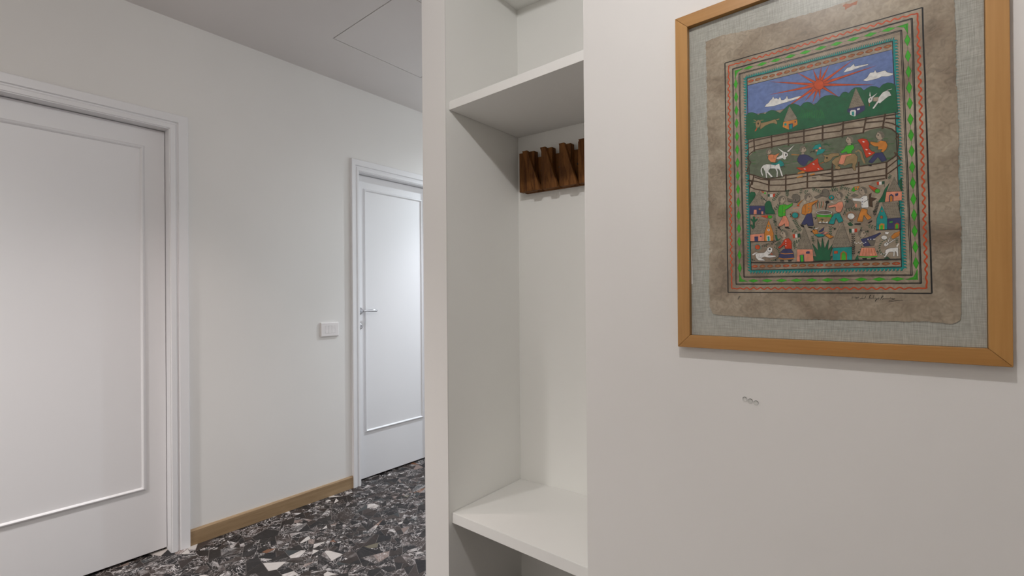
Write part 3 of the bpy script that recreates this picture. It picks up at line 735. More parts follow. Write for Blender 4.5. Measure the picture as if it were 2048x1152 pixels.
L r3 1.6 -108.6 1531.4 -98.9 1529.9
L r2 1.6 -174.1 1545.8 -166.5 1545.7
L r3 1.6 -129.4 1537.4 -123.1 1538
L r2 1.6 -250.3 1576.5 -235.3 1575.4
L r3 1.6 -205.9 1540.9 -192.4 1538.7
L r2 1.6 -209.6 1580.8 -202.1 1579.1
L r3 1.6 -146.9 1532 -139 1530.1
L r2 1.6 -99.6 1550.9 -89.4 1548.9
L r3 1.6 -162.5 1542.1 -150.8 1540.5
L r2 1.6 -257.2 1545.8 -249.9 1545.3
L r3 1.6 -122.6 1573.5 -108.3 1572.3
L r2 1.6 -156.5 1543.5 -149.1 1542.7
L r3 1.6 -239.9 1548.2 -229.3 1546.9
L r2 1.6 -97.8 1534.9 -81.2 1532.4
L r3 1.6 -180.2 1548.8 -168 1546.7
L r2 1.6 -194.5 1580.8 -183.3 1580.5
L r3 1.6 -103.8 1546.6 -92.5 1544.7
L r2 1.6 -250.7 1580.3 -233.3 1578.6
L r3 1.6 -202.1 1547.8 -185.8 1546.1
L r2 1.6 -150.9 1544.5 -140.5 1543.7
L r3 1.6 -216.1 1565.1 -199.6 1563.2
L r2 1.6 -214 1540.5 -199.1 1538.7
L r3 1.6 -265.3 1566.8 -254.9 1566.1
L r2 1.6 -184.6 1544.6 -170.2 1543.5
L r3 1.6 -204.4 1555.6 -188.5 1554.2
L r2 1.6 -204.1 1545 -186.5 1543
L r3 1.6 -101.4 1530 -89.9 1528.7
L r2 1.6 -236.8 1548.3 -217.7 1545.6
L r3 1.6 -146.4 1546.1 -131.7 1543.2
L r2 1.6 -132 1551.7 -118.3 1549.6
L r3 1.6 -157.6 1544.3 -143.8 1543
L r2 1.6 -262.1 1587.6 -249.1 1586.2
L r3 1.6 -227.2 1555.5 -212.3 1552.3
L r2 1.6 -182.9 1575.3 -175.9 1573.6
L r3 1.6 -209.5 1580.6 -200.6 1578.3
L r2 1.6 -184 1567.4 -170.1 1565.6
L r3 1.6 -224 1543.6 -217.3 1542.9
L r2 1.6 -216.5 1569.2 -208.4 1569.3
L r3 1.6 -199.6 1587.2 -185.4 1583.9
L r2 1.6 -170.5 1568.1 -157.1 1567.3
L r3 1.6 -125.9 1559.3 -110.6 1557.3
L r2 1.6 -200.4 1581.7 -186.4 1579.7
L r3 1.6 -18.8 1525.6 -9.4 1524.1
L r2 1.6 -25.2 1572.1 -19.3 1571.6
L r3 1.6 -55.5 1570.2 -45.4 1569.6
L r2 1.6 -82.6 1560.1 -75.3 1558.7
L r3 1.6 -17 1553 -5.1 1552.2
L r2 1.6 -57.7 1564.8 -45 1562.7
L r3 1.6 -78 1564.9 -64.9 1562.8
L r2 1.6 -92.9 1559.3 -86.3 1559
L r3 1.6 -74.8 1565.7 -63.3 1564.8
L r2 1.6 -125.4 1561.1 -117.3 1561.3
L r3 1.6 -37.3 1562.4 -30.1 1560.7
L r2 1.6 -15.2 1556.8 -5.9 1555.4
L r3 1.6 -52.4 1547.4 -41.5 1545
L r2 1.6 -39.6 1560.1 -30.5 1558.5
L r3 1.6 -91.7 1556.5 -82.5 1555
L r2 1.6 -41.4 1546.5 -35.9 1545.5
L r3 1.6 -73.7 1535.1 -61.4 1533.6
L r2 1.6 -125.3 1548.7 -115.9 1547.8
L r3 1.6 -45.4 1545.1 -36.6 1545
L r2 1.6 -81.5 1561.9 -69.4 1559.3
L r3 1.6 -91.9 1541.7 -85.7 1542.1
L r2 1.6 -46.8 1554.9 -39.4 1554.6
L r3 1.6 -23.4 1565.2 -14.9 1564.1
L r2 1.6 -68.7 1563 -62.1 1562.5
L r3 1.6 -34 1570.3 -27.1 1570.2
L r2 1.6 -36.4 1542.3 -31 1542.5
L r3 1.6 -16.6 1523.9 -6.5 1521.6
L r2 1.6 -30.8 1562.7 -20.9 1562.3
L r3 1.6 -44.8 1568.8 -37.3 1568.9
L r2 1.6 -109 1554.9 -100 1553
L r3 1.6 -54.7 1574.7 -48.5 1573.8
L r2 1.6 -118.1 1584 -107.6 1583
L r3 1.6 -26.9 1566.1 -18.6 1564.5
L r2 1.6 -57.3 1553.6 -44.9 1551.4
L r3 1.6 -120.3 1552.1 -113.2 1551.8
L r2 1.6 -68 1534.7 -58.3 1533.8
L B 2.5 -275.2 1606.6 -267.1 1611.7 -257.3 1612.7 -222.2 1613 -188.5 1613.1 -158.5 1611.9 -124.9 1611.2 -93.4 1610.4 -88.6 1612 -50.2 1611.5 -19.8 1610.4 2.7 1609.6
L B 2.5 -275.4 1590.9 -268.6 1597.5 -257.5 1598.7 -222.3 1601.4 -188.6 1601.8 -158.6 1600.4 -125 1600 -93.5 1596.6 -89.8 1599.5 -52.5 1596
L B 2.5 -274.4 1575 -267.3 1583.5 -256.8 1590.3 -222.4 1590.3 -188.6 1590.6 -158.7 1587.9 -123.9 1585.8 -93.6 1585.3 -89.9 1585.8 -55.8 1584.7
L B 2.5 -50.2 1604.6 -20.9 1600.7
L B 2.5 -17.8 1604.9 3.2 1600.5
L B 2.5 -51.4 1590.7 -23 1589.8 -8.8 1581.9 1.6 1568.6 1.5 1549.9 -0.1 1534.7 -4.2 1526.5 -16.4 1517.1
L B 2.5 -18.9 1598 -7.7 1592.7 3.1 1582.8
L B 2.5 -2.9 1559.9 0.6 1565.6
L B 2.5 -5.1 1534.4 -0.2 1528.3 5.2 1516.9
L B 3 -258.7 1616.8 -257.6 1586.2
L B 3 -222.2 1616.5 -221.6 1586.4
L B 3 -188.4 1615.3 -188.4 1585.5
L B 3 -158.7 1615.8 -159 1583.6
L B 3 -123.7 1615.4 -124.5 1581.3
L B 3 -124.2 1615.8 -124.7 1581.3
L B 3 -87.4 1616.2 -89.7 1582.1
L B 3 -48.9 1615.9 -54.5 1583.1
L B 3 -18.4 1614.9 -23.1 1585.2
L B 2.5 -274.4 1575 -265.4 1562.6 -272.5 1549.4 -274.4 1540.5
L B 2.5 -273.8 1538.1 -258 1530.9 -241.7 1522.1 -231 1518.1 -215.1 1517.8 -194.3 1520.2 -150.7 1519.3 -107 1519 -106.4 1516.5 -61.7 1516.4 -16.4 1517.1 -0.7 1528.4 0.4 1532
L B 2.5 -258 1527.1 -244.4 1519.6 -229.6 1515.7 -209.9 1513.2 -194.4 1511.9 -152 1511.7 -108.2 1511.3 -129.7 1510 -106.5 1502.7 -62.9 1502.8 -17.5 1504.9 1.8 1520.8
L B 2.5 -274 1520.5 -259.5 1517.5 -271.8 1521.6 -251.5 1515.7 -227.1 1503.4 -194.6 1498.7 -152.2 1499.9 -108 1496.3 -129.8 1496.5 -107.5 1494 -63.2 1492.3 -16.4 1490.9
L B 2.5 -271.9 1509 -257.8 1499.2 -228.7 1489.3 -194.7 1485.2 -153.7 1485.9 -108.1 1481.5 -129.9 1483.3 -107.5 1481.6 -63.3 1483.2 -20.1 1484.7
L B 2.5 -106.6 1490.9 -63 1492.1 -18.7 1491.3 5.2 1509.2
L B 3 -259.4 1531.9 -263.4 1509.7
L B 3 -262.3 1520.9 -269.6 1501.3
L B 3 -228.8 1520.6 -228.4 1489.3
L B 3 -194.1 1523.1 -194.7 1484.3
L B 3 -152.7 1525.8 -153.4 1485.2
L B 3 -108.2 1524.3 -107.5 1481
L B 3 -227.6 1517.6 -227.7 1503.9
L B 3 -107.2 1531.4 -106.9 1480.2
L B 3 -62.3 1526.4 -62.6 1481.2
L B 3 -17.2 1518.5 -17.9 1483.4
P f 0 -230 1577.9 -226 1577.1 -225.4 1569.8 -230.9 1570.9
L K 0.5 -230.3 1575.9 -230.9 1571.9
L K 0.5 -226 1574.4 -225.7 1571.2
P f 1 -222.2 1579.1 -223.2 1581.1 -223.7 1583 -224.8 1584.6 -226.2 1585.8 -227.7 1586.4 -229.3 1586.4 -230.7 1585.8 -231.9 1584.7 -232.6 1583.1 -232.9 1581.2 -232.6 1579.3 -231.9 1577.4 -230.8 1575.8 -229.4 1574.7 -227.8 1574.1 -226.3 1574 -224.9 1574.6 -223.7 1575.8 -222.5 1577
P q 0 -224 1584.5 -225.7 1586.1 -227.7 1586.9 -229.7 1586.9 -231.5 1586.1 -232.8 1584.6 -233.5 1582.5 -233.5 1580.2 -232.9 1577.9 -231.6 1575.9 -229.9 1578.2 -229 1582.2 -226.5 1584.1
L K 0.45 -225.9 1585.8 -227.6 1583.6
L K 0.45 -228.2 1586.6 -228.7 1583.7
L K 0.45 -230.5 1586.2 -229.6 1583.1
L K 0.45 -232.3 1584.7 -230.1 1582.1
L K 0.45 -233.2 1582.4 -230.2 1580.6
L K 0.45 -233.1 1579.6 -229.9 1579.1
P K 0 -224.6 1580.4 -224.7 1580.2 -225 1580 -225.4 1580 -225.9 1580.1 -226.3 1580.3 -226.6 1580.5 -226.7 1580.8 -226.6 1581.1 -226.3 1581.2 -225.9 1581.3 -225.4 1581.2 -225 1581 -224.7 1580.7
L K 0.5 -226.9 1582.1 -224.4 1581.8
L K 0.4 -225.1 1576.8 -223.4 1576.7
P O2 1 -229.2 1573 -222.5 1573.2 -216 1570.5 -205.5 1573.6 -212.1 1564.5 -213.4 1559.6 -214.8 1553.2 -224 1555.7 -229.9 1564.2
P T 1 -224.7 1552.5 -212.2 1551.2 -205.6 1557.4 -199.2 1551.1 -196.7 1543.3 -204.4 1541.7 -212.2 1547.6 -222.7 1549.8
P W 1 -244.9 1544.5 -240.1 1551.1 -233.4 1552.9 -222.7 1550.2 -214.8 1546.6 -207 1549.6 -205.7 1542 -202 1529.5 -199.5 1518.9 -202.7 1519.4 -207.1 1534.8 -211 1538.5 -209.7 1529.4 -210.5 1519.2 -213.1 1519.6 -212.3 1531.3 -215.6 1539.3 -225.4 1541 -229.5 1535.8 -220.3 1522.3 -221 1520.2 -224.3 1521.5 -232.2 1533.3 -231.6 1521.2 -234.3 1520.9 -235.5 1533.8 -238.8 1541.9 -240.1 1546.6 -242.2 1544 -241.6 1534.9 -239.6 1528.5 -241 1525.8 -244.3 1532.3 -245.6 1538.6
P W 1 -213.4 1562.6 -201.6 1567.7 -201 1572.7 -196.4 1574 -190.1 1569.8 -189.5 1563.8 -194 1560.3 -192.7 1557.2 -196.6 1555.7 -200.4 1560.1 -209.5 1558.9
P W 1 -211.2 1586.5 -197.1 1574.1 -201 1572.7
P W 1 -192 1573.8 -176.1 1585.8 -188.2 1571.6
P K 0 -192.2 1566.2 -192.3 1565 -192.8 1564.1 -193.4 1563.6 -194.1 1563.8 -194.7 1564.4 -195.1 1565.5 -195.2 1566.8 -195.1 1568.1 -194.6 1569 -194 1569.4 -193.3 1569.3 -192.7 1568.6 -192.3 1567.5
L K 0.5 -225.4 1550 -224.8 1540.9 -222.8 1536.1
L K 0.5 -214.8 1547.3 -216.2 1542.4
L C 1 -198.4 1570.7 -197.8 1560.3
L K 0.5 -217.3 1570.7 -218.6 1563.6 -214.7 1562.1
L K 1.2 -204.5 1540.3 -195.4 1540.1
L K 1.2 -223 1521.3 -218.3 1519.8
L K 1.2 -235 1521 -230.9 1519.9
P f 0 -163.2 1569 -158.6 1568.1 -157.9 1559.2 -164.3 1560.5
L K 0.5 -163.6 1566.6 -164.3 1561.7
L K 0.5 -158.6 1564.8 -158.3 1561
P f 1 -154.1 1570.5 -155.3 1572.9 -155.9 1575.2 -157.2 1577.1 -158.8 1578.5 -160.6 1579.3 -162.4 1579.3 -164.1 1578.6 -165.4 1577.2 -166.3 1575.3 -166.6 1573 -166.3 1570.6 -165.5 1568.4 -164.2 1566.5 -162.5 1565.1 -160.7 1564.4 -158.9 1564.4 -157.3 1565.1 -155.9 1566.5 -154.5 1568
P q 0 -156.3 1577.1 -158.3 1578.9 -160.6 1579.9 -162.9 1579.9 -165 1578.9 -166.5 1577 -167.3 1574.6 -167.4 1571.8 -166.6 1569 -165.1 1566.5 -163.2 1569.4 -162.1 1574.2 -159.2 1576.5
L K 0.45 -158.4 1578.5 -160.5 1575.9
L K 0.45 -161.2 1579.5 -161.7 1576
L K 0.45 -163.8 1579.1 -162.7 1575.4
L K 0.45 -165.9 1577.3 -163.4 1574
L K 0.45 -167 1574.4 -163.5 1572.3
L K 0.45 -166.9 1571.1 -163.1 1570.5
P K 0 -157 1572.1 -157.1 1571.8 -157.4 1571.6 -157.9 1571.5 -158.4 1571.6 -158.9 1571.9 -159.3 1572.2 -159.4 1572.6 -159.2 1572.9 -158.9 1573 -158.4 1573.1 -157.9 1573 -157.4 1572.7 -157.1 1572.4
L K 0.5 -159.6 1574.1 -156.7 1573.8
L K 0.4 -157.5 1567.7 -155.6 1567.6
L O 1.5 -183.1 1564.8 -168.2 1561.1
P N 1 -167.5 1561 -158.9 1560.7 -152.8 1558.1 -140.8 1547.3 -143.9 1543.6 -150.5 1545.6 -154.2 1538.4 -159.1 1534.3 -165.2 1539 -171.4 1547.3 -171.3 1554.5
P O 0 -170.3 1522.6 -160.4 1525.2 -156.8 1520.3 -171.6 1519.7
P O 0 -172.9 1513 -161.7 1515.4 -161.7 1512.3 -172.9 1510.8
P O 0 -148.3 1514.6 -139.9 1516 -138.7 1513 -147.1 1512.3
P R 1 -174.6 1534.2 -159.1 1532.2 -148.1 1538.7 -133.1 1547.9 -132.5 1537.3 -129.1 1528.2 -122.1 1521.3 -136.3 1519.6 -154.3 1521.3 -166.6 1527
P W 0 -143.7 1537.3 -141.5 1537.4 -139.1 1535.1 -141.3 1534.6
P W 0 -160.1 1529.6 -157.9 1529.7 -155.5 1527.4 -157.7 1526.9
P W 0 -134.8 1525.1 -132.6 1525.2 -130.3 1522.9 -132.4 1522.5
L K 1.5 -144.7 1506.9 -136.4 1505.5
P T 1 -143.6 1569.1 -138.2 1576.4 -128.7 1578 -126.4 1571.2 -134.7 1567.3
P T 1 -136 1554.1 -134.5 1563.7 -127.6 1567.2 -119.1 1563.4 -124.1 1556.7
P P 0 -133.6 1563.9 -133.8 1563.1 -134.3 1562.5 -134.9 1562.3 -135.7 1562.4 -136.4 1562.9 -136.8 1563.7 -137 1564.6 -136.8 1565.4 -136.3 1566 -135.7 1566.3 -134.9 1566.1 -134.3 1565.6 -133.8 1564.8
P P 0 -127.2 1567.8 -127.4 1566.8 -128 1566 -128.9 1565.7 -129.8 1565.9 -130.7 1566.6 -131.3 1567.6 -131.5 1568.7 -131.2 1569.8 -130.6 1570.5 -129.8 1570.8 -128.8 1570.6 -128 1570 -127.4 1569
L K 0.4 -147.9 1561.4 -138.3 1566.6
L K 0.4 -147.4 1562.2 -138.3 1565.4
L K 0.4 -147 1562.9 -138.3 1564.3
L K 0.4 -146.5 1563.7 -138.3 1563.2
L K 0.4 -146 1564.4 -138.3 1562.1
L K 0.4 -145.5 1565.2 -138.3 1560.9
L k 0.6 -125.2 1573.7 -115.8 1577.3
L k 0.6 -124.2 1574.4 -114.9 1575.5
L k 0.6 -123.3 1575 -113.9 1573.6
L k 0.6 -122.3 1575.6 -113 1571.7
L k 0.6 -121.4 1576.3 -112.1 1569.9
L k 0.6 -120.4 1576.9 -111.2 1568
P C 1 -122.9 1539 -120.7 1547.6 -125.9 1554.3 -116 1550.9 -109 1553 -96.4 1551.2 -95.8 1550.4 -94.7 1545.4 -106.1 1544.8 -109.1 1539.9 -113.8 1536.6 -120.8 1534.8
P K 0 -114.9 1544.4 -115.1 1543.7 -115.7 1543.3 -116.5 1543.1 -117.4 1543.3 -118.3 1543.8 -118.9 1544.5 -119.1 1545.2 -118.8 1545.9 -118.3 1546.4 -117.4 1546.5 -116.5 1546.4 -115.6 1545.9 -115.1 1545.2
L D 1.4 -129 1534.9 -123.1 1536.9
P C 1 -108.5 1535.6 -102.7 1541.4 -91.3 1546.1 -74.6 1545.5 -68 1544.2 -63.7 1536.7 -64.9 1526.1 -67.7 1518.5 -67.2 1509 -70.5 1509.5 -73.7 1518.2 -72.6 1524.8 -79.2 1524.7 -85.9 1521.8 -93.7 1527.3 -98.3 1525.4 -92.7 1520.3 -95 1515.9 -104 1519.5 -101.7 1524.7 -107.4 1531.2
L C 3.4 -67.5 1547.5 -62.5 1550.2 -58.2 1545 -56 1532.5 -52 1521
L K 0.4 -65.8 1549.9 -61.4 1552.4 -56.1 1544.6 -53.5 1532 -50.9 1522.2
P f 0 -80 1571.4 -75.4 1570.5 -74.7 1561.2 -81.1 1562.5
L K 0.5 -74.7 1567.7 -74 1562.4
L K 0.5 -79.7 1567.9 -80 1564
P f 1 -84 1575.8 -82.8 1577.8 -82.2 1580 -80.9 1581.5 -79.2 1582.2 -77.4 1582.2 -75.6 1581.4 -74 1580 -72.7 1577.9 -71.9 1575.6 -71.6 1573.1 -71.9 1570.8 -72.8 1568.8 -74.1 1567.3 -75.7 1566.6 -77.5 1566.6 -79.3 1567.3 -81 1568.8 -82.3 1570.8 -83.7 1573
P q 0 -81.8 1581.8 -79.7 1582.8 -77.4 1582.8 -75.1 1581.8 -73.1 1579.9 -71.6 1577.3 -70.9 1574.4 -70.9 1571.5 -71.7 1568.9 -73.2 1567 -75 1570.8 -76 1576.2 -78.9 1579.9
L K 0.45 -79.6 1582.4 -77.6 1578.7
L K 0.45 -76.9 1582.2 -76.4 1578.3
L K 0.45 -74.2 1580.6 -75.4 1577.2
L K 0.45 -72.2 1577.8 -74.8 1575.5
L K 0.45 -71.2 1574.4 -74.7 1573.7
L K 0.45 -71.4 1571 -75.1 1571.9
P K 0 -78.7 1575.7 -78.9 1575.4 -79.2 1575.2 -79.7 1575.1 -80.2 1575.3 -80.7 1575.5 -81 1575.9 -81.2 1576.2 -81 1576.5 -80.7 1576.7 -80.2 1576.8 -79.7 1576.7 -79.2 1576.4 -78.9 1576.1
L K 0.5 -78.5 1577.2 -81.4 1578.1
L K 0.4 -80.7 1571.4 -82.6 1572.2
P g 1 -93.5 1552 -86.7 1557.5 -83.3 1563.6 -71.2 1563.8 -69 1556.6 -74.6 1549.6 -72.4 1547.1 -81.2 1546.6 -82.3 1551.2 -90.2 1549.3
P P 1 -91.3 1546.1 -74.6 1545.5 -74.4 1542.5 -83.5 1540.5 -87 1527.5 -91.5 1525.6 -97.1 1529.3
P f 0 -30 1569.2 -25.1 1568.1 -24.4 1558 -31.2 1559.5
L K 0.5 -24.4 1565.1 -23.7 1559.3
L K 0.5 -29.6 1565.3 -30 1561.1
P f 1 -34.2 1573.9 -32.9 1576.2 -32.3 1578.5 -30.9 1580.1 -29.2 1580.9 -27.3 1580.9 -25.4 1580.1 -23.6 1578.5 -22.3 1576.3 -21.5 1573.7 -21.2 1571 -21.5 1568.5 -22.4 1566.3 -23.8 1564.7 -25.5 1563.9 -27.4 1563.9 -29.3 1564.7 -31 1566.3 -32.4 1568.5 -33.9 1570.9
P q 0 -31.8 1580.5 -29.7 1581.6 -27.3 1581.6 -24.8 1580.5 -22.7 1578.4 -21.2 1575.6 -20.4 1572.4 -20.4 1569.3 -21.2 1566.5 -22.8 1564.4 -24.7 1568.5 -25.8 1574.4 -28.8 1578.4
L K 0.45 -29.6 1581.1 -27.4 1577.1
L K 0.45 -26.7 1580.9 -26.2 1576.7
L K 0.45 -23.9 1579.2 -25.1 1575.4
L K 0.45 -21.8 1576.2 -24.5 1573.7
L K 0.45 -20.7 1572.4 -24.4 1571.6
L K 0.45 -20.9 1568.7 -24.8 1569.7
P K 0 -28.7 1573.8 -28.8 1573.5 -29.1 1573.3 -29.7 1573.2 -30.2 1573.3 -30.7 1573.6 -31.1 1574 -31.2 1574.4 -31.1 1574.7 -30.7 1575 -30.2 1575 -29.6 1574.9 -29.1 1574.6 -28.8 1574.2
L K 0.5 -28.4 1575.5 -31.4 1576.4
L K 0.4 -30.7 1569.2 -32.7 1570
P O 1 -43.1 1564.6 -31.6 1559.5 -26.4 1562.3 -18.1 1559.2 -15.1 1550.8 -17.2 1543.4 -22.4 1537.9 -26.5 1540 -23.4 1544.6 -30.7 1544.8 -30.6 1551.4 -35.8 1552.4 -43.1 1559.3
P N 1 -34.9 1539 -23.4 1538.1 -16.4 1521 -24.6 1518.6 -30.8 1530.3 -38.2 1521.1 -40.3 1518.9 -46.6 1522.7
P R 1 -64.5 1571.9 -55.9 1573.3 -48.4 1569.7 -44.2 1560.8 -45.3 1551.7 -41.1 1544.3 -34.9 1540.3 -40.2 1536.1 -49.7 1531.3 -52.9 1543.9 -56 1555.3 -60.2 1564.2
P W 0 -56.1 1567.4 -53.8 1567.1 -51.4 1565 -54 1564.2
P W 0 -51.4 1550.3 -49.1 1550.1 -46.7 1548 -49.3 1547.2
P W 0 -46.5 1541.3 -44.1 1541.1 -41.8 1539.1 -44.4 1538.2
P K 0 -47.7 1518.2 -40.3 1516.2 -41.4 1513.1 -46.7 1515.4
P G 1 -271.3 1487.7 -265.7 1493.9 -257.9 1491.9 -255.6 1485.5 -262.7 1471 -270.7 1463.4
P h 1 -247.8 1493.8 -236.6 1457.4 -270.7 1461.4
L K 0.42 -248.7 1492 -247.2 1491.3
L K 0.42 -250.2 1488.7 -247.1 1488.5
L K 0.42 -251.8 1485.6 -246.4 1485.4
L K 0.42 -254.3 1483.1 -250.6 1482.4
L K 0.42 -248.4 1482.2 -244.9 1482
L K 0.42 -256 1480.1 -253.3 1479.7
L K 0.42 -251.7 1479.9 -248.3 1478.8
L K 0.42 -246.8 1478.9 -244 1478.7
L K 0.42 -258.2 1477.2 -253.9 1476.5
L K 0.42 -252.4 1476.4 -248.2 1476.1
L K 0.42 -246.9 1475.6 -243.3 1475.7
L K 0.42 -260.1 1474.1 -256.7 1473.8
L K 0.42 -255 1473.7 -252.1 1473.2
L K 0.42 -250.1 1473 -246.8 1472.8
L K 0.42 -245.2 1472.5 -242 1472.2
L K 0.42 -262.1 1471.4 -257.8 1470.6
L K 0.42 -256.5 1470.9 -252.6 1470
L K 0.42 -250.5 1470.3 -246.7 1469.3
L K 0.42 -245.1 1469.6 -240.8 1468.8
L K 0.42 -264.1 1468.5 -260.7 1467.7
L K 0.42 -258.7 1467.9 -255.4 1467.2
L K 0.42 -253.8 1467 -250.5 1467.1
L K 0.42 -248.9 1466.6 -245.3 1466.4
L K 0.42 -243.4 1466.4 -240.4 1465.5
L K 0.42 -266.1 1465.4 -262.1 1464.9
L K 0.42 -260.5 1464.6 -256.6 1464.5
L K 0.42 -254.5 1464.4 -250.3 1463.4
L K 0.42 -248.7 1463.6 -244.9 1463.1
L K 0.42 -243.3 1463.1 -239.4 1462.4
L K 0.42 -268.4 1462.7 -264.3 1461.7
L K 0.42 -263.1 1461.6 -259 1461.8
L K 0.42 -257.5 1461.1 -254 1461.1
L K 0.42 -252.5 1460.8 -248.9 1460.4
L K 0.42 -247.2 1460.2 -243.2 1459.9
L K 0.42 -241.9 1459.5 -238.2 1459.6
P N 1 -269.1 1461.5 -236.9 1457.4 -237.5 1437.5 -270.1 1441.2
P P 0 -259.8 1450.9 -254.3 1450.2 -254.4 1439.4 -260.6 1440.1
P O 0 -245.7 1450.8 -245.9 1450.1 -246.5 1449.6 -247.3 1449.4 -248.3 1449.5 -249.2 1449.9 -249.8 1450.6 -250 1451.4 -249.7 1452.1 -249.1 1452.6 -248.3 1452.8 -247.3 1452.7 -246.5 1452.3 -245.9 1451.6
P P 0 -244.3 1445.6 -240.5 1445.1 -240.5 1437.8 -244.4 1438.3
P G 1 -236.7 1438.7 -237.3 1460.9 -233.4 1467.1 -228.1 1468.1 -224.4 1464.2 -221.5 1450.4 -217.1 1441.5 -216.4 1436
L K 0.8 -231 1488.8 -232.7 1470.4
P k 0 -230.6 1483.7 -226.5 1482.7 -226.6 1476.7 -230.6 1477.8
P W 0 -226.5 1482.7 -220.5 1481.9 -220.6 1475.2 -226.6 1476
P R 0 -220.5 1482.2 -216 1482.9 -216.1 1475.2 -220.6 1475.2
P D 0 -245.5 1492.6 -237.8 1489.8 -239.4 1486.6
P g 0 -234.2 1486.2 -234.4 1485.4 -235 1484.7 -235.9 1484.5 -236.8 1484.6 -237.7 1485.1 -238.3 1485.9 -238.5 1486.8 -238.2 1487.7 -237.6 1488.3 -236.8 1488.6 -235.8 1488.4 -235 1487.9 -234.4 1487.1
L k 0.5 -222.9 1464.1 -208.6 1483
P k 0 -220.5 1467.2 -220.2 1469.9 -221.7 1472.2 -222 1469.6
P k 0 -220.5 1467.2 -218.3 1465.9 -216 1466.6 -218.3 1467.9
P k 0 -218.1 1470.4 -217.8 1473.1 -219.3 1475.4 -219.6 1472.8
P k 0 -218.1 1470.4 -215.9 1469.1 -213.7 1469.8 -215.9 1471.1
P k 0 -215.7 1473.6 -215.5 1476.2 -216.9 1478.6 -217.2 1475.9
P k 0 -215.7 1473.6 -213.5 1472.3 -211.3 1472.9 -213.5 1474.3
P k 0 -213.4 1476.7 -213.1 1479.4 -214.5 1481.7 -214.8 1479.1
P k 0 -213.4 1476.7 -211.2 1475.4 -208.9 1476.1 -211.1 1477.4
P k 0 -211 1479.9 -210.7 1482.5 -212.2 1484.9 -212.4 1482.2
P k 0 -211 1479.9 -208.8 1478.6 -206.6 1479.2 -208.8 1480.6
P k 0 -208.6 1483 -208.4 1485.7 -209.8 1488 -210.1 1485.4
P k 0 -208.6 1483 -206.4 1481.7 -204.2 1482.4 -206.4 1483.7
L k 0.5 -220.1 1443.5 -203.7 1459.8
P k 0 -216.8 1446.8 -216.1 1449.7 -217.4 1452.5 -218.1 1449.6
P k 0 -216.8 1446.8 -214.4 1445 -211.8 1445.4 -214.1 1447.2
P k 0 -213.5 1450.1 -212.8 1453 -214.1 1455.8 -214.8 1452.9
P k 0 -213.5 1450.1 -211.1 1448.3 -208.5 1448.7 -210.8 1450.5
P k 0 -210.2 1453.4 -209.5 1456.2 -210.9 1459.1 -211.5 1456.2
P k 0 -210.2 1453.4 -207.9 1451.5 -205.2 1451.9 -207.6 1453.7
P k 0 -206.9 1456.6 -206.3 1459.5 -207.6 1462.3 -208.2 1459.4
P k 0 -206.9 1456.6 -204.6 1454.8 -202 1455.2 -204.3 1457
P k 0 -203.7 1459.8 -203 1462.7 -204.3 1465.5 -205 1462.7
P k 0 -203.7 1459.8 -201.4 1458 -198.8 1458.4 -201.1 1460.2
L K 0.8 -269.3 1441.1 -214.2 1435.8
P D 1 -247.5 1435.7 -230.7 1435 -232.2 1428.1
P g 1 -222 1430.3 -222.4 1428.7 -223.7 1427.6 -225.5 1427.1 -227.5 1427.3 -229.3 1428.2 -230.6 1429.6 -231 1431.3 -230.5 1432.9 -229.3 1434 -227.5 1434.5 -225.4 1434.3 -223.6 1433.4 -222.4 1431.9
P G 1 -262.3 1435.7 -257.6 1435.1 -257.6 1427.4 -252.9 1430.3 -252.2 1426.8 -258.5 1421.5 -258.5 1410.3 -263 1405.6 -267.1 1414.6 -266.3 1418 -262.4 1414.2 -262.4 1422.8 -267 1428.4 -266.2 1431.8 -262.3 1427.9
P R 0 -250.1 1432.1 -250.3 1431.5 -250.6 1431.1 -251.1 1430.9 -251.7 1430.9 -252.1 1431.2 -252.5 1431.7 -252.6 1432.4 -252.5 1432.9 -252.1 1433.4 -251.6 1433.6 -251.1 1433.5 -250.6 1433.2 -250.2 1432.7
P R 0 -257.4 1436 -257.5 1435.4 -257.9 1435 -258.4 1434.7 -258.9 1434.8 -259.4 1435.1 -259.8 1435.6 -259.9 1436.3 -259.8 1436.8 -259.4 1437.3 -258.9 1437.5 -258.4 1437.4 -257.9 1437.1 -257.5 1436.6
P h 1 -248.3 1428.1 -229.2 1424.3 -240.1 1392.4 -266.5 1394.7
L K 0.42 -248.6 1425 -243.6 1424.8
L K 0.42 -241.8 1424.1 -236.9 1423.1
L K 0.42 -235.2 1423.1 -230.5 1421.8
L K 0.42 -250.5 1422 -245.9 1420.6
L K 0.42 -243.4 1420.8 -239.2 1419.5
L K 0.42 -236.8 1419.1 -232.2 1418.8
L K 0.42 -252.4 1417.8 -247.2 1417.5
L K 0.42 -244.9 1417.1 -240.7 1416
L K 0.42 -238.1 1415.5 -233.9 1415.4
L K 0.42 -253.8 1414.2 -248.7 1413.7
L K 0.42 -246.3 1413.6 -241.9 1412.3
L K 0.42 -239.6 1412 -234.7 1411.7
L K 0.42 -256.5 1410.9 -252.1 1410.1
L K 0.42 -250.8 1409.8 -246.7 1409.7
L K 0.42 -244.9 1409.3 -241 1408.7
L K 0.42 -239.4 1408.2 -236 1408.3
L K 0.42 -258.1 1407.3 -254.5 1406.4
L K 0.42 -252.3 1406 -248.2 1406.2
L K 0.42 -246.5 1405.5 -242.5 1405.3
L K 0.42 -241 1405 -236.5 1404.3
L K 0.42 -259.7 1403.1 -255.6 1403.1
L K 0.42 -254.2 1402.7 -250 1402.3
L K 0.42 -248.1 1402.2 -244 1401.5
L K 0.42 -242 1401.2 -237.9 1401
L K 0.42 -261.8 1399.8 -257.5 1399.1
L K 0.42 -255.6 1399.3 -251.3 1398.3
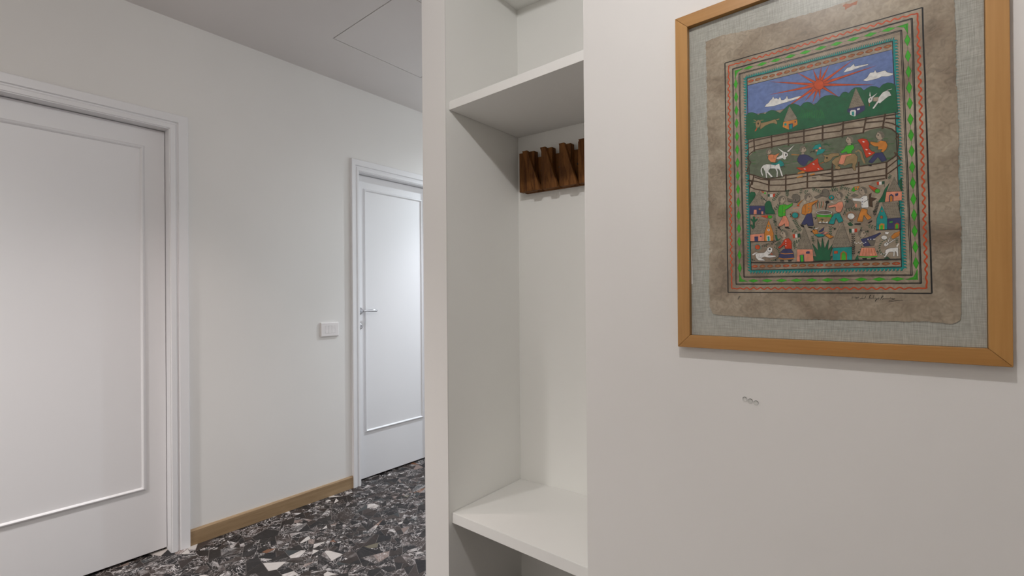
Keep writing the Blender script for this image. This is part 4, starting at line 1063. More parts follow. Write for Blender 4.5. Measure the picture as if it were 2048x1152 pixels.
L K 0.42 -249.5 1398.7 -245.5 1397.8
L K 0.42 -243.6 1397.7 -239.1 1397.5
L K 0.42 -263.8 1395.9 -259.1 1395.6
L K 0.42 -257.8 1395.4 -253 1395
L K 0.42 -250.9 1394.6 -246.7 1394.6
L K 0.42 -245.1 1394.5 -240.4 1393.6
P O 1 -229.3 1423.5 -219.7 1393.1 -220.3 1375 -238.7 1376.5 -238.6 1394.8
P P 1 -268.1 1394 -238.9 1394 -239.1 1376.5 -268.2 1378.5
P N 0 -259.5 1388.4 -251.3 1388.2 -251.4 1376.8 -259.1 1376.9
P N 0 -244 1387.8 -244.2 1387.1 -244.8 1386.5 -245.6 1386.3 -246.5 1386.3 -247.3 1386.7 -247.8 1387.4 -248 1388.1 -247.8 1388.8 -247.3 1389.4 -246.4 1389.7 -245.6 1389.6 -244.8 1389.2 -244.2 1388.5
P W 0 -227.3 1400.9 -227.6 1399.7 -228.3 1398.8 -229.2 1398.4 -230.3 1398.5 -231.3 1399.1 -231.9 1400.1 -232.2 1401.3 -231.9 1402.5 -231.2 1403.3 -230.3 1403.8 -229.2 1403.7 -228.2 1403 -227.6 1402
P N 0 -228.5 1401 -228.7 1400.4 -229 1400 -229.5 1399.7 -230 1399.8 -230.5 1400.1 -230.8 1400.6 -230.9 1401.2 -230.8 1401.8 -230.5 1402.2 -230 1402.4 -229.5 1402.4 -229 1402.1 -228.6 1401.6
P W 0 -234.1 1388.5 -228 1388.8 -226.2 1386.1 -226.3 1376 -233.4 1376
P T 0 -232.3 1386.6 -228 1386.7 -227.4 1376.1 -231.9 1376.4
P T 0 -228.3 1410.4 -228.4 1409.8 -228.8 1409.3 -229.4 1409 -230 1409.1 -230.5 1409.4 -230.9 1410 -231 1410.7 -230.9 1411.3 -230.5 1411.8 -230 1412 -229.3 1412 -228.8 1411.6 -228.4 1411.1
L K 1 -269.8 1377.2 -211.7 1374.8
L k 0.5 -214.4 1406 -217.9 1431.5
P k 0 -214.9 1409.2 -216.2 1411.1 -218.3 1411.5 -216.9 1409.6
P k 0 -214.9 1409.2 -213 1410 -212.2 1412.1 -214.1 1411.3
P k 0 -215.3 1412.4 -216.6 1414.3 -218.7 1414.7 -217.4 1412.8
P k 0 -215.3 1412.4 -213.4 1413.1 -212.6 1415.2 -214.5 1414.5
P k 0 -215.7 1415.6 -217.1 1417.5 -219.2 1417.9 -217.8 1416
P k 0 -215.7 1415.6 -213.8 1416.3 -213.1 1418.4 -214.9 1417.6
P k 0 -216.2 1418.7 -217.5 1420.7 -219.6 1421.1 -218.3 1419.2
P k 0 -216.2 1418.7 -214.3 1419.5 -213.5 1421.6 -215.4 1420.8
P k 0 -216.6 1421.9 -218 1423.9 -220 1424.3 -218.7 1422.4
P k 0 -216.6 1421.9 -214.7 1422.7 -213.9 1424.8 -215.8 1424
P k 0 -217.1 1425.1 -218.4 1427 -220.5 1427.5 -219.1 1425.6
P k 0 -217.1 1425.1 -215.2 1425.9 -214.4 1428 -216.3 1427.2
P k 0 -217.5 1428.3 -218.8 1430.2 -220.9 1430.7 -219.6 1428.8
P k 0 -217.5 1428.3 -215.6 1429.1 -214.8 1431.2 -216.7 1430.4
P k 0 -217.9 1431.5 -219.3 1433.4 -221.4 1433.9 -220 1432
P k 0 -217.9 1431.5 -216 1432.3 -215.2 1434.4 -217.1 1433.6
L k 0.5 -214.7 1375.9 -213.7 1402.6
P k 0 -214.5 1381.2 -215.3 1382.9 -216.8 1383.5 -216 1381.9
P k 0 -214.5 1381.2 -212.9 1381.5 -212 1382.9 -213.6 1382.7
P k 0 -214.3 1386.6 -215.1 1388.2 -216.6 1388.9 -215.8 1387.2
P k 0 -214.3 1386.6 -212.7 1386.8 -211.8 1388.3 -213.4 1388
P k 0 -214.1 1391.9 -214.9 1393.5 -216.4 1394.2 -215.6 1392.6
P k 0 -214.1 1391.9 -212.5 1392.2 -211.7 1393.6 -213.2 1393.3
P k 0 -213.9 1397.2 -214.7 1398.9 -216.2 1399.5 -215.4 1397.9
P k 0 -213.9 1397.2 -212.3 1397.5 -211.5 1398.9 -213 1398.7
P k 0 -213.7 1402.6 -214.5 1404.2 -216 1404.9 -215.2 1403.2
P k 0 -213.7 1402.6 -212.2 1402.8 -211.3 1404.3 -212.8 1404
P G 0 -214.7 1375.9 -217.5 1389.5 -213.1 1385.8 -210.2 1375.5
P G 0 -213.2 1375.8 -202.8 1383.2 -208.8 1375.4
P T 0 -248.1 1363.7 -242.8 1362.8 -248.1 1362.4
P T 0 -248.4 1361.4 -243.9 1358.8 -249 1360.2
P T 0 -249.6 1359.4 -246.7 1355.8 -250.6 1358.6
P T 0 -251.5 1358.3 -250.8 1354.2 -252.7 1358.1
P T 0 -253.7 1358.2 -255.4 1354.5 -254.9 1358.6
P T 0 -255.7 1359.1 -259.5 1356.6 -256.7 1360.1
P T 0 -257.3 1361 -262.3 1360.1 -257.8 1362.3
P T 0 -258 1363.4 -263.3 1364.3 -257.9 1364.7
P T 0 -257.7 1365.8 -262.3 1368.3 -257.1 1366.9
P T 0 -256.5 1367.7 -259.4 1371.4 -255.5 1368.5
P T 0 -254.6 1368.9 -255.2 1372.9 -253.3 1369
P T 0 -252.4 1368.9 -250.7 1372.6 -251.2 1368.5
P T 0 -250.3 1368 -246.6 1370.4 -249.4 1367
P T 0 -248.8 1366.1 -243.8 1367 -248.3 1364.8
P D 1 -247.6 1363.2 -248.2 1360.8 -249.7 1358.9 -251.9 1358 -254.3 1358.1 -256.4 1359.4 -257.9 1361.4 -258.5 1363.9 -257.9 1366.4 -256.4 1368.2 -254.2 1369.2 -251.8 1369 -249.6 1367.7 -248.1 1365.6
L K 0.5 -246.5 1364.8 -230.5 1368.7
P K 0 -243.8 1365.5 -242.6 1366.8 -242.6 1368.9 -243.8 1367.5
P K 0 -243.8 1365.5 -242.9 1363.7 -241.1 1363 -242.1 1364.8
P K 0 -241.1 1366.1 -239.9 1367.5 -239.9 1369.5 -241.1 1368.1
P K 0 -241.1 1366.1 -240.2 1364.3 -238.5 1363.7 -239.4 1365.4
P K 0 -238.4 1366.8 -237.2 1368.1 -237.2 1370.2 -238.5 1368.8
P K 0 -238.4 1366.8 -237.5 1365 -235.8 1364.3 -236.7 1366.1
P K 0 -235.8 1367.4 -234.5 1368.8 -234.6 1370.8 -235.8 1369.4
P K 0 -235.8 1367.4 -234.9 1365.6 -233.1 1365 -234 1366.7
P K 0 -233.1 1368.1 -231.9 1369.4 -231.9 1371.4 -233.1 1370.1
P K 0 -233.1 1368.1 -232.2 1366.3 -230.5 1365.6 -231.4 1367.4
P K 0 -230.5 1368.7 -229.2 1370.1 -229.2 1372.1 -230.5 1370.7
P K 0 -230.5 1368.7 -229.5 1366.9 -227.8 1366.3 -228.7 1368
L K 0.5 -226.7 1365 -217.7 1374.4
P K 0 -223.7 1368.2 -223.3 1369.9 -224.1 1371.6 -224.5 1369.8
P K 0 -223.7 1368.2 -222.3 1367.2 -220.7 1367.5 -222.1 1368.5
P K 0 -220.7 1371.3 -220.3 1373 -221.1 1374.7 -221.5 1373
P K 0 -220.7 1371.3 -219.3 1370.3 -217.7 1370.6 -219.1 1371.6
P K 0 -217.7 1374.4 -217.3 1376.2 -218.1 1377.8 -218.4 1376.1
P K 0 -217.7 1374.4 -216.3 1373.4 -214.7 1373.7 -216.1 1374.7
P W 1 -258.3 1346.8 -253.6 1349.9 -239 1349.8 -231.3 1358.6 -225.2 1362.4 -223 1356.4 -223.8 1350.5 -226.9 1346.5 -232.9 1343.5 -216.4 1341.7 -215 1339.1 -228.4 1337.3 -239 1340.5 -245.2 1337.4 -237.6 1332.8 -239.1 1331.1 -251.4 1332.6 -256 1338
P W 1 -233.6 1358.8 -228.2 1362.1 -222.3 1358.8 -223.1 1351.3 -226.9 1347.9 -232.1 1351.9
P W 0 -265.3 1346.3 -259 1351.1 -252.8 1351.6 -262.2 1345.3
P K 0 -225.7 1356.9 -225.9 1355.9 -226.5 1355.1 -227.4 1354.7 -228.3 1354.8 -229.2 1355.3 -229.7 1356.1 -229.9 1357.2 -229.7 1358.2 -229.1 1359 -228.3 1359.4 -227.3 1359.3 -226.5 1358.8 -225.9 1357.9
L K 0.5 -249 1346.2 -250.6 1339.4 -243.7 1337.3
P D 0 -226.1 1348.1 -220.9 1344.8 -225.4 1344.4
P k 0 -218.9 1359.3 -218.7 1363 -216.3 1359.2
P k 0 -216 1357.4 -214.5 1361 -213.4 1356.7
P k 0 -213.5 1354.8 -210.8 1358.1 -211.1 1353.6
P k 0 -211.8 1351.7 -208 1354.5 -209.6 1350
P k 0 -210.7 1348.3 -206.1 1350.4 -209 1346.2
P k 0 -210.5 1344.8 -205.3 1346 -209.3 1342.4
P k 0 -211.1 1341.3 -205.7 1341.7 -210.5 1338.8
P k 0 -212.5 1338.2 -207.2 1337.7 -212.6 1335.7
P k 0 -214.6 1335.5 -209.7 1334.1 -215.3 1333.2
P k 0 -217.3 1333.5 -213.1 1331.4 -218.6 1331.6
P k 0 -220.4 1332.3 -217.2 1329.5 -222.2 1330.9
P k 0 -223.7 1332 -221.8 1328.7 -225.9 1331.1
P f 0 -201.7 1385.9 -196.2 1385.5 -195.4 1375.3 -203 1375.9
L K 0.5 -195.4 1382.5 -194.6 1376.7
L K 0.5 -201.3 1382 -201.7 1377.7
P f 1 -206.5 1390.2 -205 1392.7 -204.3 1395.1 -202.7 1396.9 -200.8 1398 -198.6 1398.2 -196.5 1397.5 -194.5 1396.1 -193 1394.1 -192 1391.6 -191.7 1388.9 -192.1 1386.3 -193.1 1383.9 -194.6 1382.2 -196.6 1381.1 -198.8 1380.9 -200.9 1381.5 -202.9 1382.9 -204.4 1384.9 -206.1 1387.2
P q 0 -203.8 1397.1 -201.4 1398.5 -198.6 1398.8 -195.9 1398 -193.5 1396.2 -191.7 1393.5 -190.8 1390.4 -190.8 1387.2 -191.8 1384.3 -193.6 1381.9 -195.8 1385.9 -197 1391.8 -200.3 1395.4
L K 0.45 -201.2 1398.1 -198.8 1394.3
L K 0.45 -198 1398.3 -197.4 1394
L K 0.45 -194.8 1396.8 -196.2 1392.9
L K 0.45 -192.4 1394 -195.5 1391.1
L K 0.45 -191.2 1390.4 -195.3 1389.1
L K 0.45 -191.4 1386.6 -195.8 1387.1
P K 0 -200.2 1390.8 -200.3 1390.4 -200.7 1390.2 -201.3 1390.1 -202 1390.1 -202.5 1390.3 -202.9 1390.7 -203.1 1391.1 -202.9 1391.4 -202.5 1391.7 -201.9 1391.8 -201.3 1391.8 -200.7 1391.5 -200.3 1391.2
L K 0.5 -199.9 1392.5 -203.3 1393.1
L K 0.4 -202.5 1385.8 -204.8 1386.4
P R 1 -197 1377.8 -189.8 1378.8 -184.1 1371.8 -183.5 1355.3 -188.6 1353.2 -196.5 1356.2 -198.6 1364.6 -207.4 1357 -211.1 1359.7 -204.4 1365.1 -200 1373
P W 0 -194.3 1372.9 -194.4 1372.4 -194.7 1372 -195.1 1371.9 -195.6 1371.9 -196 1372.1 -196.2 1372.6 -196.3 1373.1 -196.2 1373.6 -196 1374 -195.5 1374.1 -195.1 1374.1 -194.7 1373.9 -194.4 1373.4
P W 0 -194.4 1367.3 -194.5 1366.8 -194.8 1366.4 -195.2 1366.2 -195.6 1366.3 -196 1366.5 -196.3 1366.9 -196.4 1367.5 -196.3 1367.9 -196 1368.3 -195.6 1368.5 -195.1 1368.5 -194.7 1368.2 -194.5 1367.8
P W 0 -194.4 1362.3 -194.5 1361.8 -194.8 1361.5 -195.2 1361.3 -195.7 1361.3 -196.1 1361.6 -196.3 1362 -196.4 1362.5 -196.3 1363 -196 1363.4 -195.6 1363.6 -195.2 1363.5 -194.8 1363.3 -194.5 1362.8
P N 1 -200.1 1355.6 -185.7 1355.1 -180.7 1346.1 -179.4 1334.5 -181.6 1331.4 -209.1 1333.7 -210.5 1337.1 -206.8 1347.7
L O 1.8 -206.1 1346.5 -197.3 1344.3 -181.2 1344.5
L O 2.2 -209.8 1335.8 -198.9 1332.8 -179.8 1333.7
P K 0 -207.7 1330.3 -200.3 1330.7 -198.9 1327.3 -206.9 1327.8
P K 0 -191.6 1330.3 -184.4 1329.9 -184.5 1326.6 -190.9 1326.4
L k 0.5 -204.4 1373.4 -213.3 1365.7
P k 0 -206.6 1371.5 -207.4 1369 -206.4 1366.5 -205.6 1369
P k 0 -206.6 1371.5 -208.5 1373.2 -210.9 1373 -208.9 1371.3
P k 0 -208.8 1369.6 -209.6 1367.1 -208.6 1364.6 -207.8 1367
P k 0 -208.8 1369.6 -210.7 1371.3 -213.1 1371.1 -211.2 1369.4
P k 0 -211 1367.6 -211.8 1365.2 -210.8 1362.6 -210.1 1365.1
P k 0 -211 1367.6 -213 1369.4 -215.3 1369.1 -213.4 1367.4
P k 0 -213.3 1365.7 -214.1 1363.2 -213.1 1360.7 -212.3 1363.2
P k 0 -213.3 1365.7 -215.2 1367.4 -217.6 1367.2 -215.6 1365.5
L k 0.5 -184.1 1366.8 -171.3 1370.8
P k 0 -179.9 1368.2 -178.2 1370.3 -178.3 1373.3 -180 1371.2
P k 0 -179.9 1368.2 -178.4 1365.5 -175.9 1364.7 -177.3 1367.3
P k 0 -175.6 1369.5 -173.9 1371.6 -174 1374.6 -175.7 1372.5
P k 0 -175.6 1369.5 -174.2 1366.9 -171.7 1366 -173.1 1368.6
P k 0 -171.3 1370.8 -169.7 1372.9 -169.8 1375.9 -171.5 1373.8
P k 0 -171.3 1370.8 -169.9 1368.2 -167.4 1367.3 -168.8 1369.9
L k 0.5 -181.3 1368.3 -177.1 1358.1
P k 0 -179.9 1364.9 -177.9 1363.3 -175.7 1363.7 -177.6 1365.2
P k 0 -179.9 1364.9 -181.6 1363.2 -181.8 1360.6 -180.1 1362.3
P k 0 -178.5 1361.5 -176.6 1359.9 -174.3 1360.3 -176.2 1361.9
P k 0 -178.5 1361.5 -180.2 1359.9 -180.4 1357.2 -178.7 1358.9
P k 0 -177.1 1358.1 -175.2 1356.6 -172.9 1356.9 -174.8 1358.5
P k 0 -177.1 1358.1 -178.8 1356.5 -179 1353.9 -177.3 1355.5
P f 0 -205 1463.8 -199.7 1463.1 -199 1453.2 -206.4 1454.2
L K 0.5 -205.5 1461 -206.3 1455.6
L K 0.5 -199.8 1459.4 -199.4 1455.1
P f 1 -194.6 1466.1 -196 1468.8 -196.6 1471.3 -198.1 1473.3 -200 1474.8 -202.1 1475.5 -204.2 1475.4 -206.1 1474.5 -207.6 1472.8 -208.6 1470.6 -208.9 1468.1 -208.6 1465.4 -207.7 1462.9 -206.2 1460.9 -204.3 1459.4 -202.2 1458.8 -200.1 1458.9 -198.2 1459.8 -196.7 1461.5 -195 1463.3
P q 0 -197.1 1473.3 -199.4 1475.2 -202.1 1476.2 -204.7 1476 -207.1 1474.7 -208.9 1472.6 -209.8 1469.7 -209.8 1466.6 -208.9 1463.5 -207.2 1460.9 -205 1464.3 -203.8 1469.7 -200.5 1472.5
L K 0.45 -199.6 1474.8 -201.9 1471.7
L K 0.45 -202.7 1475.7 -203.3 1471.8
L K 0.45 -205.8 1475.1 -204.5 1470.9
L K 0.45 -208.2 1472.9 -205.3 1469.4
L K 0.45 -209.4 1469.6 -205.4 1467.5
L K 0.45 -209.3 1465.9 -204.9 1465.4
P K 0 -197.9 1467.7 -198 1467.3 -198.4 1467.1 -199 1467 -199.6 1467.1 -200.1 1467.3 -200.5 1467.7 -200.7 1468 -200.5 1468.4 -200.1 1468.6 -199.6 1468.7 -199 1468.6 -198.4 1468.4 -198 1468
L K 0.5 -200.9 1469.8 -197.6 1469.6
L K 0.4 -198.5 1462.7 -196.3 1462.8
P g 1 -207.4 1455.3 -196.4 1455.6 -192.1 1452.5 -181.3 1456.9 -182 1451.3 -192.1 1444.3 -195.3 1443.9 -195.9 1429 -205.4 1428.4 -209.8 1430.6 -210.4 1442.4
P P 1 -200.3 1429.5 -194.4 1429.7 -188.8 1415 -188.9 1405.1 -196.8 1405.6 -197.5 1412.6 -201.9 1408.1 -208.5 1407.1 -209.9 1410.6 -204 1421.6
L K 0.5 -201.5 1453.7 -200.9 1444.5 -201.7 1428.8
P D 0 -197 1451.5 -197.1 1451.1 -197.4 1450.8 -197.7 1450.6 -198.1 1450.7 -198.4 1450.9 -198.7 1451.3 -198.8 1451.7 -198.7 1452.2 -198.4 1452.5 -198.1 1452.6 -197.7 1452.6 -197.3 1452.3 -197.1 1452
P D 0 -197.1 1444.1 -197.2 1443.6 -197.4 1443.3 -197.8 1443.2 -198.2 1443.2 -198.5 1443.5 -198.7 1443.8 -198.8 1444.3 -198.7 1444.7 -198.5 1445 -198.1 1445.2 -197.8 1445.1 -197.4 1444.9 -197.2 1444.5
P D 0 -197.1 1437.4 -197.2 1437 -197.5 1436.7 -197.8 1436.6 -198.2 1436.6 -198.6 1436.8 -198.8 1437.2 -198.9 1437.6 -198.8 1438.1 -198.5 1438.4 -198.2 1438.5 -197.8 1438.5 -197.5 1438.3 -197.2 1437.9
P K 0 -198.3 1404.4 -191 1404.5 -185.3 1399 -195.4 1401.6
P K 0 -212.2 1408.3 -207 1405.3 -206.3 1401 -210 1402.2
P y 1 -191.9 1469.1 -184.8 1464.8 -178.4 1463.9 -183.3 1469.5 -180.4 1475.7 -173.3 1475.5 -167 1469.7 -167.1 1461.6 -174.2 1456 -180.6 1458.5 -190.6 1461.4
L k 0.5 -191.9 1470.7 -191.8 1484.7
P k 0 -191.9 1474.2 -193.2 1476.8 -195.6 1477.9 -194.3 1475.3
P k 0 -191.9 1474.2 -189.5 1474.6 -188.2 1476.9 -190.6 1476.5
P k 0 -191.9 1477.7 -193.2 1480.3 -195.6 1481.4 -194.3 1478.8
P k 0 -191.9 1477.7 -189.5 1478.1 -188.2 1480.4 -190.6 1480
P k 0 -191.9 1481.2 -193.1 1483.8 -195.5 1484.9 -194.3 1482.3
P k 0 -191.9 1481.2 -189.4 1481.6 -188.1 1483.9 -190.5 1483.5
P k 0 -191.8 1484.7 -193.1 1487.4 -195.5 1488.5 -194.2 1485.8
P k 0 -191.8 1484.7 -189.4 1485.1 -188.1 1487.4 -190.5 1487
L k 0.5 -166.3 1472.8 -164.8 1484
P k 0 -165.8 1476.6 -166.6 1478.8 -168.4 1479.9 -167.6 1477.7
P k 0 -165.8 1476.6 -163.9 1476.6 -162.6 1478.1 -164.5 1478.2
P k 0 -165.3 1480.3 -166.1 1482.5 -167.9 1483.7 -167.1 1481.5
P k 0 -165.3 1480.3 -163.4 1480.3 -162.1 1481.9 -164.1 1481.9
P k 0 -164.8 1484 -165.6 1486.2 -167.4 1487.4 -166.6 1485.2
P k 0 -164.8 1484 -162.9 1484 -161.6 1485.6 -163.6 1485.6
L k 0.5 -162.1 1478.7 -155.1 1476.9
P k 0 -158.6 1477.8 -156.2 1478.8 -155.2 1481.6 -157.6 1480.6
P k 0 -158.6 1477.8 -158.2 1474.7 -156.1 1472.5 -156.5 1475.6
P k 0 -155.1 1476.9 -152.7 1477.9 -151.7 1480.7 -154.2 1479.7
P k 0 -155.1 1476.9 -154.7 1473.8 -152.6 1471.6 -153 1474.7
P T 1 -170.9 1428.1 -171.5 1425.5 -173.1 1423.5 -175.5 1422.6 -178.2 1422.9 -180.6 1424.4 -182.2 1426.7 -182.8 1429.5 -182.2 1432.1 -180.5 1434.1 -178.1 1435 -175.4 1434.7 -173.1 1433.2 -171.4 1430.9
P f2 0 -170.3 1428.1 -165.6 1426.6 -170.5 1426.7
P f2 0 -170.7 1425.7 -166.6 1422.9 -171.3 1424.5
P f2 0 -171.9 1423.7 -168.8 1419.9 -172.8 1422.9
P f2 0 -173.6 1422.4 -172 1418 -174.8 1421.9
P f2 0 -175.7 1421.8 -175.8 1417.3 -177 1421.8
P f2 0 -178 1422 -179.8 1418 -179.2 1422.5
P f2 0 -180.1 1423.1 -183.3 1420.1 -181.2 1424
P f2 0 -181.9 1424.9 -186.2 1423.2 -182.6 1426.1
P f2 0 -183 1427.1 -187.8 1427 -183.3 1428.5
P f2 0 -183.4 1429.6 -188.2 1431 -183.2 1431
P f2 0 -182.9 1431.9 -187.1 1434.8 -182.4 1433.1
P f2 0 -181.8 1433.9 -184.9 1437.8 -180.8 1434.8
P f2 0 -180 1435.3 -181.6 1439.7 -178.8 1435.7
P f2 0 -177.9 1435.9 -177.8 1440.3 -176.6 1435.8
P f2 0 -175.6 1435.6 -173.9 1439.6 -174.4 1435.1
P f2 0 -173.5 1434.5 -170.3 1437.5 -172.5 1433.6
P f2 0 -171.8 1432.8 -167.6 1434.4 -171.1 1431.5
P f2 0 -170.7 1430.5 -165.9 1430.6 -170.4 1429.1
L k 0.5 -165.6 1389.8 -178 1417.2
P k 0 -167.1 1393.2 -169.3 1394.9 -171.8 1394.4 -169.6 1392.7
P k 0 -167.1 1393.2 -165.3 1395.1 -165.2 1398.1 -167 1396.2
P k 0 -168.7 1396.6 -170.9 1398.3 -173.4 1397.8 -171.2 1396.1
P k 0 -168.7 1396.6 -166.8 1398.5 -166.7 1401.5 -168.6 1399.6
P k 0 -170.2 1400 -172.5 1401.7 -175 1401.2 -172.7 1399.5
P k 0 -170.2 1400 -168.4 1401.9 -168.3 1404.9 -170.1 1403
P k 0 -171.8 1403.4 -174 1405.1 -176.5 1404.6 -174.3 1402.9
P k 0 -171.8 1403.4 -169.9 1405.3 -169.8 1408.3 -171.7 1406.4
P k 0 -173.3 1406.9 -175.6 1408.5 -178.1 1408.1 -175.9 1406.4
P k 0 -173.3 1406.9 -171.5 1408.8 -171.4 1411.7 -173.2 1409.8
P k 0 -174.9 1410.3 -177.2 1412 -179.7 1411.5 -177.4 1409.8
P k 0 -174.9 1410.3 -173 1412.2 -172.9 1415.2 -174.8 1413.3
P k 0 -176.5 1413.7 -178.7 1415.4 -181.3 1415 -179 1413.2
P k 0 -176.5 1413.7 -174.6 1415.6 -174.5 1418.6 -176.4 1416.7
P k 0 -178 1417.2 -180.3 1418.9 -182.8 1418.4 -180.6 1416.7
P k 0 -178 1417.2 -176.2 1419.1 -176.1 1422 -177.9 1420.1
P O 1 -159.4 1463 -170.7 1450.6 -172.1 1454.1
P D 0 -168.5 1449.5 -168.7 1448.9 -169.4 1448.4 -170.4 1448.2 -171.6 1448.3 -172.6 1448.8 -173.3 1449.4 -173.5 1450.2 -173.3 1450.9 -172.6 1451.3 -171.5 1451.5 -170.4 1451.4 -169.4 1450.9 -168.7 1450.3
L P 1.6 -180.7 1444.5 -169.3 1444.8
P f 0 -154.6 1461.8 -149.4 1461.1 -148.7 1451.2 -155.9 1452.1
L K 0.5 -155 1459 -155.9 1453.5
L K 0.5 -149.5 1457.3 -149.1 1453.1
P f 1 -144.5 1464.1 -145.8 1466.8 -146.4 1469.3 -147.9 1471.4 -149.7 1472.8 -151.7 1473.6 -153.8 1473.4 -155.6 1472.5 -157.1 1470.8 -158.1 1468.6 -158.4 1466.1 -158.1 1463.4 -157.2 1460.9 -155.7 1458.9 -153.9 1457.4 -151.8 1456.7 -149.8 1456.9 -148 1457.8 -146.5 1459.5 -144.9 1461.3
P q 0 -146.9 1471.4 -149.1 1473.3 -151.7 1474.2 -154.3 1474 -156.6 1472.8 -158.3 1470.6 -159.3 1467.8 -159.3 1464.6 -158.4 1461.5 -156.7 1458.9 -154.6 1462.3 -153.4 1467.7 -150.1 1470.5
L K 0.45 -149.3 1472.9 -151.6 1469.7
L K 0.45 -152.3 1473.8 -153 1469.8
L K 0.45 -155.3 1473.1 -154.1 1469
L K 0.45 -157.6 1470.9 -154.8 1467.4
L K 0.45 -158.9 1467.6 -155 1465.5
L K 0.45 -158.8 1463.9 -154.5 1463.4
P K 0 -147.6 1465.7 -147.8 1465.3 -148.1 1465.1 -148.7 1465 -149.3 1465.1 -149.8 1465.3 -150.2 1465.7 -150.3 1466.1 -150.2 1466.4 -149.8 1466.7 -149.3 1466.7 -148.7 1466.7 -148.1 1466.4 -147.8 1466.1
L K 0.5 -150.6 1467.8 -147.4 1467.6
L K 0.4 -148.2 1460.7 -146.1 1460.8
P O 1 -159.5 1450.8 -147.1 1453.2 -133.5 1457.8 -134.2 1454.7 -145.1 1446.5 -145.2 1432.9 -151.4 1427.2 -158.3 1427.2 -164.5 1430.3 -163.7 1443.2
P N 1 -154.8 1429.2 -145.2 1429.7 -143.9 1418.3 -142 1402.1 -153 1402.4 -155 1408.2 -158.5 1405.4 -165.4 1407.7 -159.8 1418.4
L K 0.5 -157.4 1448.1 -156.8 1439.1 -158.3 1428
P T 0 -150 1448 -150.1 1447.5 -150.4 1447.1 -150.7 1447 -151.2 1447 -151.6 1447.3 -151.8 1447.7 -151.9 1448.2 -151.8 1448.7 -151.5 1449.1 -151.2 1449.2 -150.7 1449.2 -150.3 1448.9 -150.1 1448.5
P T 0 -150.1 1440.7 -150.1 1440.3 -150.4 1439.9 -150.8 1439.7 -151.2 1439.8 -151.6 1440.1 -151.9 1440.5 -152 1441 -151.9 1441.5 -151.6 1441.8 -151.2 1442 -150.8 1441.9 -150.4 1441.7 -150.1 1441.2
P T 0 -150.1 1433.8 -150.2 1433.3 -150.5 1433 -150.9 1432.8 -151.3 1432.9 -151.7 1433.1 -151.9 1433.5 -152 1434 -151.9 1434.5 -151.7 1434.9 -151.3 1435.1 -150.8 1435 -150.5 1434.7 -150.2 1434.3
P K 0 -154.4 1401.7 -144.1 1399.1 -144.1 1395.9 -151.6 1398.2
P K 0 -167.5 1407.9 -159.9 1403.9 -159.9 1399 -165.5 1402.8
P y 1 -141.5 1464.5 -128 1469 -126.6 1475.2 -121.3 1479.1 -114.7 1475 -112.8 1466.8 -117.5 1460.4 -124 1464.5 -136.1 1459.8
L k 0.5 -142.8 1475.9 -141.4 1482.1
P k 0 -142.1 1479 -142.7 1481.6 -144.6 1483.1 -144 1480.6
P k 0 -142.1 1479 -139.9 1478.8 -138.3 1480.3 -140.5 1480.6
P k 0 -141.4 1482.1 -142 1484.7 -143.9 1486.3 -143.3 1483.7
P k 0 -141.4 1482.1 -139.2 1481.9 -137.6 1483.4 -139.8 1483.7
L k 0.5 -141.4 1480.5 -130.6 1475
P k 0 -137.8 1478.7 -135.7 1479 -134.5 1481 -136.6 1480.7
P k 0 -137.8 1478.7 -137.9 1476.1 -136.5 1474 -136.4 1476.5
P k 0 -134.2 1476.8 -132.1 1477.1 -130.9 1479.1 -133 1478.8
P k 0 -134.2 1476.8 -134.3 1474.2 -132.9 1472.1 -132.8 1474.7
P k 0 -130.6 1475 -128.5 1475.3 -127.4 1477.3 -129.5 1476.9
P k 0 -130.6 1475 -130.7 1472.4 -129.3 1470.3 -129.2 1472.8
L k 0.5 -112.1 1474.6 -103.2 1478
P k 0 -109.1 1475.7 -107.9 1477.6 -108.2 1480.2 -109.4 1478.3
P k 0 -109.1 1475.7 -107.8 1473.6 -105.7 1472.9 -107 1475.1
P k 0 -106.2 1476.9 -104.9 1478.7 -105.2 1481.3 -106.4 1479.4
P k 0 -106.2 1476.9 -104.8 1474.7 -102.8 1474 -104.1 1476.2
P k 0 -103.2 1478 -102 1479.9 -102.3 1482.4 -103.5 1480.5
P k 0 -103.2 1478 -101.9 1475.8 -99.8 1475.2 -101.1 1477.3
P T 1 -104.7 1458.1 -105.2 1455.9 -106.5 1454.2 -108.5 1453.5 -110.7 1453.8 -112.7 1455.1 -114.1 1457.1 -114.6 1459.5 -114.1 1461.8 -112.7 1463.4 -110.7 1464.2 -108.5 1463.9 -106.5 1462.6 -105.1 1460.5
P D 0 -108 1458.6 -108.2 1457.8 -108.6 1457.2 -109.3 1456.9 -110 1457 -110.6 1457.5 -111 1458.2 -111.2 1459 -111 1459.8 -110.6 1460.4 -109.9 1460.7 -109.2 1460.6 -108.6 1460.2 -108.2 1459.5
P C 1 -137.7 1430.4 -107.2 1426.8 -112 1406.9 -133.9 1408.4
P g 0 -136.4 1425.5 -109.2 1422.3 -109.9 1416.9 -135.8 1420.6
P W 1 -107.9 1426.6 -109.4 1424.6 -113.4 1423.3 -119.3 1423 -126 1423.8 -132 1425.4 -136.1 1427.7 -137.6 1430.1 -136.1 1432.1 -131.9 1433.4 -125.9 1433.7 -119.3 1432.9 -113.4 1431.2 -109.3 1428.9
P y 1 -109.7 1426.8 -111 1425.4 -114.6 1424.7 -119.7 1424.6 -125.5 1425.3 -130.8 1426.5 -134.4 1428.2 -135.7 1429.9 -134.4 1431.2 -130.7 1432 -125.5 1432.1 -119.7 1431.4 -114.5 1430.1 -111 1428.4
P W 0 -133.2 1407.6 -129.8 1410.4 -127.2 1406.6
P W 0 -126.5 1407.7 -123.8 1409.4 -121.2 1406
P W 0 -121.9 1406.1 -116.5 1409.3 -116.6 1405
L K 0.8 -133.9 1406 -114 1404
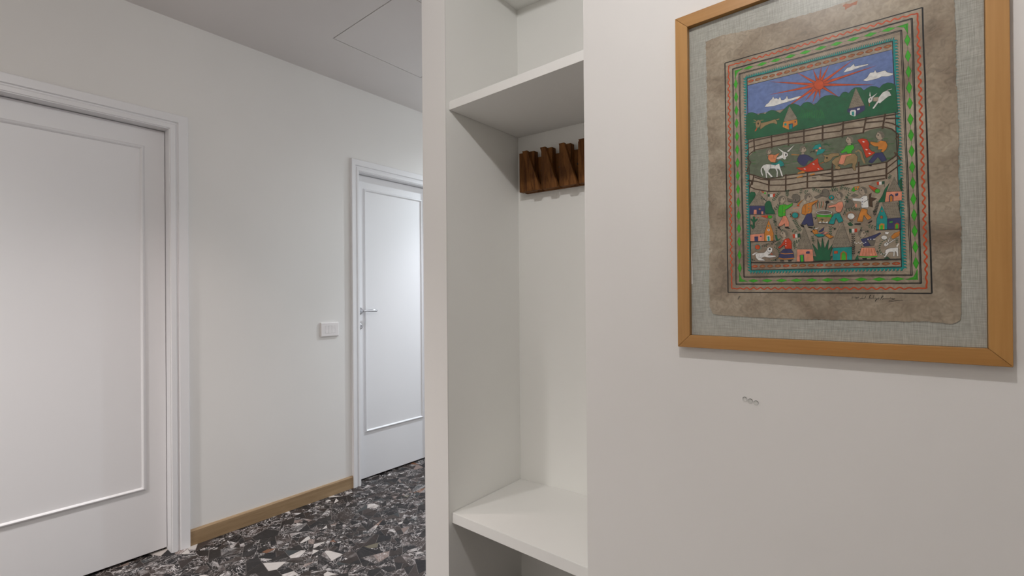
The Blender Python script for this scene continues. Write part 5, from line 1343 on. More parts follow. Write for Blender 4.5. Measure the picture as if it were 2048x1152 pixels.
L f2 1.2 -136.3 1438.2 -138.9 1448.2 -135.5 1454.1
L k 1.2 -133.9 1438.4 -135.2 1447.7 -132.8 1453.8
L f2 1.2 -131.5 1438.6 -131.4 1447.2 -130.1 1453.4
L k 1.2 -129.1 1438.8 -127.7 1446.7 -127.5 1453
L f2 1.2 -126.6 1439 -123.9 1446.2 -124.8 1452.7
L K 2.2 -117.5 1450.1 -120.3 1434.7
P K 0 -112.9 1449.5 -113.3 1448.2 -114.4 1447.3 -116 1446.9 -117.8 1447.1 -119.4 1447.9 -120.5 1449.2 -120.8 1450.6 -120.4 1451.9 -119.3 1452.8 -117.7 1453.2 -116 1453 -114.4 1452.2 -113.3 1450.9
P h 1 -159.9 1402.3 -144.5 1351 -173.6 1353 -167.1 1378.6
L K 0.42 -160.2 1399.7 -159.4 1400.2
L K 0.42 -160.7 1396.7 -158.6 1396.6
L K 0.42 -161.4 1393.5 -158.1 1393.1
L K 0.42 -161.9 1390.3 -156.9 1389.7
L K 0.42 -163.1 1387.2 -160.3 1386.6
L K 0.42 -158.6 1386.8 -155.5 1386.3
L K 0.42 -163.6 1383.6 -160.3 1383.7
L K 0.42 -158.6 1383.4 -154.9 1383
L K 0.42 -164.7 1380.8 -161.9 1380.1
L K 0.42 -160.8 1380.4 -157.9 1379.8
L K 0.42 -156.7 1379.6 -153.5 1379.9
L K 0.42 -165.8 1377.3 -162.7 1377.2
L K 0.42 -160.6 1376.8 -157.3 1376.8
L K 0.42 -155.9 1376.6 -152.9 1376.3
L K 0.42 -166.1 1374 -163 1374
L K 0.42 -160.8 1373.5 -157.6 1373.6
L K 0.42 -155.7 1373.1 -151.6 1373.1
L K 0.42 -167.4 1370.6 -164.2 1371
L K 0.42 -162.9 1370.4 -160 1370.4
L K 0.42 -158.2 1370 -155.6 1370.1
L K 0.42 -153.9 1369.8 -150.8 1369.6
L K 0.42 -167.9 1367.3 -164.7 1367.7
L K 0.42 -162.9 1367 -160.1 1367.3
L K 0.42 -158.1 1366.8 -155.1 1366.7
L K 0.42 -153.4 1366.8 -150.3 1366
L K 0.42 -169.2 1364.7 -165.9 1363.9
L K 0.42 -164.7 1364.2 -161.6 1363.7
L K 0.42 -160.3 1363.6 -157.4 1363.7
L K 0.42 -156.1 1363.5 -152.9 1363.1
L K 0.42 -151.9 1363.3 -149.1 1362.7
L K 0.42 -170.1 1361.4 -166.4 1360.7
L K 0.42 -165 1360.8 -161.8 1360.5
L K 0.42 -160.7 1360.2 -157.5 1360.5
L K 0.42 -155.8 1360.4 -152.4 1359.6
L K 0.42 -151.3 1359.9 -148.1 1359.4
L K 0.42 -170.9 1357.9 -167.1 1357.7
L K 0.42 -165.6 1357.6 -162.3 1357.2
L K 0.42 -160.6 1357.2 -157 1356.8
L K 0.42 -155.4 1356.9 -151.7 1356.4
L K 0.42 -150.4 1356.2 -147.3 1356.4
L K 0.42 -171.7 1354.6 -168.5 1354.5
L K 0.42 -167.3 1354.7 -163.8 1353.8
L K 0.42 -162.7 1353.7 -159.5 1354.1
L K 0.42 -157.9 1353.8 -154.7 1353.4
L K 0.42 -153.5 1353.5 -150.4 1353
L K 0.42 -149.2 1353.3 -146.1 1352.6
P P 1 -173.6 1353 -144.1 1350.9 -143.3 1324 -174.5 1325.6
P N 0 -169 1340.4 -160.4 1340.7 -159.8 1324.8 -168.6 1325.3
P g 0 -167.4 1339.2 -162.1 1339.5 -161.6 1324.9 -166.8 1325.2
P N 0 -156.9 1346.2 -153.4 1347.5 -149.6 1346.5 -150 1341.7 -156.9 1342.1
P R 0 -182.3 1387.2 -177.1 1387.6 -177.2 1378.6 -181.5 1378.1
P W 0 -177.1 1387.6 -172.6 1386.9 -172.7 1378.7 -177.2 1379.1
P k 0 -172.6 1387.2 -167.7 1387.6 -167.8 1378.9 -172.7 1379
L K 0.7 -167.7 1387.6 -166.4 1375.2
P G 1 -141.3 1325.9 -143.9 1336.5 -137.1 1334.5 -145.7 1365.5 -134.3 1347.1 -135.5 1374.3 -128.9 1351.5 -126.7 1376.7 -122.3 1351 -114.9 1371.8 -117 1345.9 -106.4 1362.5 -113.9 1333.1 -108.6 1334.4 -113.9 1324.5
P O 1 -145.5 1391.2 -140.7 1394.3 -135.3 1391.8 -134.1 1383.7 -140.8 1382.7
P T 1 -140.8 1382.7 -134.1 1383.7 -122 1381.9 -123.4 1377.2 -134.1 1377
P N 1 -133.3 1388.5 -122.6 1397.8 -124.6 1389.2 -131.3 1386.7
P P 1 -132 1385.2 -126 1387.8 -114.8 1385.2 -123.4 1380.9
P N 0 -130 1385 -124.7 1386.1 -120.7 1384.4 -126 1382.7
P O 1 -122.1 1380.3 -115.4 1381.3 -105.7 1374.9 -113.5 1371.7
P W 0 -144.1 1395.1 -132.6 1397.2 -136.7 1393.9
P K 0 -148.3 1390.6 -144.8 1391.1 -145.5 1388
P K 0 -139.9 1391.5 -140 1391.1 -140.2 1390.7 -140.6 1390.6 -140.9 1390.6 -141.3 1390.8 -141.5 1391.2 -141.6 1391.6 -141.5 1392 -141.2 1392.3 -140.9 1392.5 -140.6 1392.5 -140.2 1392.2 -140 1391.9
L k 0.5 -142.3 1363.6 -144.3 1378.2
P k 0 -143 1368.5 -144.2 1370.3 -146.1 1370.7 -144.9 1368.9
P k 0 -143 1368.5 -141.2 1369.3 -140.5 1371.3 -142.2 1370.5
P k 0 -143.6 1373.4 -144.8 1375.2 -146.7 1375.5 -145.5 1373.7
P k 0 -143.6 1373.4 -141.9 1374.2 -141.1 1376.2 -142.9 1375.4
P k 0 -144.3 1378.2 -145.5 1380 -147.4 1380.4 -146.2 1378.6
P k 0 -144.3 1378.2 -142.5 1379 -141.8 1381 -143.5 1380.3
L k 0.5 -111.6 1375.4 -112 1395.9
P k 0 -111.7 1380.6 -112.8 1382.8 -114.9 1383.5 -113.7 1381.3
P k 0 -111.7 1380.6 -109.7 1381.1 -108.6 1383.3 -110.6 1382.7
P k 0 -111.8 1385.7 -113 1387.9 -115 1388.7 -113.9 1386.4
P k 0 -111.8 1385.7 -109.8 1386.2 -108.7 1388.4 -110.8 1387.8
P k 0 -111.9 1390.8 -113.1 1393 -115.1 1393.8 -114 1391.6
P k 0 -111.9 1390.8 -109.9 1391.4 -108.9 1393.5 -110.9 1392.9
P k 0 -112 1395.9 -113.2 1398.2 -115.3 1398.9 -114.1 1396.7
P k 0 -112 1395.9 -110 1396.5 -109 1398.6 -111 1398
L k 0.5 -186.7 1400 -177.5 1392.5
P k 0 -182.1 1396.2 -179.5 1396 -177.6 1397.9 -180.2 1398.1
P k 0 -182.1 1396.2 -182.9 1393.4 -181.7 1390.7 -181 1393.5
P k 0 -177.5 1392.5 -174.9 1392.3 -173 1394.2 -175.6 1394.4
P k 0 -177.5 1392.5 -178.3 1389.7 -177.1 1387 -176.4 1389.8
P f 0 -98.6 1458.3 -94 1457.6 -93.3 1448.6 -99.7 1449.4
L K 0.5 -93.3 1455 -92.6 1449.7
L K 0.5 -98.2 1454.8 -98.6 1451
P f 1 -102.6 1462.3 -101.4 1464.4 -100.8 1466.6 -99.5 1468.1 -97.8 1469 -96 1469.1 -94.2 1468.4 -92.6 1467.1 -91.3 1465.2 -90.5 1463 -90.2 1460.5 -90.5 1458.2 -91.4 1456.2 -92.7 1454.6 -94.3 1453.8 -96.1 1453.6 -97.9 1454.3 -99.6 1455.6 -100.8 1457.5 -102.3 1459.6
P q 0 -100.3 1468.4 -98.3 1469.5 -96 1469.7 -93.7 1468.8 -91.7 1467.1 -90.2 1464.7 -89.5 1461.9 -89.5 1459 -90.3 1456.4 -91.8 1454.4 -93.6 1458 -94.6 1463.3 -97.4 1466.7
L K 0.45 -98.2 1469.1 -96.2 1465.6
L K 0.45 -95.4 1469.1 -95 1465.3
L K 0.45 -92.8 1467.7 -94 1464.3
L K 0.45 -90.8 1465.1 -93.4 1462.7
L K 0.45 -89.8 1461.8 -93.3 1460.9
L K 0.45 -90 1458.5 -93.7 1459.1
P K 0 -97.3 1462.6 -97.4 1462.3 -97.8 1462 -98.3 1461.9 -98.8 1462 -99.3 1462.2 -99.6 1462.6 -99.7 1462.9 -99.6 1463.2 -99.3 1463.5 -98.8 1463.5 -98.3 1463.5 -97.8 1463.2 -97.4 1462.9
L K 0.5 -97.1 1464.1 -99.9 1464.7
L K 0.4 -99.3 1458.2 -101.2 1458.8
P P 1 -115.5 1441.9 -102.3 1443.5 -96.8 1447.8 -90.1 1447.7 -88.8 1437.7 -92.9 1426.7 -98.4 1425.7 -102.5 1429.5 -102.4 1438.6 -114.8 1437.6
P T 1 -104.6 1423.9 -95.7 1424.5 -89 1406.5 -97.2 1403.2 -101.9 1415.3 -105.4 1401.6 -115.8 1403.5 -110.8 1413.8
P y 1 -130 1469.9 -124.4 1469.9 -125.7 1477.6 -121.5 1479.5 -115.2 1475.3 -112.5 1467.3 -116.7 1460.4 -121.6 1462.8 -130.1 1466.5
P T 1 -104.8 1458.4 -105.3 1456.4 -106.6 1454.8 -108.5 1454.1 -110.6 1454.4 -112.5 1455.6 -113.8 1457.5 -114.2 1459.7 -113.8 1461.9 -112.4 1463.4 -110.5 1464.1 -108.4 1463.8 -106.6 1462.6 -105.3 1460.7
P D 0 -108.1 1458.9 -108.3 1458.2 -108.7 1457.7 -109.2 1457.4 -109.8 1457.5 -110.4 1457.9 -110.8 1458.5 -110.9 1459.3 -110.8 1460 -110.4 1460.5 -109.8 1460.8 -109.2 1460.7 -108.7 1460.3 -108.3 1459.6
L W 1.5 -110.6 1449.6 -106.4 1448.2
L k 0.5 -113.1 1474.1 -100.1 1473.8
P k 0 -108.8 1474 -107.1 1475.3 -106.7 1477.7 -108.4 1476.4
P k 0 -108.8 1474 -108 1471.6 -106.2 1470.2 -106.9 1472.7
P k 0 -104.4 1473.9 -102.7 1475.2 -102.4 1477.6 -104.1 1476.3
P k 0 -104.4 1473.9 -103.7 1471.5 -101.8 1470.1 -102.5 1472.6
P k 0 -100.1 1473.8 -98.4 1475.1 -98.1 1477.5 -99.7 1476.2
P k 0 -100.1 1473.8 -99.3 1471.4 -97.5 1470.1 -98.2 1472.5
L k 0.5 -94.6 1471.4 -89.8 1480.5
P k 0 -93 1474.4 -93 1476.9 -94.5 1478.9 -94.4 1476.4
P k 0 -93 1474.4 -91.1 1473.5 -89.3 1474.4 -91.2 1475.3
P k 0 -91.4 1477.5 -91.4 1480 -92.9 1482 -92.8 1479.5
P k 0 -91.4 1477.5 -89.5 1476.5 -87.7 1477.4 -89.6 1478.4
P k 0 -89.8 1480.5 -89.8 1483 -91.2 1485 -91.2 1482.5
P k 0 -89.8 1480.5 -87.9 1479.6 -86.1 1480.5 -88 1481.4
L k 0.5 -89.8 1477.2 -80.5 1472.6
P k 0 -86.7 1475.7 -84.8 1476 -83.7 1478 -85.7 1477.6
P k 0 -86.7 1475.7 -86.8 1473.2 -85.4 1471.2 -85.4 1473.7
P k 0 -83.6 1474.1 -81.6 1474.5 -80.6 1476.4 -82.5 1476.1
P k 0 -83.6 1474.1 -83.6 1471.7 -82.3 1469.6 -82.2 1472.1
P k 0 -80.5 1472.6 -78.5 1472.9 -77.5 1474.9 -79.4 1474.5
P k 0 -80.5 1472.6 -80.5 1470.1 -79.2 1468.1 -79.1 1470.6
L k 0.5 -86 1452.1 -79.2 1462.6
P k 0 -83.7 1455.6 -83.6 1458 -84.8 1460.1 -85 1457.7
P k 0 -83.7 1455.6 -81.9 1454.5 -80 1455.2 -81.9 1456.3
P k 0 -81.5 1459.1 -81.3 1461.5 -82.6 1463.6 -82.7 1461.2
P k 0 -81.5 1459.1 -79.6 1458 -77.8 1458.7 -79.6 1459.8
P k 0 -79.2 1462.6 -79.1 1465 -80.3 1467.1 -80.5 1464.7
P k 0 -79.2 1462.6 -77.4 1461.5 -75.5 1462.2 -77.4 1463.3
P g 1 -75.2 1468.5 -71.2 1475.2 -62 1476.3 -62.7 1469.9 -71.3 1465.5
P O 1 -69.9 1475.8 -61 1476.4 -64 1468.5 -69.3 1468.5
P T 0 -65.6 1472.3 -65.7 1471.7 -66 1471.3 -66.4 1471.1 -66.9 1471.2 -67.3 1471.5 -67.6 1472 -67.7 1472.6 -67.5 1473.1 -67.3 1473.5 -66.8 1473.7 -66.4 1473.7 -65.9 1473.3 -65.7 1472.8
P f 0 -58.3 1461.5 -53.4 1460.8 -52.7 1450.9 -59.5 1451.8
L K 0.5 -52.7 1457.9 -52 1452.2
L K 0.5 -57.9 1457.7 -58.3 1453.5
P f 1 -62.5 1465.8 -61.2 1468.1 -60.6 1470.5 -59.2 1472.2 -57.5 1473.1 -55.6 1473.2 -53.6 1472.5 -51.9 1471.1 -50.6 1469 -49.7 1466.5 -49.4 1463.9 -49.8 1461.4 -50.7 1459.2 -52 1457.5 -53.8 1456.6 -55.7 1456.4 -57.6 1457.1 -59.3 1458.6 -60.7 1460.6 -62.2 1462.9
P q 0 -60.1 1472.4 -58 1473.7 -55.5 1473.9 -53.1 1472.9 -51 1471.1 -49.5 1468.4 -48.6 1465.4 -48.7 1462.2 -49.5 1459.4 -51.1 1457.3 -53 1461.2 -54.1 1466.9 -57.1 1470.6
L K 0.45 -57.9 1473.2 -55.7 1469.5
L K 0.45 -55 1473.3 -54.5 1469.1
L K 0.45 -52.2 1471.7 -53.4 1468
L K 0.45 -50.1 1468.9 -52.8 1466.3
L K 0.45 -49 1465.3 -52.7 1464.3
L K 0.45 -49.2 1461.7 -53.1 1462.4
P K 0 -57 1466.1 -57.1 1465.8 -57.4 1465.6 -58 1465.5 -58.5 1465.6 -59 1465.8 -59.4 1466.1 -59.5 1466.5 -59.4 1466.9 -59 1467.1 -58.5 1467.2 -57.9 1467.1 -57.4 1466.9 -57.1 1466.5
L K 0.5 -56.7 1467.8 -59.7 1468.5
L K 0.4 -59 1461.4 -61 1462.1
P W 1 -74 1452.9 -60.9 1450.3 -55 1455.1 -48.6 1454.2 -46.3 1429.9 -58.5 1430.6 -59 1443.6 -72.7 1447
L K 1 -54.5 1441.4 -46.8 1446.7
P O 1 -58.5 1429.8 -48.2 1426.1 -49.5 1418.3 -41.3 1408.6 -48.4 1403.8 -54.7 1415.7 -56.7 1401.4 -66.5 1403.3
P N 0 -56.2 1449.6 -56.3 1449.2 -56.5 1448.9 -56.9 1448.8 -57.2 1448.8 -57.5 1449.1 -57.7 1449.4 -57.8 1449.8 -57.7 1450.3 -57.5 1450.6 -57.2 1450.7 -56.8 1450.7 -56.5 1450.4 -56.3 1450.1
P N 0 -56.3 1443.2 -56.4 1442.8 -56.6 1442.5 -56.9 1442.4 -57.3 1442.4 -57.6 1442.6 -57.8 1443 -57.8 1443.4 -57.8 1443.8 -57.6 1444.1 -57.2 1444.3 -56.9 1444.2 -56.6 1444 -56.4 1443.6
P N 0 -56.3 1436.8 -56.4 1436.4 -56.6 1436.1 -57 1435.9 -57.3 1436 -57.6 1436.2 -57.8 1436.6 -57.9 1437 -57.8 1437.4 -57.6 1437.7 -57.3 1437.8 -56.9 1437.8 -56.6 1437.6 -56.4 1437.2
P K 0 -70.5 1399.6 -60 1399.4 -60 1395.3 -70.5 1397.2
P K 0 -48.4 1399 -40.7 1403.7 -41.4 1399.8 -47.1 1397.2
P B 1 -46.1 1456.2 -41.6 1459.6 -42.9 1450.2 -32.9 1446.4 -40.5 1441.1 -39.9 1429.1 -45.6 1432.2
P y 1 -86.8 1434.1 -82.6 1454.9 -75.4 1449 -70.1 1439.4 -75.5 1431.9 -83.5 1432.1
P y 0 -77.3 1457.4 -70 1462.1 -62.2 1456.9 -70 1453.1
P P 0 -65.7 1436.4 -65.9 1434.6 -66.3 1433.3 -67 1432.6 -67.7 1432.7 -68.3 1433.5 -68.7 1435 -68.9 1436.8 -68.7 1438.5 -68.2 1439.9 -67.6 1440.6 -66.9 1440.5 -66.3 1439.6 -65.9 1438.1
L k 0.5 -88.9 1427.8 -71.5 1430.6
P k 0 -84.5 1428.5 -82.9 1430.2 -82.8 1432.8 -84.4 1431.2
P k 0 -84.5 1428.5 -83.5 1426.1 -81.5 1425 -82.5 1427.5
P k 0 -80.2 1429.2 -78.6 1430.9 -78.5 1433.5 -80.1 1431.9
P k 0 -80.2 1429.2 -79.2 1426.8 -77.1 1425.7 -78.1 1428.2
P k 0 -75.8 1429.9 -74.3 1431.6 -74.2 1434.2 -75.7 1432.5
P k 0 -75.8 1429.9 -74.8 1427.5 -72.8 1426.4 -73.8 1428.8
P k 0 -71.5 1430.6 -70 1432.3 -69.9 1434.9 -71.4 1433.2
P k 0 -71.5 1430.6 -70.5 1428.2 -68.5 1427.1 -69.5 1429.5
L k 0.5 -71.5 1429 -62.4 1427.9
P k 0 -68.5 1428.6 -66.9 1429.6 -66.4 1431.7 -68 1430.7
P k 0 -68.5 1428.6 -68 1426.4 -66.5 1425 -66.9 1427.2
P k 0 -65.4 1428.2 -63.9 1429.2 -63.4 1431.4 -64.9 1430.4
P k 0 -65.4 1428.2 -65 1426 -63.4 1424.6 -63.9 1426.9
P k 0 -62.4 1427.9 -60.8 1428.9 -60.3 1431 -61.9 1430
P k 0 -62.4 1427.9 -61.9 1425.6 -60.4 1424.3 -60.8 1426.5
P D 1 -46.5 1476.3 -31.5 1466 -36.5 1459.6 -44 1469.5
P g 1 -28 1460.8 -28.4 1459 -29.6 1457.7 -31.2 1457.1 -33.1 1457.3 -34.7 1458.4 -35.9 1460.1 -36.3 1462 -35.8 1463.8 -34.7 1465.1 -33 1465.7 -31.2 1465.4 -29.5 1464.3 -28.4 1462.7
P R 0 -33.2 1479.8 -29.5 1479.9 -29.5 1473.6 -32.7 1473.6
P W 0 -29.5 1479.9 -25.1 1479.7 -25.2 1473.4 -29.5 1473.6
P k 0 -25.1 1479.7 -20.8 1480.1 -20.8 1473.9 -25.2 1473.4
L K 0.7 -20.8 1479.3 -20.9 1468.4
P G 1 -12.9 1475 -20.3 1463.6 -24.1 1451.5 -31.7 1438.4 -20.5 1437.7 -17.9 1458.5
P G 1 1.7 1477.3 5.9 1482 6.9 1456.4 3.9 1456.1
P h 1 -5.5 1485.5 5.1 1455.9 -16 1457.9
L K 0.42 -5.9 1484 -4.9 1483.3
L K 0.42 -6.5 1481.1 -4.5 1481.1
L K 0.42 -7.1 1478.6 -3.7 1478.5
L K 0.42 -8.4 1476.5 -6.1 1476
L K 0.42 -4.6 1475.8 -2.4 1475.7
L K 0.42 -9.1 1473.9 -7.4 1473.6
L K 0.42 -6.4 1473.9 -4.2 1473
L K 0.42 -3.3 1473.1 -1.5 1473
L K 0.42 -10.2 1471.6 -7.4 1471
L K 0.42 -6.5 1471 -3.9 1470.8
L K 0.42 -3 1470.4 -0.7 1470.6
L K 0.42 -11 1469 -8.9 1468.8
L K 0.42 -7.8 1468.7 -6 1468.3
L K 0.42 -4.7 1468.2 -2.6 1468.1
L K 0.42 -1.6 1467.9 0.4 1467.7
L K 0.42 -11.9 1466.7 -9.2 1466.1
L K 0.42 -8.4 1466.3 -5.9 1465.6
L K 0.42 -4.6 1466 -2.2 1465.2
L K 0.42 -1.2 1465.4 1.5 1464.9
L K 0.42 -12.8 1464.3 -10.7 1463.6
L K 0.42 -9.5 1463.8 -7.3 1463.3
L K 0.42 -6.3 1463.2 -4.3 1463.3
L K 0.42 -3.3 1462.9 -1 1462.8
L K 0.42 0.2 1462.9 2.1 1462.1
L K 0.42 -13.7 1461.6 -11.2 1461.3
L K 0.42 -10.2 1461.1 -7.8 1461.1
L K 0.42 -6.4 1461.1 -3.8 1460.2
L K 0.42 -2.8 1460.4 -0.4 1460.1
L K 0.42 0.6 1460.1 3.1 1459.6
L K 0.42 -14.8 1459.4 -12.3 1458.6
L K 0.42 -11.5 1458.5 -8.9 1458.8
L K 0.42 -8 1458.3 -5.8 1458.3
L K 0.42 -4.8 1458.1 -2.6 1457.8
L K 0.42 -1.5 1457.6 1.1 1457.5
L K 0.42 1.8 1457.1 4.2 1457.3
P P 1 -17.9 1457.7 6.3 1455.3 5.9 1437.3 -20.5 1437.7
P N 0 -14 1436.8 -13.9 1449.3 -10.3 1452.7 -6.7 1448.3 -7.1 1437.9
P O 0 -12.5 1437.1 -12.5 1448 -10.4 1449.3 -8.4 1447 -8.5 1437.6
P N 0 -4.5 1451.9 0.5 1452.4 0.2 1447.8 -4 1446.8
P h 1 -24.2 1437.4 -1.1 1434.3 4.1 1403.5 -16.8 1403.8
L K 0.42 -23.1 1434.9 -20.6 1434.2
L K 0.42 -19.8 1434.4 -17.5 1433.8
L K 0.42 -16.5 1433.9 -14 1433.5
L K 0.42 -13.2 1433.6 -10.7 1433
L K 0.42 -9.7 1432.9 -7.8 1432.9
L K 0.42 -6.5 1432.3 -4.3 1432.6
L K 0.42 -3.2 1432.2 -1.2 1431.9
L K 0.42 -22.4 1431.5 -20 1431.1
L K 0.42 -19.1 1430.9 -16.7 1430.9
L K 0.42 -15.9 1430.5 -13.4 1430.5
L K 0.42 -12.6 1430.5 -10.2 1429.8
L K 0.42 -9.4 1429.7 -6.9 1429.9
L K 0.42 -6 1429.5 -3.6 1429.3
L K 0.42 -2.7 1429.2 -0.7 1428.9
L K 0.42 -21.3 1428.1 -18.9 1427.8
L K 0.42 -17.5 1427.5 -15 1427.6
L K 0.42 -13.9 1427.3 -11.1 1427.1
L K 0.42 -10.3 1426.9 -7.6 1426.7
L K 0.42 -6.5 1426.5 -4.1 1426.4
L K 0.42 -2.7 1426.1 -0.4 1425.9
L K 0.42 -20.8 1424.7 -18.1 1424.7
L K 0.42 -17.1 1424.8 -14.4 1424
L K 0.42 -13.4 1423.9 -10.9 1424.2
L K 0.42 -9.4 1423.9 -7 1423.4
L K 0.42 -5.7 1423.4 -3.6 1423.2
L K 0.42 -2.3 1422.8 0.1 1423.2
L K 0.42 -20.1 1421.6 -17.7 1421.3
L K 0.42 -16.1 1421.5 -13.7 1420.8
L K 0.42 -12.6 1421 -9.9 1420.7
L K 0.42 -8.9 1420.4 -6.4 1420.7
L K 0.42 -5.2 1420.3 -2.9 1420.2
L K 0.42 -1.6 1420.3 0.6 1419.6
L K 0.42 -19.4 1418.4 -17 1418
L K 0.42 -15.5 1418 -13.3 1417.9
L K 0.42 -11.8 1417.8 -9.3 1417.6
L K 0.42 -8.5 1417.4 -5.9 1417.5
L K 0.42 -4.7 1417.3 -2.1 1417
L K 0.42 -1.1 1417.2 1.4 1416.7
L K 0.42 -18.6 1415.1 -16 1414.8
L K 0.42 -14.9 1414.5 -12.7 1414.9
L K 0.42 -11.4 1414.6 -8.8 1414.4
L K 0.42 -7.6 1414.4 -5.2 1414.2
L K 0.42 -4 1414 -1.6 1414.1
L K 0.42 -0.6 1414.2 1.6 1413.6
L K 0.42 -17.7 1411.8 -15.5 1411.6
L K 0.42 -14.2 1411.3 -11.9 1411.7
L K 0.42 -10.6 1411.1 -8.4 1411.6
L K 0.42 -7.3 1411.5 -4.6 1410.9
L K 0.42 -3.4 1411 -1.1 1411
L K 0.42 -0.1 1411.1 2.5 1410.6
L K 0.42 -17 1408.7 -14.9 1408.2
L K 0.42 -13.7 1408.7 -11.3 1408
L K 0.42 -10.1 1408.3 -7.8 1408.1
L K 0.42 -6.5 1408.2 -4 1408
L K 0.42 -3 1407.9 -0.7 1408
L K 0.42 0.3 1407.9 2.8 1407.8
L K 0.42 -16.4 1405.1 -14 1405.3
L K 0.42 -12.9 1405.2 -10.5 1405.1
L K 0.42 -9.3 1404.8 -6.9 1405.3
L K 0.42 -5.9 1405.3 -3.6 1404.6
L K 0.42 -2.4 1405.1 -0.1 1404.6
L K 0.42 0.8 1405 3.2 1404.7
P T 1 -25.5 1431.2 -16.8 1406.6 -17.2 1381.6 -34.8 1383.3 -33.8 1405.4
P N 1 -16.8 1403.8 4.1 1403.1 4.3 1380.3 -17 1381.6
P O 0 -30.2 1383.2 -29.9 1392.3 -27 1395.5 -21.5 1393.8 -21.5 1382.8
P g 0 -28.3 1383 -28 1391.3 -23.9 1391.7 -24 1382.9
P f2 1 -23.8 1407.4 -24 1406.1 -24.7 1405 -25.6 1404.5 -26.6 1404.6 -27.5 1405.4 -28.1 1406.5 -28.3 1407.9 -28.1 1409.3 -27.4 1410.3 -26.5 1410.8 -25.5 1410.7 -24.6 1410 -24 1408.8
P D 0 -23.7 1419.7 -23.9 1419.2 -24.3 1418.8 -24.9 1418.6 -25.6 1418.7 -26.1 1419 -26.6 1419.5 -26.7 1420 -26.5 1420.6 -26.1 1421 -25.5 1421.1 -24.9 1421 -24.3 1420.7 -23.9 1420.2
P g 0 -13.5 1397.2 -8.6 1397.9 -8.6 1395.1 -13.5 1395
P f2 0 -5.7 1382.1 -5.4 1391.4 -2 1394.4 1.6 1391.4 1.2 1381.7
P g 0 -4.2 1382.2 -4 1389.7 -2 1391.8 -0.2 1389.3 -0.3 1382.2
L K 1 -35.2 1382.5 5.1 1381
L K 0.5 -38.2 1410.6 -31.7 1437.6
P K 0 -37.4 1413.6 -38 1416.2 -39.7 1417.7 -39.2 1415.1
P K 0 -37.4 1413.6 -35.4 1413.3 -33.9 1414.9 -35.9 1415.2
P K 0 -36.7 1416.6 -37.2 1419.2 -39 1420.7 -38.5 1418.1
P K 0 -36.7 1416.6 -34.7 1416.3 -33.2 1417.9 -35.2 1418.2
P K 0 -36 1419.6 -36.5 1422.2 -38.2 1423.7 -37.7 1421.1
P K 0 -36 1419.6 -34 1419.3 -32.5 1420.9 -34.5 1421.2
P K 0 -35.3 1422.6 -35.8 1425.2 -37.5 1426.7 -37 1424.1
P K 0 -35.3 1422.6 -33.2 1422.3 -31.8 1423.9 -33.8 1424.2
P K 0 -34.6 1425.6 -35.1 1428.1 -36.8 1429.7 -36.3 1427.1
P K 0 -34.6 1425.6 -32.5 1425.3 -31 1426.9 -33.1 1427.2
P K 0 -33.8 1428.6 -34.4 1431.1 -36.1 1432.7 -35.6 1430.1
P K 0 -33.8 1428.6 -31.8 1428.3 -30.3 1429.9 -32.3 1430.2
P K 0 -33.1 1431.6 -33.6 1434.1 -35.4 1435.7 -34.8 1433.1
P K 0 -33.1 1431.6 -31.1 1431.3 -29.6 1432.8 -31.6 1433.1
P K 0 -32.4 1434.6 -32.9 1437.1 -34.6 1438.7 -34.1 1436.1
P K 0 -32.4 1434.6 -30.4 1434.3 -28.9 1435.8 -30.9 1436.1
P K 0 -31.7 1437.6 -32.2 1440.1 -33.9 1441.6 -33.4 1439.1
P K 0 -31.7 1437.6 -29.7 1437.3 -28.2 1438.8 -30.2 1439.1
L k 0.5 -51 1394.4 -38.3 1388.4
P k 0 -46.8 1392.4 -44.5 1392.9 -43.3 1395.3 -45.5 1394.8
P k 0 -46.8 1392.4 -46.8 1389.5 -45.3 1387.2 -45.2 1390.1
P k 0 -42.5 1390.4 -40.3 1390.9 -39.1 1393.3 -41.3 1392.7
P k 0 -42.5 1390.4 -42.6 1387.5 -41.1 1385.2 -41 1388.1
P k 0 -38.3 1388.4 -36.1 1388.9 -34.9 1391.2 -37.1 1390.7
P k 0 -38.3 1388.4 -38.4 1385.5 -36.9 1383.2 -36.8 1386.1
L k 0.5 -80.6 1461.1 -84.7 1451.9
P k 0 -82.6 1456.5 -82.5 1453.9 -80.9 1451.9 -81 1454.5
P k 0 -82.6 1456.5 -84.7 1457.3 -86.6 1456.2 -84.5 1455.4
P k 0 -84.7 1451.9 -84.5 1449.2 -82.9 1447.3 -83.1 1449.9
P k 0 -84.7 1451.9 -86.8 1452.7 -88.6 1451.5 -86.5 1450.7
L k 0.5 -1.1 1434.3 6 1419.5
P k 0 1.3 1429.4 2.9 1428.2 4.6 1428.7 3 1429.9
P k 0 1.3 1429.4 0.1 1427.8 0.2 1425.4 1.4 1427
P k 0 3.6 1424.4 5.3 1423.2 7 1423.8 5.4 1425
P k 0 3.6 1424.4 2.4 1422.8 2.5 1420.5 3.7 1422.1
P k 0 6 1419.5 7.6 1418.3 9.3 1418.9 7.7 1420
P k 0 6 1419.5 4.8 1417.9 4.9 1415.6 6 1417.2
L k 0.5 -15.3 1481.6 -11.5 1488.8
P k 0 -14 1484 -14 1486.2 -15.2 1488 -15.2 1485.8
P k 0 -14 1484 -12.4 1483.1 -10.9 1483.9 -12.5 1484.8
P k 0 -12.8 1486.4 -12.8 1488.6 -13.9 1490.4 -13.9 1488.2
P k 0 -12.8 1486.4 -11.1 1485.5 -9.6 1486.3 -11.3 1487.2
P k 0 -11.5 1488.8 -11.5 1491 -12.7 1492.8 -12.7 1490.6
P k 0 -11.5 1488.8 -9.9 1487.9 -8.4 1488.7 -10 1489.6
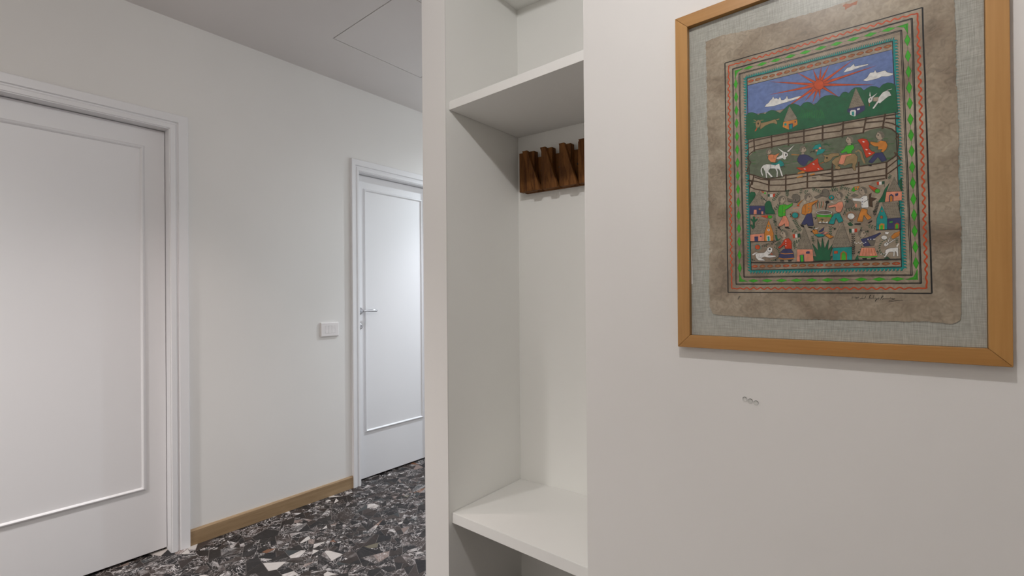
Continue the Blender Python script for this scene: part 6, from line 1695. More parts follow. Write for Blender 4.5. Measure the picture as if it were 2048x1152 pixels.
P W 1 -69.9 1414.7 -70.6 1412.1 -72.3 1410.1 -74.7 1409.2 -77.4 1409.5 -79.9 1411 -81.5 1413.3 -82.1 1416.1 -81.5 1418.7 -79.8 1420.6 -77.3 1421.6 -74.6 1421.2 -72.2 1419.8 -70.5 1417.4
P f2 0 -69.4 1414.6 -65.5 1413.3 -69.6 1413.3
P f2 0 -69.8 1412.3 -66.5 1409.7 -70.4 1411.2
P f2 0 -71 1410.4 -68.6 1406.8 -71.9 1409.6
P f2 0 -72.8 1409.1 -71.6 1404.9 -74 1408.7
P f2 0 -74.9 1408.5 -75.1 1404.2 -76.2 1408.6
P f2 0 -77.2 1408.8 -78.8 1404.9 -78.5 1409.3
P f2 0 -79.4 1409.8 -82.1 1406.9 -80.4 1410.7
P f2 0 -81.1 1411.5 -84.7 1409.9 -81.9 1412.7
P f2 0 -82.3 1413.7 -86.3 1413.6 -82.6 1415.1
P f2 0 -82.7 1416.1 -86.6 1417.5 -82.5 1417.5
P f2 0 -82.2 1418.4 -85.7 1421.1 -81.7 1419.6
P f2 0 -81.1 1420.3 -83.5 1424 -80.1 1421.2
P f2 0 -79.3 1421.7 -80.5 1425.9 -78.1 1422.1
P f2 0 -77.1 1422.2 -76.9 1426.5 -75.8 1422.2
P f2 0 -74.8 1422 -73.3 1425.8 -73.5 1421.4
P f2 0 -72.7 1420.9 -70 1423.8 -71.6 1420
P f2 0 -70.9 1419.2 -67.4 1420.8 -70.2 1418
P f2 0 -69.8 1417 -65.8 1417.2 -69.5 1415.6
P k 0 -79.7 1395.7 -82.4 1400.9 -77 1403.6 -71.8 1396.5 -75.8 1394.5
P h 1 -90.4 1405 -76.1 1350.6 -109.9 1353 -100.1 1386.2
L K 0.42 -90.9 1401.8 -90.1 1402.1
L K 0.42 -91.7 1398.8 -89.1 1398.6
L K 0.42 -92.5 1395.7 -89.1 1395.3
L K 0.42 -93.8 1392.7 -91.2 1392.1
L K 0.42 -90.1 1392.1 -87.9 1392
L K 0.42 -95 1389.4 -91.9 1389.1
L K 0.42 -90.1 1389 -86.8 1388.5
L K 0.42 -96.1 1386 -92.4 1386.2
L K 0.42 -90.1 1385.8 -86.2 1385.3
L K 0.42 -97.5 1382.8 -94.4 1383.2
L K 0.42 -92.8 1382.4 -89.7 1382.7
L K 0.42 -88.2 1382.6 -85.4 1381.8
L K 0.42 -98.5 1380.2 -95.1 1379.5
L K 0.42 -93.3 1379.5 -89.8 1379.2
L K 0.42 -88 1379 -84.6 1378.8
L K 0.42 -99.8 1377 -96.4 1376.4
L K 0.42 -95.2 1376.4 -92.4 1376.2
L K 0.42 -91.1 1375.8 -87.6 1376
L K 0.42 -86.7 1375.4 -83.7 1375.7
L K 0.42 -100.6 1373.4 -97.4 1373.6
L K 0.42 -96 1373.5 -92.3 1372.7
L K 0.42 -91 1372.9 -87.3 1372.4
L K 0.42 -86 1372.5 -82.6 1372.1
L K 0.42 -101.9 1370.5 -98.8 1370.3
L K 0.42 -97.8 1370.3 -94.5 1369.7
L K 0.42 -93.5 1370 -90.2 1369.4
L K 0.42 -89.2 1369.8 -86 1368.9
L K 0.42 -84.6 1369.3 -81.6 1368.6
L K 0.42 -103 1367.5 -99.9 1366.9
L K 0.42 -98.5 1367 -95.4 1366.7
L K 0.42 -93.4 1366.6 -90.4 1366.3
L K 0.42 -88.9 1366.1 -85.6 1366
L K 0.42 -84.3 1366.1 -81.2 1365.3
L K 0.42 -104.4 1364.4 -101.5 1363.7
L K 0.42 -99.9 1364.1 -97.1 1363.3
L K 0.42 -95.7 1363.5 -93.2 1363.3
L K 0.42 -91.3 1363.4 -88.5 1362.7
L K 0.42 -87.4 1363.2 -84.1 1362.3
L K 0.42 -83.1 1362.6 -80.3 1362.1
L K 0.42 -105.6 1361.1 -102.2 1360.7
L K 0.42 -100.9 1360.7 -97.5 1360.4
L K 0.42 -96.4 1360.2 -92.8 1360.2
L K 0.42 -91.7 1359.6 -88.4 1360
L K 0.42 -87.1 1359.4 -83.6 1359.6
L K 0.42 -82.4 1359 -79 1359.2
L K 0.42 -106.7 1357.9 -103 1357.4
L K 0.42 -101.6 1357.4 -98.6 1357.3
L K 0.42 -96.7 1357 -93.5 1356.9
L K 0.42 -91.8 1357 -88.4 1356.2
L K 0.42 -86.7 1356.4 -83.7 1356.1
L K 0.42 -81.8 1355.9 -78.5 1355.8
L K 0.42 -107.8 1354.4 -104.9 1354.7
L K 0.42 -103.2 1354.5 -100.3 1353.9
L K 0.42 -98.6 1353.8 -95.3 1353.9
L K 0.42 -94.3 1353.7 -91 1353.4
L K 0.42 -89.7 1353.4 -86.6 1353.1
L K 0.42 -85 1353.3 -81.8 1352.5
L K 0.42 -80.6 1352.5 -77.5 1352.6
P T 1 -108.6 1351.2 -74.8 1351.3 -75 1323.6 -108.1 1324.6
P f2 0 -95.4 1324.4 -94.7 1339.5 -89.5 1344.1 -83.5 1338.8 -83.2 1324.4
P g 0 -93.1 1324.6 -92.3 1338.6 -89.3 1341.6 -85.8 1338.1 -85.6 1324.5
P D 1 -106.1 1344.4 -99.3 1344.8 -99.3 1339 -105.9 1338.9
P k 0 -79.1 1389.1 -75.2 1388.4 -75.2 1380.9 -78.8 1381.3
P W 0 -75.2 1388.7 -70.5 1388 -70.6 1381 -75.2 1380.9
P R 0 -70.5 1388.6 -65.9 1388.7 -66 1381.7 -70.6 1381
L K 0.7 -79.5 1389.2 -78.6 1377.6
L K 0.5 -72.1 1357.6 -72.6 1375.5
P K 0 -72.2 1362.1 -73.5 1364.5 -75.7 1365.3 -74.4 1362.8
P K 0 -72.2 1362.1 -70.1 1362.7 -69 1365.1 -71.1 1364.4
P K 0 -72.4 1366.5 -73.6 1369 -75.8 1369.8 -74.6 1367.3
P K 0 -72.4 1366.5 -70.2 1367.2 -69.1 1369.6 -71.2 1368.9
P K 0 -72.5 1371 -73.7 1373.4 -76 1374.2 -74.7 1371.8
P K 0 -72.5 1371 -70.3 1371.7 -69.2 1374 -71.4 1373.4
P K 0 -72.6 1375.5 -73.9 1377.9 -76.1 1378.7 -74.8 1376.3
P K 0 -72.6 1375.5 -70.4 1376.2 -69.3 1378.5 -71.5 1377.9
L K 0.5 -72.2 1344.6 -72.7 1362.5
P K 0 -72.3 1349.1 -73.6 1351.5 -75.8 1352.3 -74.5 1349.8
P K 0 -72.3 1349.1 -70.2 1349.8 -69.1 1352.1 -71.2 1351.4
P K 0 -72.5 1353.5 -73.7 1356 -75.9 1356.7 -74.7 1354.3
P K 0 -72.5 1353.5 -70.3 1354.2 -69.2 1356.6 -71.3 1355.9
P K 0 -72.6 1358 -73.8 1360.4 -76.1 1361.2 -74.8 1358.8
P K 0 -72.6 1358 -70.4 1358.7 -69.3 1361.1 -71.5 1360.4
P K 0 -72.7 1362.5 -74 1364.9 -76.2 1365.7 -74.9 1363.3
P K 0 -72.7 1362.5 -70.5 1363.2 -69.4 1365.5 -71.6 1364.9
L K 0.5 -72.3 1331.6 -72.8 1349.5
P K 0 -72.4 1336.1 -73.7 1338.5 -75.9 1339.2 -74.6 1336.8
P K 0 -72.4 1336.1 -70.3 1336.8 -69.2 1339.2 -71.3 1338.5
P K 0 -72.6 1340.6 -73.8 1343 -76 1343.7 -74.8 1341.3
P K 0 -72.6 1340.6 -70.4 1341.3 -69.3 1343.6 -71.4 1342.9
P K 0 -72.7 1345 -73.9 1347.4 -76.2 1348.2 -74.9 1345.8
P K 0 -72.7 1345 -70.5 1345.7 -69.4 1348.1 -71.6 1347.4
P K 0 -72.8 1349.5 -74.1 1351.9 -76.3 1352.7 -75 1350.3
P K 0 -72.8 1349.5 -70.6 1350.2 -69.5 1352.6 -71.7 1351.9
L k 0.5 -67.1 1324 -57.8 1348.5
P k 0 -64.8 1330.2 -65 1332.8 -66.6 1334.5 -66.4 1331.9
P k 0 -64.8 1330.2 -62.7 1329.6 -60.9 1331 -63 1331.5
P k 0 -62.4 1336.3 -62.7 1338.9 -64.3 1340.6 -64.1 1338
P k 0 -62.4 1336.3 -60.4 1335.7 -58.6 1337.1 -60.7 1337.6
P k 0 -60.1 1342.4 -60.4 1345 -62 1346.7 -61.7 1344.1
P k 0 -60.1 1342.4 -58.1 1341.8 -56.3 1343.2 -58.4 1343.7
P k 0 -57.8 1348.5 -58 1351 -59.6 1352.8 -59.4 1350.2
P k 0 -57.8 1348.5 -55.7 1347.9 -54 1349.2 -56.1 1349.8
P G 0 -71 1323.4 -65.7 1334.5 -63.2 1323.8
P f 0 -60.2 1373.9 -55.4 1373.5 -54.7 1363.6 -61.4 1364.2
L K 0.5 -60.6 1371.1 -61.4 1365.6
L K 0.5 -55.4 1369.7 -55 1365.5
P f 1 -50.7 1376.8 -51.9 1379.4 -52.5 1381.9 -53.9 1383.8 -55.6 1385.2 -57.5 1385.8 -59.4 1385.6 -61.2 1384.5 -62.6 1382.8 -63.5 1380.5 -63.8 1378 -63.5 1375.3 -62.7 1372.9 -61.3 1370.9 -59.6 1369.6 -57.6 1369 -55.7 1369.3 -54 1370.3 -52.6 1372 -51.1 1373.9
P q 0 -53 1383.9 -55.1 1385.7 -57.5 1386.4 -60 1386.1 -62.1 1384.8 -63.7 1382.5 -64.6 1379.6 -64.6 1376.5 -63.8 1373.4 -62.2 1370.9 -60.2 1374.4 -59.1 1379.9 -56 1382.9
L K 0.45 -55.2 1385.2 -57.4 1382
L K 0.45 -58.1 1386 -58.7 1382
L K 0.45 -60.9 1385.1 -59.8 1381.1
L K 0.45 -63.1 1382.8 -60.4 1379.5
L K 0.45 -64.2 1379.5 -60.6 1377.5
L K 0.45 -64.1 1375.8 -60.1 1375.5
P K 0 -53.7 1378.2 -53.8 1377.8 -54.2 1377.6 -54.7 1377.4 -55.2 1377.5 -55.7 1377.7 -56.1 1378 -56.2 1378.4 -56.1 1378.7 -55.7 1379 -55.2 1379.1 -54.7 1379.1 -54.2 1378.9 -53.8 1378.5
L K 0.5 -56.4 1380.1 -53.4 1380.1
L K 0.4 -54.2 1373.2 -52.2 1373.4
P N 1 -60.3 1366.4 -49.9 1368.7 -37.2 1373.2 -28.4 1377.1 -27.2 1375 -37.2 1366 -39.8 1364.7 -38.6 1351.1 -55.2 1350.7 -57.1 1359.7
P y 1 -50 1363.9 -36 1362 -38.6 1351.1 -43.7 1351.4
P W 0 -47 1364.9 -47.1 1364.5 -47.4 1364.2 -47.8 1364.1 -48.3 1364.1 -48.7 1364.3 -49 1364.7 -49.1 1365.1 -49 1365.5 -48.7 1365.8 -48.3 1366 -47.8 1365.9 -47.4 1365.7 -47.1 1365.4
P W 0 -42.6 1364.6 -42.7 1364.2 -43 1363.9 -43.4 1363.7 -43.8 1363.7 -44.2 1364 -44.5 1364.3 -44.6 1364.7 -44.5 1365.2 -44.2 1365.5 -43.8 1365.6 -43.3 1365.6 -42.9 1365.4 -42.7 1365
P W 0 -38.1 1364.2 -38.2 1363.8 -38.5 1363.5 -38.9 1363.3 -39.4 1363.4 -39.8 1363.6 -40.1 1364 -40.2 1364.4 -40.1 1364.8 -39.8 1365.1 -39.4 1365.2 -38.9 1365.2 -38.5 1365 -38.2 1364.6
P W 0 -36.3 1364.1 -36.4 1363.7 -36.6 1363.3 -37 1363.2 -37.5 1363.2 -37.9 1363.4 -38.2 1363.8 -38.3 1364.2 -38.2 1364.6 -37.9 1364.9 -37.5 1365.1 -37 1365.1 -36.6 1364.8 -36.3 1364.5
P W 0 -68.9 1360.3 -69 1359.9 -69.4 1359.7 -69.8 1359.5 -70.4 1359.6 -70.8 1359.8 -71.2 1360.1 -71.3 1360.4 -71.2 1360.8 -70.8 1361 -70.4 1361.2 -69.8 1361.1 -69.4 1360.9 -69 1360.6
P W 0 -65.9 1358.1 -66 1357.7 -66.4 1357.5 -66.8 1357.4 -67.4 1357.4 -67.8 1357.6 -68.2 1357.9 -68.3 1358.3 -68.2 1358.6 -67.8 1358.9 -67.4 1359 -66.8 1358.9 -66.4 1358.8 -66 1358.4
P W 0 -62.9 1359.8 -63 1359.4 -63.4 1359.2 -63.8 1359.1 -64.3 1359.1 -64.8 1359.3 -65.1 1359.6 -65.3 1360 -65.1 1360.3 -64.8 1360.6 -64.3 1360.7 -63.8 1360.6 -63.3 1360.5 -63 1360.1
P W 0 -59.9 1357.6 -60.1 1357.3 -60.4 1357 -60.8 1356.9 -61.4 1356.9 -61.8 1357.1 -62.2 1357.4 -62.3 1357.8 -62.2 1358.1 -61.8 1358.4 -61.4 1358.5 -60.8 1358.5 -60.4 1358.3 -60 1358
P W 0 -56.9 1359.3 -57.1 1359 -57.4 1358.7 -57.9 1358.6 -58.4 1358.7 -58.8 1358.8 -59.2 1359.1 -59.3 1359.5 -59.2 1359.8 -58.8 1360.1 -58.4 1360.2 -57.8 1360.2 -57.4 1360 -57.1 1359.7
P W 0 -54 1357.2 -54.1 1356.8 -54.4 1356.6 -54.9 1356.5 -55.4 1356.5 -55.9 1356.7 -56.2 1357 -56.3 1357.3 -56.2 1357.7 -55.9 1357.9 -55.4 1358.1 -54.9 1358 -54.4 1357.8 -54.1 1357.5
P W 0 -51 1358.9 -51.1 1358.5 -51.5 1358.3 -51.9 1358.2 -52.4 1358.2 -52.9 1358.4 -53.2 1358.7 -53.3 1359 -53.2 1359.4 -52.9 1359.6 -52.4 1359.8 -51.9 1359.7 -51.5 1359.5 -51.1 1359.2
P P 1 -59.1 1348.5 -37.4 1347 -33.1 1330.1 -63.1 1331.4
L g 2 -62.5 1330.2 -47.7 1328.2 -33.1 1329.6
L f2 0.7 -55.2 1346.7 -57.3 1332.3
L f2 0.7 -51.1 1346.4 -51.9 1332
L f2 0.7 -47 1346.1 -46.5 1331.7
L f2 0.7 -43 1345.8 -41.2 1331.4
L f2 0.7 -38.9 1345.5 -35.9 1331
P K 0 -58 1327.2 -50.2 1327.1 -50.3 1323.9 -57.3 1324.3
P K 0 -43.9 1326.7 -36.3 1327.1 -35.7 1323.9 -43.3 1323.5
P W 1 -17.1 1365.9 -17.6 1364.1 -19 1362.7 -21 1362 -23.2 1362.1 -25.1 1363.2 -26.5 1364.8 -27 1366.8 -26.5 1368.6 -25.1 1370.1 -23.1 1370.7 -20.9 1370.5 -18.9 1369.5 -17.6 1367.9
P W 1 -20.3 1378 -14.2 1376.6 -16.1 1372.1 -21 1374.1
P O 1 -11.8 1367 -6.3 1373.6 3.9 1378.1 0.8 1367.5 -8.2 1362.1
P W 1 -22.4 1353.8 -18.7 1356.7 -14.4 1354.8 -15.6 1350.9 -20 1347.7 -22.6 1349.9
P W 1 -16.8 1358.1 -13.7 1367.2 -13.1 1364 -15 1356.4
P W 1 -15 1355.6 -5.2 1362.6 -4.6 1361 -13.8 1353.9
P W 1 -20.6 1340.3 -17.5 1343.2 -12.6 1344.5 -5.4 1344.7 -0.5 1345.2 -0.1 1327.3 -2.5 1327.2 -3.6 1336.1 -5.4 1337.7 -6.1 1326.9 -8.5 1327.8 -7.8 1336.3 -14.5 1336.8 -20.1 1326.9 -24.1 1327.5 -18.8 1334.7 -28.7 1331.9 -28.7 1333.8 -20.7 1335.6
P W 0 -3.5 1347.7 0.1 1353.6 1.3 1352 -1.7 1346
P K 0 -17.7 1353.4 -17.8 1352.9 -18.1 1352.5 -18.5 1352.3 -18.9 1352.3 -19.3 1352.6 -19.6 1353 -19.7 1353.6 -19.6 1354.1 -19.3 1354.5 -18.9 1354.8 -18.5 1354.7 -18.1 1354.5 -17.8 1354
P k 0 -21 1331.7 -21 1328.3 -23 1332
P k 0 -23.8 1334 -25.1 1330.5 -25.8 1335
P k 0 -26 1337.2 -28.5 1334.1 -27.9 1338.9
P k 0 -27.4 1341.3 -31 1338.8 -29.1 1343.4
P k 0 -28 1345.7 -32.2 1344.1 -29.2 1348.1
P k 0 -27.6 1350.1 -32.2 1349.5 -28.2 1352.6
P k 0 -26.3 1354.2 -30.8 1354.6 -26.3 1356.5
P k 0 -24.3 1357.4 -28.2 1358.8 -23.6 1359.3
P k 0 -21.6 1359.6 -24.6 1361.9 -20.4 1361
P k 0 -18.6 1360.5 -20.5 1363.5 -17 1361.2
L k 0.5 -2.9 1350.8 -2.2 1360.8
P k 0 -2.7 1354.1 -3.4 1356 -4.8 1356.7 -4.1 1354.9
P k 0 -2.7 1354.1 -1.1 1354.4 -0.2 1355.9 -1.8 1355.7
P k 0 -2.4 1357.5 -3.1 1359.3 -4.6 1360.1 -3.9 1358.2
P k 0 -2.4 1357.5 -0.9 1357.7 -0 1359.3 -1.5 1359
P k 0 -2.2 1360.8 -2.9 1362.6 -4.4 1363.4 -3.7 1361.6
P k 0 -2.2 1360.8 -0.7 1361 0.2 1362.6 -1.3 1362.3
P k 0 -23.8 1323.2 -17.6 1328.4 -12.2 1322.6
P K 0 -235.8 1365.7 -237.5 1364.4 -240.5 1364.8 -237.9 1366.3
P k 0 -235.8 1365.7 -236.6 1363.6 -239.2 1362.1 -237.8 1364.9
P K 0 -235.8 1365.7 -233.9 1364.5 -232.7 1361.3 -235.2 1363.4
P k 0 -235.8 1365.7 -235.1 1367.9 -232.5 1369.5 -233.9 1366.6
P K 0 -218 1331.7 -216 1332.4 -213.3 1331.2 -216.1 1330.6
P k 0 -218 1331.7 -219.9 1330.9 -222.8 1332 -219.9 1332.7
P K 0 -218 1331.7 -216.9 1333.7 -214.2 1334.7 -216 1332.1
P k 0 -218 1331.7 -215.9 1331.3 -213.9 1328.9 -216.7 1329.8
P K 0 -262.3 1334.1 -264.5 1334.1 -267 1336.2 -263.9 1335.8
P k 0 -262.3 1334.1 -264.4 1335 -266 1338 -263.2 1336.3
P K 0 -262.3 1334.1 -260.1 1334.3 -257.5 1332.4 -260.6 1332.5
P k 0 -262.3 1334.1 -263.2 1331.9 -266 1330.5 -264.4 1333.4
P K 0 -174.9 1459.3 -176.1 1461.3 -176.1 1464.5 -174.6 1461.6
P k 0 -174.9 1459.3 -176.4 1458.1 -179.2 1458.4 -176.8 1459.8
P K 0 -174.9 1459.3 -175.9 1461.4 -175.5 1464.6 -174.4 1461.5
P k 0 -174.9 1459.3 -173.2 1457.9 -172.4 1454.7 -174.5 1457
P K 0 -139.2 1419.4 -138.3 1417.3 -138.9 1414.3 -139.8 1417.3
P k 0 -139.2 1419.4 -137.4 1418.5 -135.9 1415.7 -138.3 1417.3
P K 0 -139.2 1419.4 -141 1418.8 -143.5 1420.1 -140.9 1420.5
P k 0 -139.2 1419.4 -138 1421 -135.3 1421.3 -137.3 1419.4
P K 0 -140.7 1395.5 -142.6 1396.1 -144.4 1398.7 -141.8 1397.5
P k 0 -140.7 1395.5 -141.2 1397.8 -140 1400.5 -139.7 1397.4
P K 0 -140.7 1395.5 -141.5 1393.6 -144 1392.4 -142.5 1395
P k 0 -140.7 1395.5 -141.5 1397.7 -140.8 1400.7 -140 1397.6
P K 0 -185.1 1429.4 -183.1 1428.7 -181.4 1425.9 -184.1 1427.3
P k 0 -185.1 1429.4 -184.8 1427.1 -186.3 1424.5 -186.3 1427.8
P K 0 -185.1 1429.4 -186.6 1431.1 -187.1 1434.4 -185.2 1431.7
P k 0 -185.1 1429.4 -186.1 1431.5 -185.7 1434.7 -184.6 1431.6
P K 0 -126.2 1415.5 -127.5 1413.8 -130.2 1413.4 -128.2 1415.5
P k 0 -126.2 1415.5 -124.3 1414.9 -122.4 1412.3 -125.1 1413.5
P K 0 -126.2 1415.5 -125.7 1413.2 -126.7 1410.2 -127.2 1413.5
P k 0 -126.2 1415.5 -125 1413.5 -125.1 1410.2 -126.5 1413.2
P K 0 -60.1 1387.3 -59.7 1385.1 -60.9 1382.3 -61.1 1385.5
P k 0 -60.1 1387.3 -60.1 1389.6 -58.6 1391.9 -58.8 1388.8
P K 0 -60.1 1387.3 -58.9 1385.5 -58.8 1382.3 -60.3 1385.1
P k 0 -60.1 1387.3 -59.3 1389.2 -56.9 1390.4 -58.4 1387.8
P K 0 -36.8 1421.6 -36.1 1423.5 -33.9 1424.7 -35.2 1422.2
P k 0 -36.8 1421.6 -35.1 1421.5 -33.1 1419.4 -35.5 1419.9
P K 0 -36.8 1421.6 -37.5 1419.6 -39.8 1418.4 -38.5 1421
P k 0 -36.8 1421.6 -38.4 1420.8 -40.9 1421.8 -38.5 1422.5
P K 0 -49.8 1381.5 -48.1 1381.9 -45.8 1380.4 -48.3 1380.2
P k 0 -49.8 1381.5 -51 1379.9 -53.5 1379.5 -51.6 1381.5
P K 0 -49.8 1381.5 -48.8 1383.3 -46.4 1384 -48.1 1381.8
P k 0 -49.8 1381.5 -48.1 1380.7 -46.7 1377.9 -49 1379.4
P K 0 -75.7 1405.1 -77.5 1405.7 -79.2 1408.4 -76.7 1407.1
P k 0 -75.7 1405.1 -74 1404.1 -72.7 1401.2 -75 1402.9
P K 0 -75.7 1405.1 -77.5 1405.5 -79.4 1407.9 -76.8 1407
P k 0 -75.7 1405.1 -74.8 1407 -72.3 1407.9 -73.9 1405.5
P K 0 -105.5 1393.3 -104.3 1391.4 -104.2 1388.1 -105.7 1391
P k 0 -105.5 1393.3 -103.7 1393.9 -101.1 1392.6 -103.8 1392.1
P K 0 -105.5 1393.3 -103.6 1392.8 -101.7 1390.3 -104.3 1391.3
P k 0 -105.5 1393.3 -107.4 1393.1 -109.8 1395 -107 1394.9
P K 0 -83.4 1446.8 -81.6 1447.2 -79.1 1445.7 -81.7 1445.5
P k 0 -83.4 1446.8 -81.5 1446.3 -79.7 1443.7 -82.3 1444.8
P K 0 -83.4 1446.8 -85.1 1446.1 -87.6 1447.3 -85.1 1447.9
P k 0 -83.4 1446.8 -82.2 1448.4 -79.6 1448.8 -81.5 1446.8
P K 0 -241 1476.6 -242.3 1475 -245.3 1474.6 -243.1 1476.7
P k 0 -241 1476.6 -242.1 1474.7 -244.9 1473.9 -243.1 1476.4
P K 0 -241 1476.6 -242.9 1478 -244.1 1481.2 -241.6 1479
P k 0 -241 1476.6 -238.9 1475.9 -236.9 1473.1 -239.8 1474.5
P K 0 -204.2 1398.3 -206.2 1398.8 -208.3 1401.3 -205.4 1400.3
P k 0 -204.2 1398.3 -202.6 1396.7 -202 1393.4 -204 1396
P K 0 -204.2 1398.3 -206.1 1399.2 -207.8 1402 -205.1 1400.5
P k 0 -204.2 1398.3 -202.5 1399.6 -199.6 1399.3 -202.1 1397.8
P K 0 -236.5 1470.9 -234.3 1470.8 -231.9 1468.5 -234.9 1469.1
P k 0 -236.5 1470.9 -238.6 1471.1 -241 1473.4 -238 1472.7
P K 0 -236.5 1470.9 -238.5 1471.8 -240.3 1474.8 -237.5 1473.1
P k 0 -236.5 1470.9 -234.6 1469.5 -233.6 1466.2 -236 1468.6
P K 0 -64.4 1340.8 -63.9 1338.6 -64.9 1335.7 -65.3 1338.9
P k 0 -64.4 1340.8 -62.7 1341.7 -60.2 1340.7 -62.7 1339.9
P K 0 -64.4 1340.8 -62.7 1341.6 -60.2 1340.6 -62.7 1339.9
P k 0 -64.4 1340.8 -62.7 1339.9 -61.4 1337.1 -63.6 1338.7
P K 0 -32.4 1337.2 -33.5 1338.9 -33.5 1342.1 -32.2 1339.3
P k 0 -32.4 1337.2 -31.1 1338.5 -28.6 1338.5 -30.7 1336.8
P K 0 -32.4 1337.2 -31.6 1335.1 -32.1 1332.1 -33 1335.1
P k 0 -32.4 1337.2 -34.1 1337.9 -35.5 1340.6 -33.2 1339.2
P K 0 -217.3 1419.7 -215.2 1419.8 -212.7 1417.8 -215.7 1418.1
P k 0 -217.3 1419.7 -218 1417.5 -220.5 1416 -219.2 1418.9
P K 0 -217.3 1419.7 -218.9 1421.4 -219.4 1424.7 -217.4 1422.1
P k 0 -217.3 1419.7 -219.3 1420.3 -221.3 1423 -218.5 1421.8
P K 0 -87.6 1422.7 -88 1425 -86.9 1427.9 -86.6 1424.6
P k 0 -87.6 1422.7 -85.7 1422.2 -83.9 1419.6 -86.5 1420.8
P K 0 -87.6 1422.7 -88 1420.5 -90.1 1418.7 -89.2 1421.7
P k 0 -87.6 1422.7 -87 1424.9 -84.7 1426.4 -85.9 1423.6
L K 2.2 -267.1 1328.7 -184.5 1324.4 -144 1323.7
L K 2.2 -144 1323.7 -108.1 1324.3 -50.3 1322.6 4.7 1321.6"""
EXTRA = """P f2 0 -86.2 1859.5 -82.2 1861.6 -74.2 1858 -68.2 1858.5 -61.4 1859.4 -63.4 1851.7 -70.3 1853.2 -74.2 1851.1 -79.2 1850.6 -82.3 1848.1 -83.2 1854.7 -86.2 1857.1
L K 0.9 -75.6 1243.7 -75 1248 -73.8 1244.8 -72.7 1248.3 -71.5 1244.4 -70.4 1248.3 -69.5 1244
L K 0.9 -69 1244.4 -68.4 1246.9 -67.2 1245.5 -68.4 1243.7 -65.8 1245.5 -63.8 1246.2
L K 0.9 -62.4 1242.3 -60.1 1244.4 -57.8 1244.7 -60.1 1242.8 -57 1243.7 -54.5 1244 -52.5 1248.6
L K 0.9 -47.5 1242.9 -45.5 1251.3 -44.3 1250.6 -46.3 1247.8 -45 1243.6 -42.7 1244.7 -41.9 1246.1 -42.7 1243.6 -40 1244 -39.4 1250.6 -40 1243.6 -37.2 1244.3 -36.1 1245.3 -35.6 1242.9 -36.1 1240.1 -37.8 1237 -37 1240.1 -33.9 1242.8 -32.3 1242.2 -30.6 1244.6 -32.3 1245.3 -33.9 1242.6
L K 0.9 -28.7 1241.5 -26.8 1247 -25.1 1249.8 -24.1 1248.7 -26.3 1246 -27.4 1245.3
L K 0.9 -25.8 1241.2 -24.1 1243.9 -22.5 1242.7 -20.9 1243.9 -19.8 1242.7 -18.2 1244.2 -17.1 1242.5 -15.5 1244.2 -14.4 1242.7 -12.8 1245.9 -12.3 1242.9 -10.2 1243.9 -9.1 1242.7 -5.9 1243.9 -7.5 1241.8 -11.2 1242.7
L K 0.9 -16.1 1237.1 -7 1238.8 6.6 1240.3
L K 0.9 -15.5 1239.4 -9.7 1240.8
P y 0 -297.5 1243 -293.7 1251.1 -289.9 1250.3 -292.4 1247 -295 1241.6"""
def dens(P): return P
def stroke_quads(P, w, closed=False):
    n = len(P); out = []; nr = []
    for i in range(n):
        a = P[i-1] if (i > 0 or closed) else P[i]; b_ = P[(i+1) % n] if (i < n-1 or closed) else P[i]
        dx, dy = b_[0]-a[0], b_[1]-a[1]; m = math.hypot(dx, dy) or 1
        nr.append((-dy/m*w/2, dx/m*w/2))
    for i in range(n if closed else n-1):
        j = (i+1) % n
        if math.dist(P[i], P[j]) < 1e-6: continue
        out.append([(P[i][0]+nr[i][0], P[i][1]+nr[i][1]), (P[i][0]-nr[i][0], P[i][1]-nr[i][1]), (P[j][0]-nr[j][0], P[j][1]-nr[j][1]), (P[j][0]+nr[j][0], P[j][1]+nr[j][1])])
    return out
def lerp(a, b_, t): return (a[0]+(b_[0]-a[0])*t, a[1]+(b_[1]-a[1])*t)
def parse(txt):
    items = []
    for ln in txt.strip().split('\n'):
        t = ln.split(); kind, c, q = t[0], t[1], float(t[2]); v = list(map(float, t[3:])); P = list(zip(v[::2], v[1::2]))
        if kind == 'P':
            if q and len(P) >= 8:
                Q = []
                for i in range(len(P)):
                    a, b_ = P[i], P[(i+1) % len(P)]; Q += [lerp(a, b_, .09), lerp(a, b_, .91)]
                P = Q
            items.append((c, [P]))
            if q: items.append(('K', stroke_quads(P, .55, True)))
        else: items.append((c, stroke_quads(P, q)))
    return items
def layered(items):
    boxes = np.zeros((len(items), 4)); lay = np.zeros(len(items), int)
    for i, (c, polys) in enumerate(items):
        A = np.array([p for P in polys for p in P]); bx = (*A.min(0), *A.max(0)); boxes[i] = bx
        if i:
            q = boxes[:i]; hit = (q[:, 0] < bx[2]) & (q[:, 2] > bx[0]) & (q[:, 1] < bx[3]) & (q[:, 3] > bx[1])
            if hit.any(): lay[i] = lay[:i][hit].max()+1
    return lay
def paint_mesh(name, items, base, step, lay=None):
    if lay is None: lay = layered(items)
    mx = max(1, int(max(lay))); step = min(step, .0016/mx)
    bm = bmesh.new(); cl = bm.loops.layers.float_color.new('pigment')
    for (c, polys), k in zip(items, lay):
        col = (*PAL[c], 1); y = base-step*(k+1)
        for P in polys:
            vs = [bm.verts.new((p[0]/1000, y, p[1]/1000)) for p in P]
            try: f = bm.faces.new(vs)
            except ValueError: continue
            f.normal_update()
            if f.normal.y > 0: f.normal_flip()
            for l in f.loops: l[cl] = col
    me_o = link_mesh(name, bm, M_paint)
    # hang under the sheet: world coords -> local of picture
    off = pic.location; me_o.data.transform(Matrix.Translation(-off)); me_o.parent = sheet
    return me_o
items = parse(ART)
paint_mesh('painted_village_scene', items, YB-.0101, .00003)
paint_mesh('signature', parse(EXTRA), YB-.0101, .00003)['kind'] = 'stuff'

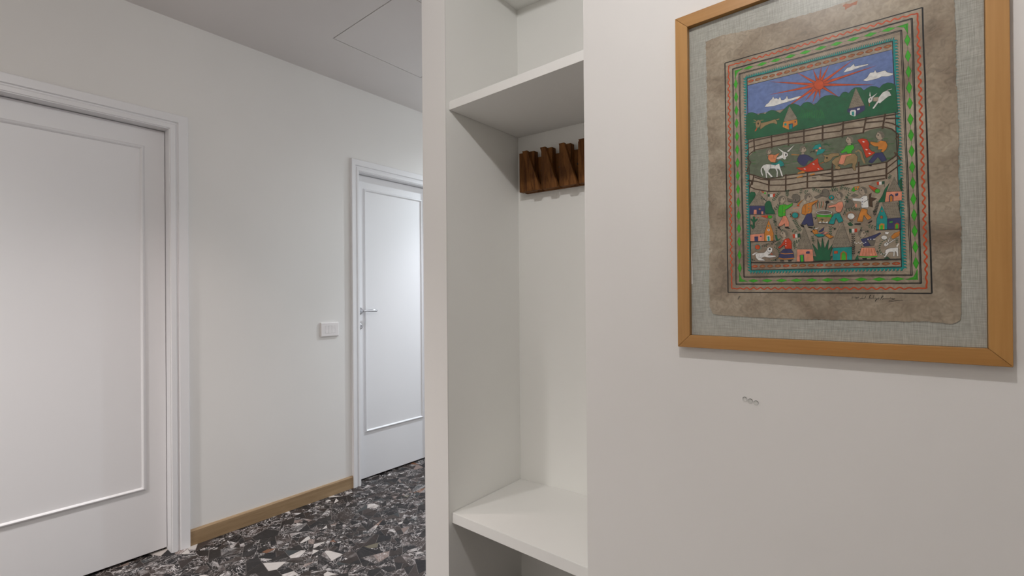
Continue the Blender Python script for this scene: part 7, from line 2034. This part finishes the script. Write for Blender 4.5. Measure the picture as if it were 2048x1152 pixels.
# borders
CN = {'o': [[-320.8, 1813.0], [39.4, 1805.6], [48.9, 1253.3], [-318.4, 1259.4]], 'w': [[-312.7, 1803.8], [32.0, 1797.6], [41.5, 1263.2], [-309.9, 1268.4]], 'b': [[-304.1, 1793.8], [24.1, 1790.6], [33.7, 1272.4], [-300.5, 1277.8]], 'd': [[-297.2, 1786.1], [15.9, 1781.3], [26.7, 1281.9], [-291.4, 1285.9]], 'c': [[-289.7, 1777.5], [8.1, 1773.5], [20.3, 1288.5], [-283.0, 1294.4]], 't': [[-278.1, 1767.0], [-0.7, 1760.3], [10.4, 1299.9], [-272.2, 1304.7]], 'i': [[-272.2, 1761.6], [-6.1, 1756.5], [4.3, 1306.0], [-267.0, 1310.6]], 'e': [[-270.4, 1744.3], [-7.2, 1739.9], [3.9, 1320.7], [-267.4, 1328.8]]}
def lerp(a, b_, t): return (a[0]+(b_[0]-a[0])*t, a[1]+(b_[1]-a[1])*t)
bd = []; bl = []
def add(c, polys, k): bd.append((c, polys)); bl.append(k)
rb = random.Random(2)
def rectline(key, w, c='K', dbl=0):
    q = CN[key]
    for i in range(4):
        a, b_ = q[i], q[(i+1) % 4]; P = [lerp(a, b_, t/12) for t in range(13)]
        P = [(x+rb.uniform(-.35, .35), y+rb.uniform(-.35, .35)) for x, y in P]; P[0], P[-1] = a, b_
        add(c, stroke_quads(P, w*rb.uniform(.8, 1.2)), 3)
        if dbl:
            s = ((0, -dbl), (-dbl, 0), (0, dbl), (dbl, 0))[i]
            add(c, stroke_quads([(x+s[0]+rb.uniform(-.3, .3), y+s[1]+rb.uniform(-.3, .3)) for x, y in P], w*.6), 4)
rectline('o', 2.3); rectline('b', 1.8, dbl=1.8); rectline('c', 1.8, dbl=2.1); rectline('i', 1.6)
# wavy red line
for i, n in enumerate((27, 33, 24, 36)):
    a, b_ = CN['w'][i], CN['w'][(i+1) % 4]; dx, dy = b_[0]-a[0], b_[1]-a[1]; m = math.hypot(dx, dy); ux, uy = dx/m, dy/m; P = []
    m1 = n*10
    for k in range(m1+1):
        t = k/m1; s = 2.0*math.sin(2*math.pi*n*t)*min(1, 8*t, 8*(1-t)+.2); P.append((a[0]+dx*t-uy*s, a[1]+dy*t+ux*s))
    add('D', stroke_quads(P, 2.7), 2)
# green diamonds
for i, n in enumerate((10, 15, 10, 15)):
    a, b_ = CN['d'][i], CN['d'][(i+1) % 4]; dx, dy = b_[0]-a[0], b_[1]-a[1]; m = math.hypot(dx, dy); ux, uy = dx/m, dy/m
    p0 = .045 if i % 2 == 0 else .03; st = (1-2*p0)/n
    for k in range(n):
        t0, t1 = p0+st*(k+.10), p0+st*(k+.90); w_ = 3.9 if i % 2 == 0 else 4.4
        A, B = lerp(a, b_, t0), lerp(a, b_, t1); Mx = lerp(a, b_, (t0+t1)/2)
        P = [A, (Mx[0]-uy*w_, Mx[1]+ux*w_), B, (Mx[0]+uy*w_, Mx[1]-ux*w_)]
        add('g', [P], 1); add('K', stroke_quads(P, .5, True), 2)
        nx_ = lerp(a, b_, p0+st*(k+1.10)) if k < n-1 else b_
        add('K', stroke_quads([B, nx_], .5), 2)
    add('K', stroke_quads([a, lerp(a, b_, p0+st*.1)], .5), 2)
    sx = 1 if a[0] < -100 else -1; sy = -1 if a[1] > 1500 else 1
    o_ = (a[0]-sx*2, a[1]-sy*2); P = [o_, (o_[0]+sx*19, o_[1]+sy*.5), (o_[0]+sx*6, o_[1]+sy*6), (o_[0]+sx*.5, o_[1]+sy*21)]
    add('g', [P], 1); add('K', stroke_quads(P, .5, True), 2)
# teal comb border
for i, n in enumerate((74, 78, 46, 70)):
    a, b_ = CN['t'][i], CN['t'][(i+1) % 4]; c_, d_ = CN['i'][(i+1) % 4], CN['i'][i]
    add('T', [[lerp(a, d_, .35), lerp(b_, c_, .35), c_, d_]], 1)
    dx, dy = b_[0]-a[0], b_[1]-a[1]; m = math.hypot(dx, dy); ux, uy = dx/m, dy/m; ox, oy = -uy, ux
    cxm, cym = (CN['i'][0][0]+CN['i'][2][0])/2, (CN['i'][0][1]+CN['i'][2][1])/2
    if (a[0]+dx/2-cxm)*ox+(a[1]+dy/2-cym)*oy < 0: ox, oy = -ox, -oy
    for k in range(n):
        t = (k+.5)/n; q = lerp(lerp(a, d_, .4), lerp(b_, c_, .4), t); s = m/n
        P = [(q[0]-ux*s*.32, q[1]-uy*s*.32), (q[0]+ux*s*.32, q[1]+uy*s*.32), (q[0]+ux*s*.35+ox*4.2, q[1]+uy*s*.35+oy*4.2), (q[0]-ux*s*.15+ox*3.2, q[1]-uy*s*.15+oy*3.2)]
        add('T', [P], 1)
        H_ = [(q[0]-ux*s*.34, q[1]-uy*s*.34), (q[0]-ux*s*.1+ox*3.6, q[1]-uy*s*.1+oy*3.6), (q[0]+ux*s*.38+ox*5.0, q[1]+uy*s*.38+oy*5.0), (q[0]+ux*s*.45+ox*3.8, q[1]+uy*s*.45+oy*3.8)]
        add('K', stroke_quads(H_, .55), 2)
# bands of little ovals, above and below the scene
def ovals(A, B, n, rx, ry):
    for k in range(n):
        x, y = lerp(A, B, (k+.5)/n); E_ = [(x+rx*math.cos(t*.5236), y+ry*math.sin(t*.5236)*(1-.25*abs(math.cos(t*.5236)))) for t in range(12)]
        add('f2' if k % 4 else 'D', [E_], 1); add('K', stroke_quads(E_, .5, True), 2); add('C', [[(x+rx*.4*math.cos(t*1.047), y+ry*.38*math.sin(t*1.047)) for t in range(6)]], 3)
i_, e_ = CN['i'], CN['e']
ovals(lerp(i_[0], e_[0], .5), lerp(i_[1], e_[1], .5), 18, 6.2, 3.3)
ovals(lerp(i_[3], e_[3], .47), lerp(i_[2], e_[2], .47), 17, 6.4, 3.2)
add('K', stroke_quads([e_[0], e_[1]], 1.0), 3); add('K', stroke_quads([lerp(i_[0], e_[0], .12), lerp(i_[1], e_[1], .12)], .6), 3)
paint_mesh('painted_border', bd, YB-.01003, .00003, bl)
